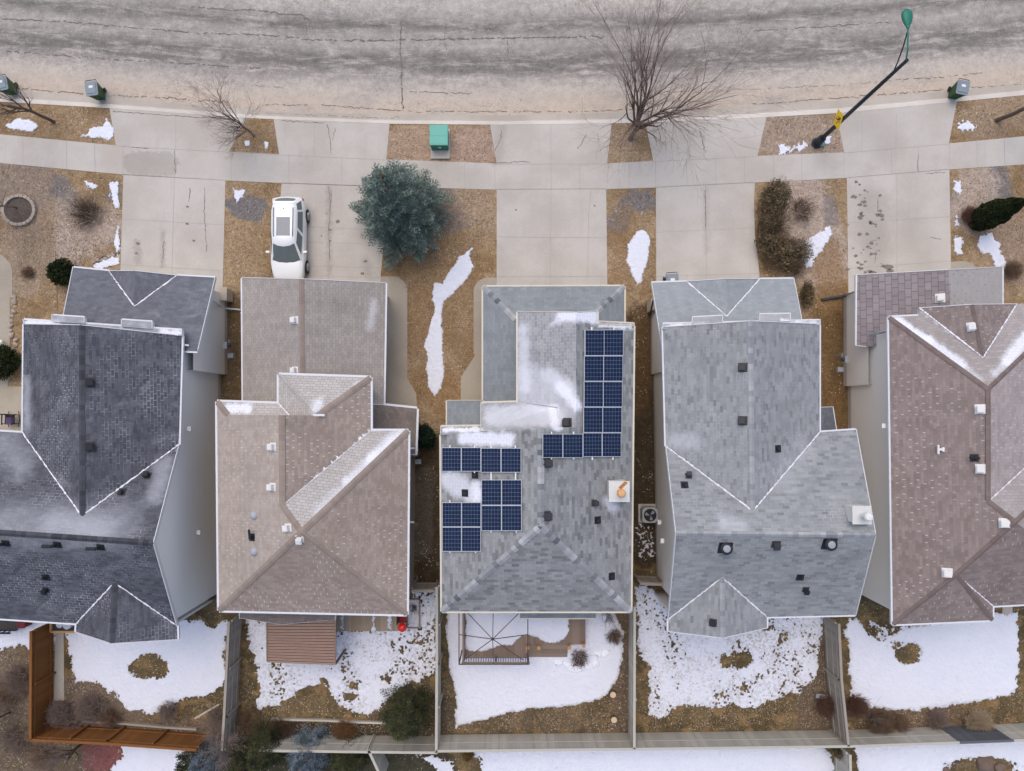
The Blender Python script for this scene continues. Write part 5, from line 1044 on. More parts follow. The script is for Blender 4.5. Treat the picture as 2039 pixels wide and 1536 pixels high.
M_TWB = simple('brown_twig', (0.20, 0.13, 0.085), 0.95, var=.3); M_STRAW = simple('straw', (0.48, 0.38, 0.26), 0.9, var=.25)
def shrub_twigs(px, py, rad, h, label, seed, n=500, mat=M_TWIG, name='bare_shrub', group='leafless shrubs', flat=.5, thick=.010, cat='shrub', bend=.3):
    rng = random.Random(seed); b = P(px, py, 0); segs = []
    for i in range(n):
        a = rng.uniform(0, 6.283); rr = rad * math.sqrt(rng.random()); z1 = h * (1 - flat * (rr / rad) ** 2) * rng.uniform(.6, 1.05)
        p0 = Vector((b.x + math.cos(a) * rr * .55, b.y + math.sin(a) * rr * .55, 0)); p2 = Vector((b.x + math.cos(a) * rr + rng.gauss(0, .06), b.y + math.sin(a) * rr + rng.gauss(0, .06), z1))
        p1 = p0.lerp(p2, .55) + Vector((rng.gauss(0, .05), rng.gauss(0, .05), h * bend * .3))
        rr_ = rng.random(); segs += [(tuple(p0), thick, tuple(p1), thick * .7), (tuple(p1), thick * .7, tuple(p2), thick * .4)]
        for _ in range(3):
            s = p1.lerp(p2, rng.random()); e = s + Vector((rng.gauss(0, .12), rng.gauss(0, .12), rng.uniform(0, .18))); segs.append((tuple(s), thick * .5, tuple(e), thick * .35))
    V, F = tri_tubes(segs, 3); o = npmesh(name, V, F, mat, origin=b); return tag(o, label, cat, group)
def leaf_cloud(centers, size, stretch=1.0, up=0.5, rng=RNG):
    """one small quad per centre"""
    n = len(centers); d = rng.normal(size=(n, 3)); d[:, 2] = d[:, 2] * .6 + up; d /= np.linalg.norm(d, axis=1, keepdims=True)
    t = np.cross(d, rng.normal(size=(n, 3))); t /= np.linalg.norm(t, axis=1, keepdims=True); b = np.cross(d, t); s = (size * rng.uniform(.6, 1.3, n))[:, None]
    V = np.stack([centers - t * s - b * s * stretch, centers + t * s - b * s * stretch, centers + t * s + b * s * stretch, centers - t * s + b * s * stretch], 1).reshape(-1, 3)
    F = np.arange(4 * n).reshape(n, 4); return V, F
L_CEDAR = mat_leaf('cedar_leaf', ((0.016, 0.026, 0.008), (0.042, 0.052, 0.014), (0.012, 0.020, 0.008)))
L_GREEN = mat_leaf('dark_green_leaf', ((0.015, 0.035, 0.022), (0.03, 0.06, 0.035), (0.012, 0.025, 0.016)))
L_BROWN = mat_leaf('bronze_leaf', ((0.12, 0.095, 0.05), (0.30, 0.22, 0.13), (0.075, 0.065, 0.035)), ns=1.8)
L_SPR = mat_leaf('blue_spruce_needle', ((0.06, 0.10, 0.085), (0.40, 0.48, 0.42), (0.12, 0.18, 0.155)), ns=1.6, grp=True)
L_PINE = mat_leaf('pine_needle', ((0.045, 0.055, 0.024), (0.115, 0.12, 0.05), (0.022, 0.03, 0.016)), ns=1.6, grp=True)
L_BLUE = mat_leaf('silver_blue_needle', ((0.15, 0.20, 0.24), (0.28, 0.34, 0.40), (0.08, 0.115, 0.14)), ns=1.6, grp=True)
def leafy(px, py, rad, h, label, mat, seed, n=9000, size=.03, shape='ball', name='evergreen_shrub', group='clipped evergreen shrubs', lean=0.0, cat='shrub', sq=(1, 1), rz=0.0):
    rng = np.random.default_rng(seed); b = P(px, py, 0)
    d = rng.normal(size=(n, 3)); d /= np.linalg.norm(d, axis=1, keepdims=True)
    lump = 1 + .42 * (vnoise(d[:, 0] * 3 + 9, d[:, 1] * 3 + d[:, 2] * 4 + 5, seed) - .5) + .3 * (vnoise(d[:, 0] * 9, d[:, 1] * 9 + d[:, 2] * 7, seed + 1) - .5)
    rr = (1 - rng.random(n) ** 1.5 * .55) * lump
    c = d * rr[:, None]
    if shape == 'ball': X = c * np.array([rad * sq[0], rad * sq[1], h / 2]) + np.array([0, 0, h / 2])
    else:            # upright spindle
        z = rng.random(n) ** .85; prof = rad * np.sin((z * .80 + .195) * math.pi) ** .7 * (1 - z * .35); a = rng.random(n) * 6.283
        k = np.sqrt(rng.random(n)) * .35 + .65; k = k * (1 + .3 * (vnoise(a * 3, z * 9, seed) - .5)); X = np.stack([np.cos(a) * prof * k, np.sin(a) * prof * k, z * h], 1)
    if rz: cs, sn = math.cos(rz), math.sin(rz); X = np.stack([X[:, 0] * cs - X[:, 1] * sn, X[:, 0] * sn + X[:, 1] * cs, X[:, 2]], 1)
    X = X[X[:, 2] > .0]; V, F = leaf_cloud(X + np.array(b), size, .8, rng=rng)
    t = thing(name, b, label, cat, group); npmesh('foliage', V, F, mat, t)
    m = MB(); m.tube([b, b + Vector((0, 0, h * .6))], [.05, .02], 6); 
    for k in range(7): a = k * .9; m.tube([b + Vector((0, 0, .1 + k * .05)), b + Vector((math.cos(a) * rad * .7, math.sin(a) * rad * .7, h * .5))], [.02, .008], 5)
    m.build('stem', M_BARK, t); return t
leafy(136, 546, .68, 1.3, 'rounded dark green bush at the corner of the dark roofed garage', L_CEDAR, 1)
leafy(20, 722, .92, 1.5, 'rounded dark green bush beside the left edge patio', L_CEDAR, 2, n=11000)
leafy(846, 868, .62, 1.5, 'rounded deep green bush beside the entry of the tan roofed house', L_GREEN, 3)
leafy(1944, 440, .78, 3.9, 'upright dark green cedar right of the stained driveway', L_CEDAR, 4, n=22000, size=.032, shape='spindle', name='cedar_tree', group=None, cat='tree')
leafy(1536, 402, .85, 1.5, 'tall bronze brown bush beside the sidewalk and the grey gabled house driveway', L_BROWN, 5, n=4950, size=.026, group='bronze leaved bushes', sq=(.9, 1.1))
leafy(1528, 445, .8, 1.3, 'middle bronze brown bush in the row beside the driveway', L_BROWN, 6, n=3850, size=.026, group='bronze leaved bushes', sq=(.8, 1.1))
for k, (x, y) in enumerate([(1540, 385), (1520, 425), (1545, 450), (1520, 470), (1550, 490), (1585, 500), (1575, 535), (1530, 520)]): shrub_twigs(x, y, .7, 1.5, ['loose twiggy growth rising from the top end of the bronze hedge', 'loose twigs on the driveway side of the bronze hedge, upper', 'loose twigs on the lawn side of the bronze hedge', 'loose twigs between the two lower bronze bushes', 'loose twigs in the bend of the bronze hedge', 'loose twigs at the tip of the bronze hedge beside the snow', 'loose twigs at the garage side of the bronze hedge', 'loose twigs at the lower driveway corner of the bronze hedge'][k], 200 + k, 110, M_TWB, group='twigs through the bronze hedge')
leafy(1525, 492, .72, 1.2, 'lower bronze brown bush in the row beside the driveway', L_BROWN, 7, n=3300, size=.026, group='bronze leaved bushes')
leafy(1562, 512, 1.0, 1.4, 'wide bronze brown bush at the corner of the grey gabled garage', L_BROWN, 8, n=6050, size=.026, group='bronze leaved bushes', sq=(1.1, .85))
leafy(1600, 590, .45, 1.1, 'thin bronze bush against the side of the grey gabled garage', L_BROWN, 9, n=2600, size=.026, group='bronze leaved bushes', sq=(.7, 1.6))
shrub_twigs(178, 426, .9, 1.1, 'dark brown leafless shrub on the left lawn', 3, 190, simple('dark_twig', (0.10, 0.065, 0.05), .95, var=.3), thick=.009)
shrub_twigs(1594, 420, .75, 1.0, 'leafless brown shrub between the bronze bushes and the lawn', 4, 150, M_TWB)
shrub_twigs(1925, 432, .5, .8, 'small reddish leafless shrub at the foot of the cedar', 5, 320, M_TWIGR)
shrub_twigs(1940, 1434, .75, .9, 'tuft of pale straw coloured ornamental grass by the back fence', 6, 700, M_STRAW, name='grass_tuft', group='dry garden plants', cat='grass')
shrub_twigs(1152, 1308, .5, .7, 'reddish dry shrub below the deck steps', 7, 150, M_TWIGR, group='dry garden plants')
shrub_twigs(1222, 1262, .45, .9, 'thin dry bush beside the grey fence', 8, 160, M_TWB, group='dry garden plants')
shrub_twigs(1700, 1398, .6, 1.2, 'reddish bush in the fence corner of the brown roofed house yard', 9, 300, M_TWIGR, group='dry garden plants')
shrub_twigs(1745, 1432, .8, 1.1, 'sprawling brown bush along the back fence at the right', 10, 420, M_TWB, group='dry garden plants')
shrub_twigs(1640, 1400, .6, .9, 'reddish brown bush left of the taupe fence corner', 11, 380, M_TWIGR, group='dry garden plants')
shrub_twigs(560, 1452, .8, .9, 'dark brown brush at the left end of the timber bed', 12, 380, M_TWIGR, group='dry garden plants')
shrub_twigs(690, 1452, .7, .8, 'rust brown brush in the middle of the timber bed', 13, 380, simple('rust_twig', (0.22, 0.11, 0.05), .95, var=.3), group='dry garden plants')
shrub_twigs(130, 1412, .7, 1.2, 'purplish brown brush at the end of the orange fence', 14, 420, M_TWIG, group='dry garden plants')
shrub_twigs(185, 1405, .9, .9, 'grey brown brush along the curved edge of the snow', 15, 420, M_TWIG, group='dry garden plants')
shrub_twigs(45, 1350, .9, .9, 'grey brown brush left of the orange fence', 16, 460, M_TWIG, group='dry garden plants')
for k, (x, y, r, lb) in enumerate([(20, 1375, .9, 'grey brush clump above the lower left corner'), (35, 1470, 1.0, 'dense brown brush in the lower left corner'), (95, 1500, .9, 'brown brush right of the lower left corner'), (150, 1440, .7, 'dark brush at the corner where both orange fences meet'), (225, 1425, .6, 'low grey brush on the inner side of the orange back fence'), (440, 1425, .7, 'thin brush against the taupe fence, inside the snowy yard'), (500, 1430, .8, 'thick brown brush right of the taupe fence end'), (340, 1412, .6, 'low olive brush below the snow of the left yard'), (1780, 1440, .8, 'brown brush right of the sprawling bush along the back fence'), (1860, 1428, .6, 'low dry brush before the dark fence panel')]): shrub_twigs(x, y, r, .8, lb, 100 + k, 200, M_TWIG if k % 2 else M_TWB, group='dry garden plants')
shrub_twigs(60, 545, .32, .4, 'tiny dry plant on the left lawn', 17, 120, M_TWB, group='dry garden plants')
shrub_twigs(2010, 540, .5, .8, 'dry shrub beside the brown roofed garage', 18, 260, M_TWB, group='dry garden plants')

def conifer(px, py, h, rad, label, mat, seed, nb=170, dens=1.0, tip=None, group='conifers', droop=.12, name='spruce_tree', needle=.055):
    rng = np.random.default_rng(seed); b = P(px, py, 0); t = thing(name, b, label, 'tree', group)
    segs = [((b.x, b.y, -.05), .12, (b.x, b.y, h * .5), .08), ((b.x, b.y, h * .5), .08, (b.x, b.y, h), .015)]
    C = []; D = []; S = []; G = []
    for i in range(nb):
        f = (i + rng.random()) / nb; z = h * (.06 + .94 * f ** .9); R_ = rad * (1 - (z / h) ** 1.15) ** .8 * rng.uniform(.74, 1.12) + .10; a = i * 2.39996 + rng.normal() * .25
        base = np.array([b.x, b.y, z - R_ * .1]); u = np.array([math.cos(a), math.sin(a), 0.0]); s = np.array([-u[1], u[0], 0])
        end = base + u * R_ + np.array([0, 0, R_ * (.18 - droop)])
        segs.append((tuple(base), .02, tuple(end), .006))
        m = max(3, int(R_ / .17))
        for k in range(m):
            ft = (k + .5) / m
            if ft < .22: continue
            p = base + (end - base) * ft; ln = R_ * .42 * (1.05 - ft) + .10
            for sg in (-1, 1):
                dd = u * .75 + s * sg * .75 + np.array([0, 0, rng.uniform(-.1, .25)]); dd /= np.linalg.norm(dd)
                nt = max(2, int(ln / .075)); q = p + dd * ln * ((np.arange(nt) + .5) / nt)[:, None]
                C.append(q); D.append(np.repeat(dd[None], nt, 0)); G.append(np.full(nt, rng.random()))
            C.append(p[None] + np.array([[0, 0, .02]])); D.append(u[None]); G.append(np.full(1, rng.random()))
        e2 = end + u * .08; C.append(e2[None]); D.append(u[None]); G.append(np.full(1, rng.random()))
    C = np.concatenate(C); D = np.concatenate(D); G = np.concatenate(G)
    rep = max(1, int(5 * dens)); C = np.repeat(C, rep, 0); D = np.repeat(D, rep, 0); G = np.repeat(G, rep * 3); n = len(C)
    C = C + rng.normal(size=(n, 3)) * .014
    dirn = D * rng.uniform(.5, 1.1, n)[:, None] + rng.normal(size=(n, 3)) * .55 + np.array([0, 0, .35]); dirn /= np.linalg.norm(dirn, axis=1, keepdims=True)
    sd_ = np.cross(dirn, rng.normal(size=(n, 3))); sd_ /= np.linalg.norm(sd_, axis=1, keepdims=True)
    L = needle * rng.uniform(.8, 1.5, n)[:, None]; Wd = needle * .24
    V = np.stack([C - sd_ * Wd, C + sd_ * Wd, C + dirn * L * 1.7], 1).reshape(-1, 3); F = np.arange(3 * n).reshape(n, 3)
    crown = npmesh('crown', V, F, mat, t, uv=np.stack([G, G], 1))
    V, F = tri_tubes(segs, 5); npmesh('trunk', V, F, M_BARK, t)
    if tip:
        rg = random.Random(seed); cmat = simple('cone_brown', (0.30, 0.18, 0.07), .9, var=.3)
        for k in range(34):
            m = MB(); zz = h - rg.uniform(.0, .75); a = rg.uniform(0, 6.28); rr = .08 + (h - zz) * .35; q = Vector((b.x + math.cos(a) * rr * rg.uniform(.3, 1), b.y + math.sin(a) * rr * rg.uniform(.3, 1), zz + .05)); m.lathe(q, [(.008, 0), (.022, -.03), (.018, -.09), (.004, -.12)], 6); m.build('cone', cmat, crown)
    return t
conifer(812, 445, 8.4, 2.85, 'tall blue green spruce with brown cones at its tip beside the sidewalk', L_SPR, 3, nb=175, tip=True, dens=1.5, needle=.062)
conifer(815, 1402, 3.9, 1.45, 'dark olive pine in the back yard corner of the tan roofed house', L_PINE, 4, nb=150)
conifer(545, 1470, 3.2, 1.25, 'olive green spruce outside the weathered fence', L_PINE, 5, nb=130)
conifer(625, 1482, 3.0, 1.3, 'silver blue spruce between two green ones at the bottom', L_BLUE, 6, nb=150)
conifer(700, 1492, 2.6, 1.1, 'dark green spruce right of the silver blue spruce', L_PINE, 7, nb=120)
conifer(425, 1495, 2.6, .9, 'bluish spruce at the bottom near the orange fence', L_BLUE, 8, nb=90)
conifer(395, 1500, 2.3, .8, 'small green spruce at the bottom below the orange fence', L_PINE, 9, nb=80)
conifer(500, 1505, 2.6, 1.0, 'green spruce cut by the bottom edge', L_PINE, 10, nb=100)
leafy(932, 1492, .33, 1.3, 'rust brown upright shrub outside the back fence', simple('rust_leaf', (0.14, 0.085, 0.03), .9, var=.4), 21, n=3500, size=.025, shape='spindle', group='upright shrubs behind the fence')
leafy(1652, 1482, .5, 1.2, 'olive brown shrub outside the fence corner', L_BROWN, 22, n=4500, size=.025, group='upright shrubs behind the fence', sq=(1.5, .6), rz=-.7)

# ================================================================== VEHICLE
def make_car(loc, rz, label):
    t = thing('parked_car', loc, label, 'car'); ox, oy, oz = loc
    paint = simple('white_paint', (0.78, 0.80, 0.80), 0.22, var=.01, spec=.5, coat=.6); tyre_m = simple('tyre', (0.025, 0.025, 0.027), .85); rim_m = simple('rim', (0.42, 0.43, 0.45), .3, metal=.7)
    glassm = simple('car_glass', (0.13, 0.165, 0.175), .08, var=.1, spec=.6); trimm = simple('car_trim', (0.03, 0.03, 0.032), .6)  # glass base colour lifted to carry the reflected sky
    M = Matrix.Rotation(rz, 3, 'Z')
    def T(p): return Vector(loc) + M @ Vector(p)
    # body stations along local y (nose at -y): y, half width, bottom, shoulder z, top z
    st_ = [(-2.32, .48, .42, .62, .66), (-2.26, .66, .32, .72, .79), (-2.08, .80, .25, .82, .92), (-1.55, .90, .22, .93, 1.03), (-1.05, .925, .22, .98, 1.10), (-.6, .925, .22, 1.0, 1.12), (0.2, .925, .22, 1.02, 1.14), (1.2, .925, .22, 1.04, 1.16), (1.85, .91, .25, 1.04, 1.15), (2.12, .85, .30, 1.00, 1.10), (2.26, .74, .40, .92, 1.0), (2.32, .54, .48, .82, .88)]
    mb = MB(); rings = []
    for y, w_, zb, zs, zt in st_:
        half = [(0, zb), (w_ * .80, zb), (w_ * .97, zb + .12), (w_, (zb + zs) / 2), (w_ * .985, zs - .08), (w_ * .93, zs), (w_ * .72, zs + (zt - zs) * .7), (0, zt)]
        rings.append([T((x, y, z)) for x, z in half] + [T((-x, y, z)) for x, z in half[-2:0:-1]])
    n = len(rings[0]); vs = [p for r in rings for p in r]; fs = []
    for i in range(len(rings) - 1):
        for k in range(n): fs.append((i * n + k, (i + 1) * n + k, (i + 1) * n + (k + 1) % n, i * n + (k + 1) % n))
    fs += [tuple(range(n)), tuple((len(rings) - 1) * n + k for k in range(n))[::-1]]
    mb.add(vs, fs); body = mb.build('body', paint, t, smooth=True); sub = body.modifiers.new('sub', 'SUBSURF'); sub.levels = 2; sub.render_levels = 2
    # greenhouse: lower ring at belt, upper ring at roof
    def ring(z, yf, yr, wf, wr, wm, n=5):   # front bow, sides, rear bow
        pts = []
        for i in range(n): u = -1 + 2 * i / (n - 1); pts.append((u * wf, yf - .17 * (1 - u * u)))
        pts += [(wm, (yf * .6 + yr * .4)), (wm, (yf * .2 + yr * .8))]
        for i in range(n): u = 1 - 2 * i / (n - 1); pts.append((u * wr, yr + .10 * (1 - u * u)))
        pts += [(-wm, (yf * .2 + yr * .8)), (-wm, (yf * .6 + yr * .4))]
        return [T((x, y, z)) for x, y in pts]
    lo = ring(1.03, -1.16, 2.17, .80, .80, .87); mid = ring(1.58, -.36, 1.74, .60, .58, .67); hi = ring(1.66, -.18, 1.60, .52, .52, .57); top = ring(1.69, .1, 1.4, .35, .35, .42)
    mb = MB(); k = len(lo); vs = lo + mid + hi + top; fs = []
    for r_ in range(3):
        for i in range(k): fs.append((r_ * k + i, r_ * k + (i + 1) % k, (r_ + 1) * k + (i + 1) % k, (r_ + 1) * k + i))
    fs.append(tuple(3 * k + i for i in range(k))); mb.add(vs, fs); cab = mb.build('cabin', paint, t, smooth=True)
    def pane(name, idx, par=cab, f0=.08, f1=.93, side=.03, lift=.012):
        m = MB(); pl = [lo[i].lerp(mid[i], f0) for i in idx]; pu = [lo[i].lerp(mid[i], f1) for i in idx]
        def sh(a): 
            a = list(a); a[0] = a[0].lerp(a[-1], side); a[-1] = a[-1].lerp(a[0], side); return a
        pl, pu = sh(pl), sh(pu); c = T((0, .5, 1.0)); 
        for i in range(len(idx) - 1):
            q = [pl[i], pl[i + 1], pu[i + 1], pu[i]]; nn = (q[1] - q[0]).cross(q[3] - q[0]).normalized()
            if nn.dot(q[0] - c) < 0: nn = -nn
            m.face([a + nn * lift for a in q])
        return m.build(name, glassm, par, smooth=True)
    pane('windshield', [0, 1, 2, 3, 4], f0=.0, f1=.97, side=.04); pane('rear_window', [7, 8, 9, 10, 11], f0=.28, side=.08)
    pane('side_window', [4, 5], f0=.1, f1=.86, side=.13); pane('side_window', [5, 6], f0=.1, f1=.86, side=.04); pane('side_window', [6, 7], f0=.18, f1=.86, side=.14)
    pane('side_window', [12, 13], f0=.1, f1=.86, side=.04); pane('side_window', [11, 12], f0=.18, f1=.86, side=.14); pane('side_window', [13, 0], f0=.1, f1=.86, side=.13)
    m = MB(); g = simple('sunroof_glass', (0.19, 0.205, 0.235), .25, spec=.5); m.prism([tuple(T((x, y, 0))[:2]) for x, y in ((-.36, -.0), (.36, -.0), (.36, .98), (-.36, .98))], oz + 1.66, oz + 1.706); m.build('sunroof', g, cab)
    for s in (-1, 1):
        m = MB(); m.tube([T((s * .50, -.05, 1.665)), T((s * .51, .1, 1.73)), T((s * .52, 1.35, 1.73)), T((s * .51, 1.5, 1.67))], .018, 8); m.build('roof_rail', trimm, cab)
        m = MB(); m.box(T((s * 1.0, -.74, 1.06)), (.20, .12, .15), rz); m.beam(T((s * .88, -.72, 1.05)), T((s * .98, -.72, 1.06)), .05, .05); m.build('mirror', paint, body, bevel=.03)
        m = MB(); m.box(T((s * .78, 2.13, .93)), (.12, .12, .22), rz); m.build('taillight', simple('red_lens', (0.45, 0.02, 0.02), .2, spec=.5), body, bevel=.02)
        m = MB(); m.box(T((s * .66, -2.16, .72)), (.30, .14, .14), rz); m.build('headlight', simple('clear_lens', (0.6, 0.62, 0.65), .1, spec=.6), body, bevel=.02)
        for y in (-1.42, 1.38):
            c = T((s * .83, y, .34)); ax = M @ Vector((1, 0, 0)); m = MB()
            m.tube([c - ax * .11, c - ax * .10, c + ax * .10, c + ax * .11], [.31, .34, .34, .31], 28); w_ = m.build('wheel', tyre_m, t, smooth=False)
            m = MB(); o_ = c + ax * s * .112; m.tube([o_, o_ + ax * s * .012], .225, 24); m2 = MB()
            for q in range(5): a = q * 1.2566; d = Vector((0, math.cos(a), math.sin(a))); d = M @ d; m.beam(o_ + ax * s * .02, o_ + ax * s * .02 + d * .22, .05, .03, up=ax)
            m.build('rim', rim_m, w_)
            m = MB(); cc = c + ax * s * .075; m.tube([cc, cc + ax * s * .025], .385, 28); m.build('wheel_arch', trimm, body)
    m = MB(); m.lathe(T((0, 1.45, 1.68)), [(.03, 0), (.02, .06), (.008, .09)], 8); m.build('aerial', trimm, cab)
    m = MB(); m.beam(T((-.55, 1.80, 1.60)), T((.55, 1.80, 1.60)), .12, .03); m.build('rear_spoiler', paint, cab)
    m = MB(); m.beam(T((-.45, -1.17, 1.075)), T((.05, -1.22, 1.085)), .02, .015); m.beam(T((.0, -1.2, 1.08)), T((.55, -1.14, 1.075)), .02, .015); m.build('wiper', trimm, cab)
    return t
make_car((-12.09, 9.32, 0.022), 0.0, 'white sport utility car with dark sunroof parked nose in to the garage')

# ================================================================== STREET FURNITURE
def make_bin(loc, rz, label):
    t = thing('wheelie_bin', (0, 0, 0), label, 'bin', 'green wheeled bins'); g = simple('bin_green', (0.016, 0.075, 0.022), .5, var=.3, scale=14); l = simple('bin_lid', (0.20, 0.245, 0.28), .45)
    m = MB(); b = [(-.22, -.25), (.22, -.25), (.22, .25), (-.22, .25)]; u = [(-.30, -.36), (.30, -.36), (.30, .36), (-.30, .36)]; u2 = [(-.31, -.37), (.31, -.37), (.31, .37), (-.31, .37)]
    L = [[(x, y, .08) for x, y in b], [(x, y, .95) for x, y in u], [(x, y, 1.0) for x, y in u2]]; vs = [p for r in L for p in r]; fs = [(3, 2, 1, 0)]
    for r_ in range(2):
        for i in range(4): fs.append((r_ * 4 + i, r_ * 4 + (i + 1) % 4, (r_ + 1) * 4 + (i + 1) % 4, (r_ + 1) * 4 + i))
    m.add(vs, fs)
    for x in (-.12, 0, .12): m.beam((x, -.262, .15), (x, -.352, .85), .03, .02)
    m.build('body', g, t, bevel=.02)
    m = MB(); m.prism([(-.33, -.36), (-.28, -.42), (.28, -.42), (.33, -.36), (.33, .36), (-.33, .36)], 1.0, 1.045); m.prism([(-.25, -.3), (.25, -.3), (.25, .24), (-.25, .24)], 1.045, 1.075); lid = m.build('lid', l, t, bevel=.015)
    m = MB(); m.box((0, .06, 1.078), (.22, .13, .008)); m.build('sticker', M_WVENT, lid)
    m = MB(); m.tube([(-.28, .36, .98), (-.28, .45, 1.0), (.28, .45, 1.0), (.28, .36, .98)], .018, 8); m.build('handle', M_BLACK, t)
    for s in (-1, 1): m = MB(); m.tube([(s * .23, .26, .13), (s * .29, .26, .13)], .13, 18); m.build('wheel', M_BLACK, t)
    t.location = loc; t.rotation_euler = (0, 0, rz); return t
bz = ROADZ + .01
b1_ = make_bin(P(203, 192, bz), R(8), 'green wheeled bin with grey lid left of the second driveway apron')
copy_thing(b1_, P(28, 182, bz), R(12), 'green wheeled bin at the left edge behind the forked bare tree')
copy_thing(b1_, P(1895, 190, bz), R(-12), 'green wheeled bin with grey lid beyond the street lamp on the right')
copy_thing(b1_, P(1331, 566, .03), R(4), 'bin mostly hidden at the garage front of the grey gabled house')

# lamp
LB = P(1626, 286, 0); t = thing('street_lamp', LB, 'tall dark street lamp with green luminaire reaching over the road', 'lamp'); LM = simple('lamp_paint', (0.018, 0.028, 0.036), .45); LG = simple('lamp_green', (0.02, 0.17, 0.115), .4); LH = 9.3
lx, ly = 0.0, .15
m = MB(); m.tube([LB, LB + Vector((lx * .5, ly * .5, LH * .5)), LB + Vector((lx, ly, LH))], [.125, .10, .075], 14); m.build('pole', LM, t, smooth=True)
m = MB(); m.lathe(LB, [(.30, 0), (.30, .06), (.23, .10), (.21, .75), (.16, .8)], 20); base = m.build('base_cover', LM, t)
q = LB + Vector((.26, -.05, 0)); m = MB(); m.lathe(q, [(.19, 0), (.19, .10), (.16, .14)], 18); m.build('ground_box', simple('box_lid', (0.14, 0.22, 0.215), .6), t)
TP = LB + Vector((lx, ly, LH)); hd = Vector((-.06, 1.0, 0)).normalized()
m = MB(); m.tube([TP - Vector((0, 0, .1)), TP + hd * .4 + Vector((0, 0, .1)), TP + hd * 1.25 + Vector((0, 0, .25))], .035, 10); m.build('arm', LG, t, smooth=True)
m = MB(); m.tube([TP - Vector((0, 0, 1.15)), TP + hd * .25 - Vector((0, 0, .75)), TP + hd * .7 - Vector((0, 0, .2)), TP + hd * 1.15 + Vector((0, 0, .2))], .028, 10); m.build('brace', LM, t, smooth=True)
m = MB(); c = TP + hd * 1.25 + Vector((0, 0, .25))
prof = [(0, .06, .05), (.1, .10, .07), (.3, .20, .11), (.55, .25, .13), (.7, .22, .12), (.8, .12, .08)]; sx = Vector((hd.y, -hd.x, 0)); rings = []
for y, wv, hv in prof: rings.append([c + hd * y + sx * (wv * math.cos(a)) + Vector((0, 0, hv * math.sin(a))) for a in [2 * math.pi * k / 14 for k in range(14)]])
vs = [p for r_ in rings for p in r_]; fs = [(i * 14 + k, i * 14 + (k + 1) % 14, (i + 1) * 14 + (k + 1) % 14, (i + 1) * 14 + k) for i in range(len(rings) - 1) for k in range(14)] + [tuple(range(14)), tuple((len(rings) - 1) * 14 + k for k in range(14))]
m.add(vs, fs); m.build('lamp_head', LG, t, smooth=True)
# warning sign on the pole
SG = LB + Vector((-.13, .12, 3.02)); t = thing('warning_sign', SG, 'yellow diamond sign with a black running figure fixed to the lamp pole', 'sign'); r_ = .56
m = MB(); dv = [(0, -r_), (r_, 0), (0, r_), (-r_, 0)]; A_ = [SG + Vector((-.012, y, z)) for y, z in dv]; B_ = [SG + Vector((.0, y, z)) for y, z in dv]
m.face(A_); m.face(B_[::-1]); 
for i in range(4): m.face([A_[i], A_[(i + 1) % 4], B_[(i + 1) % 4], B_[i]])
pl = m.build('sign_plate', simple('sign_yellow', (0.86, 0.56, 0.01), .45, var=.04), t)
m = MB(); Fg = lambda y, z: SG + Vector((-.018, y, z))      # seen from the house side, up is +z
def limb(pts, w_):
    for (a, b) in zip(pts[:-1], pts[1:]): m.beam(Fg(*a), Fg(*b), w_, .006, up=Vector((1, 0, 0)))
m.tube([SG + Vector((-.014, -.05, .235)), SG + Vector((-.021, -.05, .235))], .055, 14)
limb([(-.03, .16), (.02, -.02)], .085); limb([(-.03, .14), (-.15, .08), (-.21, .15)], .035); limb([(-.02, .14), (.11, .09), (.15, -.0)], .035)
limb([(.02, -.03), (-.10, -.09), (-.10, -.22)], .045); limb([(.02, -.03), (.08, -.14), (.20, -.20)], .045); m.build('pictogram', M_BLACK, pl)
m = MB(); m.box(SG + Vector((.03, -.0, .1)), (.07, .1, .05)); m.box(SG + Vector((.03, 0, -.1)), (.07, .1, .05)); m.build('bracket', M_ALU, t)

# utility box
c = P(877, 287, 0); t = thing('utility_box', c, 'mint green electrical transformer box on a concrete pad', 'utility box'); TG = simple('mint_paint', (0.12, 0.40, 0.33), .45, var=.05); TD = simple('mint_shadow_paint', (0.03, 0.20, 0.145), .5)
m = MB(); m.prism([(c.x - .52, c.y - .86), (c.x + .52, c.y - .86), (c.x + .52, c.y + .80), (c.x - .52, c.y + .80)], -.1, .13); m.build('pad', M_CONC, t, bevel=.02)
m = MB(); m.box((c.x, c.y + .12, .50), (.94, 1.05, .74)); bd = m.build('cabinet', TD, t, bevel=.015)
m = MB(); m.box((c.x, c.y + .14, .92), (.99, 1.12, .07)); m.box((c.x, c.y + .14, .96), (.93, 1.0, .02)); m.box((c.x, c.y + .1, .972), (.93, .012, .01)); m.build('lid', TG, t, bevel=.02)
m = MB(); m.box((c.x + .02, c.y - .42, .58), (.16, .03, .12)); m.build('latch', M_WVENT, bd)

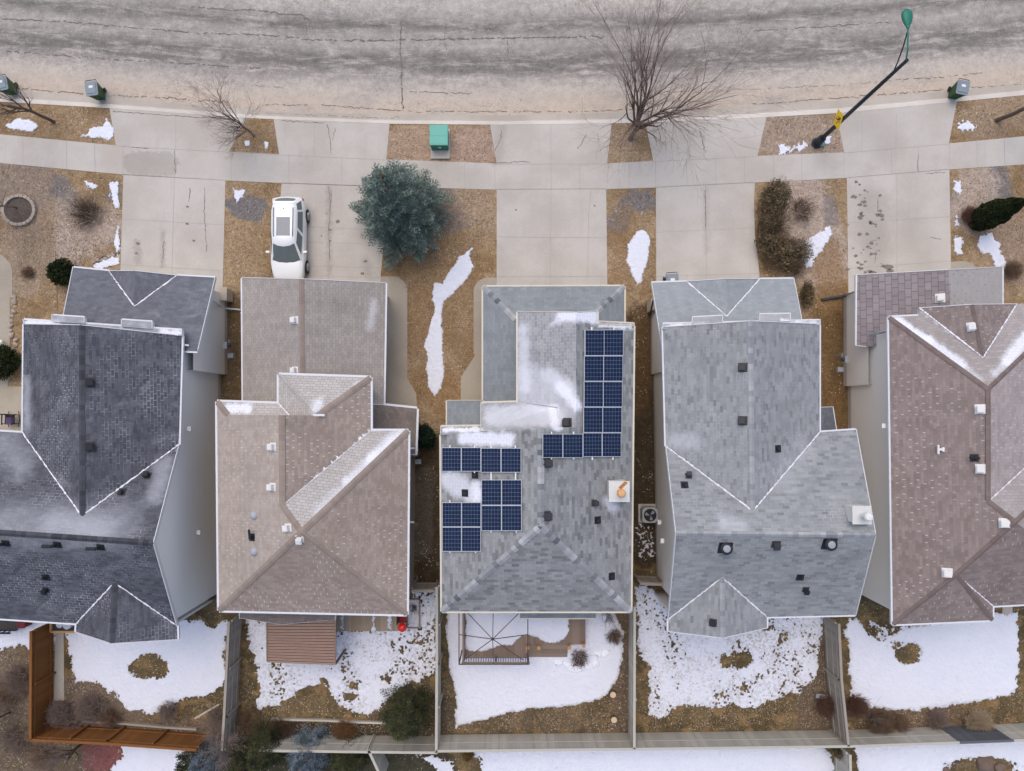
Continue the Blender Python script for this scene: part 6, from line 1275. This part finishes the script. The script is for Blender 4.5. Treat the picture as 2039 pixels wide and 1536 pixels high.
# air conditioner
c = P(1289, 1022, 0); t = thing('air_conditioner', c, 'pale grey air conditioner with dark fan in the narrow side yard', 'air conditioner'); m = MB(); ch = .14; a = .41
oct_ = [(-a + ch, -a), (a - ch, -a), (a, -a + ch), (a, a - ch), (a - ch, a), (-a + ch, a), (-a, a - ch), (-a, -a + ch)]
m.prism([(c.x + x, c.y + y) for x, y in oct_], .1, .80); m.build('casing', simple('ac_grey', (0.42, 0.42, 0.43), .5), t, bevel=.02)
m = MB(); m.box((c.x, c.y, .04), (1.0, 1.0, .1)); m.build('pad', M_CONC, t)
m = MB(); m.lathe((c.x, c.y, .80), [(.34, 0), (.34, .025), (.31, .03)], 30); g = m.build('fan_well', M_BLACK, t)
m = MB()
for k in range(3):
    a0 = k * 2.094 + .5; m.face([Vector((c.x + r * math.cos(a0 + da), c.y + r * math.sin(a0 + da), .838)) for r, da in ((.08, 0), (.27, -.1), (.29, .35), (.25, .62), (.08, .8))])
m.build('fan_blade', simple('fan_grey', (0.30, 0.31, 0.36), .5), g)
m = MB(); m.lathe((c.x, c.y, .84), [(.08, 0), (.07, .02)], 16)
for rr in (.14, .20, .26, .31): m.tube([(c.x + rr * math.cos(k * .2618), c.y + rr * math.sin(k * .2618), .85) for k in range(25)], .003, 4, cap=False)
m.build('fan_guard', M_DARK, g)

# ================================================================== BACK YARD STRUCTURES
def boards(mb, x0, x1, y0, y1, z, w_=.14, along='x', th=.04, mi=0):
    if along == 'x':
        n = int((y1 - y0) / w_)
        for i in range(n): yy = y0 + (i + .5) * (y1 - y0) / n; mb.box(((x0 + x1) / 2, yy, z), (x1 - x0, (y1 - y0) / n - .008, th), mi=mi)
    else:
        n = int((x1 - x0) / w_)
        for i in range(n): xx = x0 + (i + .5) * (x1 - x0) / n; mb.box((xx, (y0 + y1) / 2, z), ((x1 - x0) / n - .008, y1 - y0, th), mi=mi)
# deck of the solar house
zd = .62; A = P(925, 1190, zd); B = P(1051, 1308, zd); Cc = P(1166, 1284, zd)
t = thing('deck', P(1030, 1250, 0), 'brown wooden deck covered in snow with a balustrade behind the solar panel house', 'deck')
m = MB(); boards(m, A.x, B.x, B.y, A.y, zd - .02, along='y'); boards(m, B.x, Cc.x, Cc.y, A.y, zd - .026, along='y'); m.build('deck_floor', M_BROWNW, t)
m = MB(); m.box(((A.x + B.x) / 2, (A.y + B.y) / 2, .28), (B.x - A.x - .1, A.y - B.y - .1, .5)); m.box(((B.x + Cc.x) / 2, (A.y + Cc.y) / 2, .28), (Cc.x - B.x, A.y - Cc.y - .1, .5)); m.build('skirt', M_BROWNW, t)
def rail_run(m, a, b, h=.95, step=.125):
    a = Vector(a); b = Vector(b); L = (b - a).length; n = int(L / step)
    m.beam(a + Vector((0, 0, h)), b + Vector((0, 0, h)), .09, .04); m.beam(a + Vector((0, 0, .12)), b + Vector((0, 0, .12)), .05, .05)
    for i in range(1, n): q = a.lerp(b, i / n); m.box((q.x, q.y, q.z + h / 2 + .03), (.035, .035, h - .1))
m = MB(); rail_run(m, (A.x, B.y, zd), (B.x, B.y, zd)); m.build('balustrade', M_BROWNW, t)
m = MB(); rail_run(m, (A.x, A.y, zd), (A.x, B.y, zd)); m.build('balustrade', M_BROWNW, t)
for x in (A.x, (A.x + B.x) / 2, B.x): m = MB(); m.box((x, B.y, zd + .45), (.11, .11, 1.15)); m.box((x, B.y, zd + 1.04), (.15, .15, .03)); m.build('post', M_BROWNW, t)
for x, y in ((1050, 1282), (1072, 1282), (1132, 1282), (1160, 1278)): q = P(x, y, .5); m = MB(); m.box((q.x, q.y, .62), (.13, .13, 1.2)); m.box((q.x, q.y, 1.23), (.17, .17, .03)); m.build('post', M_NEWW, t)
q = P(1062, 1293, .2); m = MB(); 
for k in range(3): m.box((q.x, Cc.y - .14 - .27 * k, .45 - .17 * k), (.95, .26, .05))
for k in range(3): m.box((P(1100, 1290, 0).x, Cc.y - .15 - .27 * k, .44 - .17 * k), (1.6, .26, .05))
m.build('steps', M_BROWNW, t)
snow_patch('snow lying on the deck boards', [(926, 1190), (1137, 1190), (1134, 1255), (1128, 1270), (1104, 1282), (1085, 1284), (1070, 1272), (1050, 1264), (1034, 1270), (1020, 1284), (990, 1290), (960, 1300), (936, 1299), (925, 1290)], z0=zd + .004, seed=60, edge=.05, thick=.05)
# gazebo frame
t = thing('gazebo_frame', P(980, 1268, 0), 'bare metal gazebo frame with eight roof ribs standing over the snowy deck', 'gazebo'); zt = 2.25
K = [P(914, 1205, zt), P(1051, 1205, zt), P(1051, 1323, zt), P(914, 1323, zt)]; apx = P(981, 1273, 2.95)
m = MB()
for i in range(4): m.beam(K[i], K[(i + 1) % 4], .05, .05)
m.build('perimeter_beam', M_GAZ, t)
for i in range(4): m = MB(); m.box((K[i].x, K[i].y, zt / 2), (.06, .06, zt)); m.build('post', M_GAZ, t)
inn = [K[i].lerp(K[(i + 2) % 4], .07) for i in range(4)]
for q in inn + [(K[i] + K[(i + 1) % 4]) / 2 for i in range(4)]: m = MB(); m.beam(q, apx, .035, .035); m.build('roof_rib', M_GAZ, t)
m = MB(); m.lathe(apx, [(.07, -.03), (.07, .02), (.02, .05)], 10); m.build('hub', M_GAZ, t)
# snow capped rocks + stumps
rk = []
def rock(loc, s, label, mat=M_STONE, name='rock', group='snow capped rocks by the deck steps', seed=0, flat=.6):
    rng = random.Random(seed); bm = bmesh.new(); bmesh.ops.create_icosphere(bm, subdivisions=3, radius=1)
    for v in bm.verts: 
        k = 1 + .25 * (math.sin(v.co.x * 3 + seed) * math.cos(v.co.y * 2.6 + seed * 2)) + rng.uniform(-.03, .03); v.co = Vector((v.co.x * s * k, v.co.y * s * k * .85, max(v.co.z, -.3) * s * flat * k + s * .1))
    me = bpy.data.meshes.new(name); bm.to_mesh(me); bm.free(); me.materials.append(mat)
    for p_ in me.polygons: p_.use_smooth = True
    o = bpy.data.objects.new(name, me); COL.objects.link(o); o.location = loc; ORG[o.name] = Vector(loc); return tag(o, label, 'rock', group)
m_, tt = newmat('snow_capped_stone'); pz = tt.pos(); cz = tt.ss(tt.noise(pz, 6, 4, .7), .66, .60); tt.out(tt.mix(cz, (0.30, .16, .12), (0.82, 0.84, 0.90)), .8); M_CAPST = m_
for k, (x, y, s) in enumerate([(1112, 1318, .26), (1128, 1322, .2), (1146, 1330, .33), (1166, 1325, .26), (1184, 1322, .30), (1192, 1302, .26), (1206, 1300, .25)]): rock(P(x, y, .03), s, 'rounded rock capped with snow in the row by the deck steps', M_CAPST, seed=k, flat=.5)
def stump(px, py, label, r=.17, h=.32):
    b = P(px, py, 0); m = MB(); m.lathe(b, [(r, 0), (r * .95, h), (r * .4, h + .01)], 18); t = thing('log_stump', b, label, 'stump', 'cut log rounds'); m.build('bark', M_BARK, t)
    m = MB(); m.lathe(b + Vector((0, 0, h + .005)), [(r * .93, 0), (r * .93, .012)], 18); m.build('cut_face', simple('cut_wood', (0.62, 0.47, 0.31), .8, var=.1, scale=20), t)
stump(1219, 1379, 'cut log round half at the edge of the snow by the fence', h=.35); stump(1221, 1429, 'cut log round on the brown ground near the fence corner')

# tan roofed house yard
t = thing('deck', P(730, 1240, 0), 'weathered tan board deck behind the tan roofed house', 'deck'); A = P(665, 1210, .45); B = P(806, 1257, .45); m = MB(); boards(m, A.x, B.x, B.y, A.y, .43, along='y', w_=.13); m.build('deck_floor', M_DECK, t); m = MB(); m.box(((A.x + B.x) / 2, (A.y + B.y) / 2, .2), (B.x - A.x - .1, A.y - B.y - .1, .4)); m.build('skirt', M_FTAUPE, t)
for k, (x, y) in enumerate(((681, 1245), (744, 1247), (775, 1245))): snow_patch('thin snow streak on the tan deck, number %s from the left' % ('one', 'two', 'three')[k], [(x - 4, y - 30), (x + 4, y - 30), (x + 4, y + 8), (x - 4, y + 8)], z0=.455, seed=70 + k, edge=.06, thick=.01, cell=.03)
t = thing('garden_shelter', P(600, 1275, 0), 'brown ribbed sheet roof shelter behind the tan roofed house', 'shelter'); zr = 2.3
MR = simple('ribbed_sheet', (0.36, 0.25, 0.195), .5, var=.12, scale=3)
K = [P(532, 1225, zr + .25), P(668, 1222, zr + .25), P(667, 1322, zr), P(533, 1317, zr)]; m = MB(); n = 66
for i in range(n):
    f0, f1 = i / n, (i + 1) / n; z0 = .05 * (i % 4 in (1, 2)); z1 = .05 * ((i + 1) % 4 in (1, 2)); a0, b0 = K[0].lerp(K[3], f0), K[1].lerp(K[2], f0); a1, b1 = K[0].lerp(K[3], f1), K[1].lerp(K[2], f1)
    m.face([a0 + Vector((0, 0, z0)), b0 + Vector((0, 0, z0)), b1 + Vector((0, 0, z1)), a1 + Vector((0, 0, z1))], 1 if z0 != z1 else 0); m.face([a1 + Vector((0, 0, z1 - .03)), b1 + Vector((0, 0, z1 - .03)), b0 + Vector((0, 0, z0 - .03)), a0 + Vector((0, 0, z0 - .03))])
m.build('ribbed_roof', [MR, simple('rib_side_shade', (0.17, 0.10, 0.075), .6)], t); m = MB(); m.beam(K[1] + Vector((.02, 0, 0)), K[2] + Vector((.02, 0, 0)), .05, .12); m.beam(K[0] - Vector((.02, 0, 0)), K[3] - Vector((.02, 0, 0)), .05, .12); m.beam(K[3] + Vector((0, -.02, 0)), K[2] + Vector((0, -.02, 0)), .05, .12); m.build('fascia', M_BROWNW, t)  # rib sides get a darker sheet colour, their shade painted in
for q in K: m = MB(); m.box((q.x * .997, q.y, zr / 2), (.1, .1, zr)); m.build('post', M_BROWNW, t)
c = P(824, 1220, 0); t = thing('planter_bed', c, 'narrow timber edged planter at the corner of the tan deck', 'planter'); m = MB(); hx, hy = .33, .75
for s in (-1, 1): m.box((c.x + s * hx, c.y, .13), (.06, hy * 2, .26)); m.box((c.x, c.y + s * hy, .13), (hx * 2 - .06, .06, .26))
m.build('timber_edge', M_BROWNW, t); m = MB(); m.box((c.x, c.y, .1), (hx * 2 - .07, hy * 2 - .07, .2)); m.build('soil', simple('snowy_soil', (0.55, 0.55, 0.58), .9, var=.5, scale=5), t)
shrub_twigs(824, 1208, .3, .35, 'black dry stalks in the timber edged planter', 71, 70, simple('dark_twig', (0.1, .065, .05)), group='dry garden plants')
c = P(805, 1242, .45); t = thing('kettle_grill', c, 'round red kettle grill at the corner of the tan deck', 'grill'); m = MB(); m.lathe(c + Vector((0, 0, .55)), [(.08, -.02), (.19, .06), (.235, .18), (.20, .28), (.10, .34), (.03, .36)], 24); m.build('kettle', simple('red_enamel', (0.72, 0.02, 0.015), .25, spec=.5), t, smooth=True)
for k in range(3): a = k * 2.094; m = MB(); m.tube([c + Vector((.15 * math.cos(a), .15 * math.sin(a), .6)), c + Vector((.28 * math.cos(a), .28 * math.sin(a), 0))], .014, 8); m.build('leg', M_BLACK, t)
c = P(803, 1228, .45); t = thing('garden_chair', c, 'dark folding chair with red seat behind the red grill', 'chair'); m = MB(); m.box(c + Vector((0, 0, .42)), (.42, .42, .04)); m.build('seat', simple('red_fabric', (0.25, 0.02, 0.02), .8), t); m = MB(); m.box(c + Vector((-.2, 0, .7)), (.04, .42, .45)); m.build('backrest', M_BLACK, t)
for x in (-.19, .19):
    for y in (-.19, .19): m = MB(); m.tube([c + Vector((x, y, .42)), c + Vector((x * 1.15, y * 1.15, 0))], .014, 6); m.build('leg', M_BLACK, t)
def timber(pts, label, mat=M_FTAUPE, w_=.1, h=.18):
    m = MB()
    for a, b in zip(pts[:-1], pts[1:]): m.beam(P(*a, h / 2), P(*b, h / 2), w_, h)
    o = m.build('timber_edging', mat, origin=P(*pts[0], 0)); return tag(o, label, 'garden edging', 'timber garden edgings')
timber([(540, 1432), (640, 1434), (720, 1438), (785, 1440)], 'pale timber edging in front of the dark planting bed', M_FGREY)
timber([(165, 1436), (250, 1441), (330, 1448), (392, 1452)], 'grey timber edging along the inside of the orange back fence')
timber([(110, 500), (113, 560), (114, 620)], 'thin dark edging on the left lawn above the dark roofed house', M_BROWNW, .02, .03)
timber([(185, 526), (205, 510), (238, 503)], 'curved edging of the rock strip beside the driveway', M_BROWNW, .05, .1)
timber([(388, 1431), (436, 1403)], 'pale loose plank leaning near the taupe fence', M_FGREY, .09, .06)
c = P(1640, 1387, .25); m = MB(); m.box((c.x - .1, c.y, .25), (.62, .22, .08), -.1); tag(m.build('plank', simple('grey_plank', (.34, .35, .38), .8), origin=c), 'short grey plank lying against the taupe fence', 'plank')

# dark roofed house yard: corner of an orange deck, left deck clutter
c = P(128, 1240, .5); t = thing('deck', P(128, 1240, 0), 'small fresh orange timber deck corner under the dark roof', 'deck'); A = P(103, 1215, .6); B = P(150, 1258, .6); m = MB(); boards(m, A.x, B.x, B.y, A.y, .5, along='x'); m.build('deck_floor', M_DARK, t); m = MB(); m.beam((A.x, B.y, .62), (B.x, B.y, .62), .1, .12); m.beam((A.x, A.y, .62), (A.x, B.y, .62), .1, .12); m.build('rim', M_NEWW, t)
mb = MB(); q = P(136, 1244, .8); mb.lathe((q.x, q.y, .54), [(.2, 0), (.22, .4), (.05, .42)], 16); mb.lathe((q.x - .42, q.y + .02, .54), [(.16, 0), (.18, .35), (.05, .36)], 16); tag(mb.build('plastic_tub', simple('tub_grey', (.42, .45, .5), .5), origin=q), 'two pale grey tubs joined on the orange deck corner', 'tub')
c = P(30, 1240, 0); t = thing('deck', c, 'dark cluttered deck edge at the far left under the roof', 'deck'); m = MB(); A = P(-60, 1205, .5); B = P(35, 1255, .5); boards(m, A.x, B.x, B.y, A.y, .45, along='y'); m.build('deck_floor', simple('dark_deck', (.06, .055, .05), .8), t); m = MB(); rail_run(m, (A.x, B.y, .45), (B.x, B.y, .45), .6, .25); m.build('balustrade', M_BLACK, t)
q = P(52, 1238, .3); mb = MB(); mb.box((q.x, q.y, .35), (.35, .45, .6)); mb.box((q.x, q.y, .68), (.4, .5, .06)); tag(mb.build('storage_box', simple('maroon_plastic', (.16, .02, .02), .6), origin=(q.x, q.y, 0), bevel=.02), 'dark red storage box at the rear wall on the far left', 'box')

# ================================================================== FRONT YARD THINGS
c = P(40, 420, 0); t = thing('stone_tree_ring', c, 'low ring of pale edging stones around the thin tree on the left', 'stone ring')
for k in range(22):
    a = 2 * math.pi * k / 22; m = MB(); m.box((c.x + .86 * math.cos(a), c.y + .80 * math.sin(a), .09), (.17, .23, .20), a); m.build('edging_stone', M_STONE, t, bevel=.02)
m = MB(); m.lathe((c.x, c.y, 0), [(.76, .0), (.72, .06), (.2, .1)], 24); m.build('soil', simple('dark_soil', (.10, .08, .065), .95, var=.4, scale=8, bump=.6), t)
rng = random.Random(5); base_r = None
for k in range(13):
    q = P(24 + rng.uniform(-3, 8), 592 + k * 9.5, .02)
    if base_r is None: base_r = rock(q, .15, 'small garden rock in the row beside the left edge path', M_STONE, group='small garden rocks in a row', seed=3, flat=.7)
    else:
        o = base_r.copy(); COL.objects.link(o); o.location = q; s = rng.uniform(.6, 1.2); o.scale = (s, s * rng.uniform(.7, 1.1), s); o.rotation_euler = (0, 0, rng.uniform(0, 6))
for k in range(7): rock(P(188 + k * 7.5, 522 - k * 2.2 + rng.uniform(-4, 4), .01), rng.uniform(.08, .15), 'pale rock in the small heap at the top corner of the dark house driveway', M_STONE, group='pale rocks by the driveway corner', seed=10 + k)
q = P(10, 682, .0); t = thing('garden_light', q, 'small white garden light beside the left edge path', 'light'); m = MB(); m.tube([q, q + Vector((0, 0, .3))], .012, 8); m.build('stake', M_DARK, t); m = MB(); m.lathe(q + Vector((0, 0, .3)), [(.04, 0), (.11, .05), (.11, .09), (.03, .12)], 16); m.build('lamp_shade', M_WVENT, t)
# porch rocking chair
c = P(30, 836, .02); t = thing('rocking_chair', c, 'black slatted rocking chair with purple cushion on the left patio', 'chair'); m = MB()
for k in range(6): m.box(c + Vector((-.22 + k * .09, .28 + .0, .62)), (.04, .04, .75))
m.beam(c + Vector((-.27, .30, .98)), c + Vector((.27, .30, .98)), .05, .05); m.build('backrest', M_BLACK, t)
m = MB(); m.box(c + Vector((0, 0, .42)), (.52, .5, .04)); m.build('seat', M_BLACK, t); m = MB(); m.box(c + Vector((.06, -.05, .49)), (.44, .42, .1)); m.build('cushion', simple('purple_fabric', (.09, .06, .14), .9), t, bevel=.03)
for s in (-1, 1): m = MB(); m.tube([c + Vector((s * .27, -.4, .12)), c + Vector((s * .27, 0, .04)), c + Vector((s * .27, .45, .14))], .022, 6); m.build('rocker', M_BLACK, t); m = MB(); m.beam(c + Vector((s * .27, -.28, .66)), c + Vector((s * .27, .3, .66)), .06, .03); m.build('armrest', M_BLACK, t); m = MB(); m.beam(c + Vector((s * .27, -.22, .06)), c + Vector((s * .27, -.22, .64)), .04, .04); m.beam(c + Vector((s * .27, .25, .06)), c + Vector((s * .27, .28, .64)), .04, .04); m.build('leg', M_BLACK, t)
# red-brown ground cover, stones in lower right
for k, (x, y, s) in enumerate([(1960, 1520, .55), (1990, 1528, .3), (1905, 1522, .13), (1931, 1521, .1), (1884, 1534, .25)]): rock(P(x, y, .0), s, ['large brown boulder at the bottom right', 'pale boulder beside the large brown one', 'small reddish stone left of the large brown boulder', 'smallest reddish stone between the others at bottom right', 'flat reddish stone at the bottom right edge'][k], simple('brown_stone', (.17, .125, .10), .9, var=.3, scale=8, bump=.4), group='boulders in the snow at bottom right', seed=30 + k)

# ------------------------------------------------------------------ dry leaves, chips and straw on the beds
M_LIT = mat_leaf('leaf_litter', ((0.07, 0.05, 0.03), (0.50, 0.39, 0.28), (0.22, 0.15, 0.09)), ns=3)
LAWNS = [[(0, 205), (218, 217), (229, 288), (0, 267)], [(492, 238), (544, 240), (555, 306), (458, 302)], [(779, 249), (974, 252), (987, 324), (770, 317)], [(1220, 248), (1284, 247), (1299, 320), (1210, 324)], [(1527, 237), (1664, 229), (1680, 303), (1510, 310)], [(1906, 206), (2039, 194), (2039, 271), (1891, 285)],
         [(0, 328), (243, 350), (236, 540), (120, 640), (30, 640), (25, 520), (0, 500)], [(451, 364), (558, 368), (548, 553), (482, 553), (482, 600), (448, 600), (444, 540)], [(775, 375), (986, 380), (988, 550), (945, 570), (940, 720), (915, 760), (890, 800), (870, 860), (830, 860), (830, 790), (811, 755), (811, 578), (760, 548)],
         [(1209, 380), (1304, 378), (1306, 563), (1298, 640), (1262, 640), (1244, 570), (1211, 560)], [(1505, 367), (1684, 358), (1688, 550), (1690, 600), (1600, 600), (1580, 555), (1514, 545)], [(1893, 340), (2039, 330), (2039, 600), (1998, 600), (1996, 530), (1894, 518)],
         [(110, 1330), (240, 1370), (300, 1425), (450, 1370), (470, 1450), (110, 1440)], [(0, 1290), (60, 1290), (64, 1536), (0, 1536)], [(484, 1300), (515, 1410), (640, 1370), (700, 1430), (866, 1345), (872, 1460), (480, 1460)], [(884, 1250), (905, 1440), (1050, 1412), (1200, 1395), (1245, 1300), (1248, 1458), (880, 1462)], [(1264, 1290), (1290, 1425), (1600, 1385), (1636, 1240), (1652, 1450), (1264, 1458)], [(1690, 1300), (1700, 1400), (1860, 1412), (2039, 1370), (2039, 1438), (1692, 1450)]]
pts = []
for pl in LAWNS:
    W = [P(x, y, 0) for x, y in pl]; W = [(p_.x, p_.y) for p_ in W]; x0, x1 = min(a for a, _ in W), max(a for a, _ in W); y0, y1 = min(b for _, b in W), max(b for _, b in W)
    n = int((x1 - x0) * (y1 - y0) * 190); X = RNG.uniform(x0, x1, n); Y = RNG.uniform(y0, y1, n)
    k = (sdist(X, Y, W) > .03) & (fbm(X, Y, .8, 3, 77) + RNG.uniform(-.25, .25, n) > -.02); pts.append(np.stack([X[k], Y[k], RNG.uniform(.004, .022, k.sum())], 1))
pts = np.concatenate(pts); n = len(pts); a = RNG.uniform(0, 6.283, n); L = RNG.uniform(.015, .045, n); Wd = RNG.uniform(.006, .018, n)
d = np.stack([np.cos(a), np.sin(a), RNG.uniform(-.3, .3, n)], 1) * L[:, None]; e = np.stack([-np.sin(a), np.cos(a), RNG.uniform(-.3, .3, n)], 1) * Wd[:, None]
V = np.stack([pts - d - e, pts + d - e, pts + d + e, pts - d + e], 1).reshape(-1, 3); V[:, 2] = np.maximum(V[:, 2], .003)
tag(npmesh('leaf_litter', V, np.arange(4 * n).reshape(n, 4), M_LIT), 'dry leaves, straw and wood chips scattered over the lawns and beds', 'leaf litter', kind='stuff')
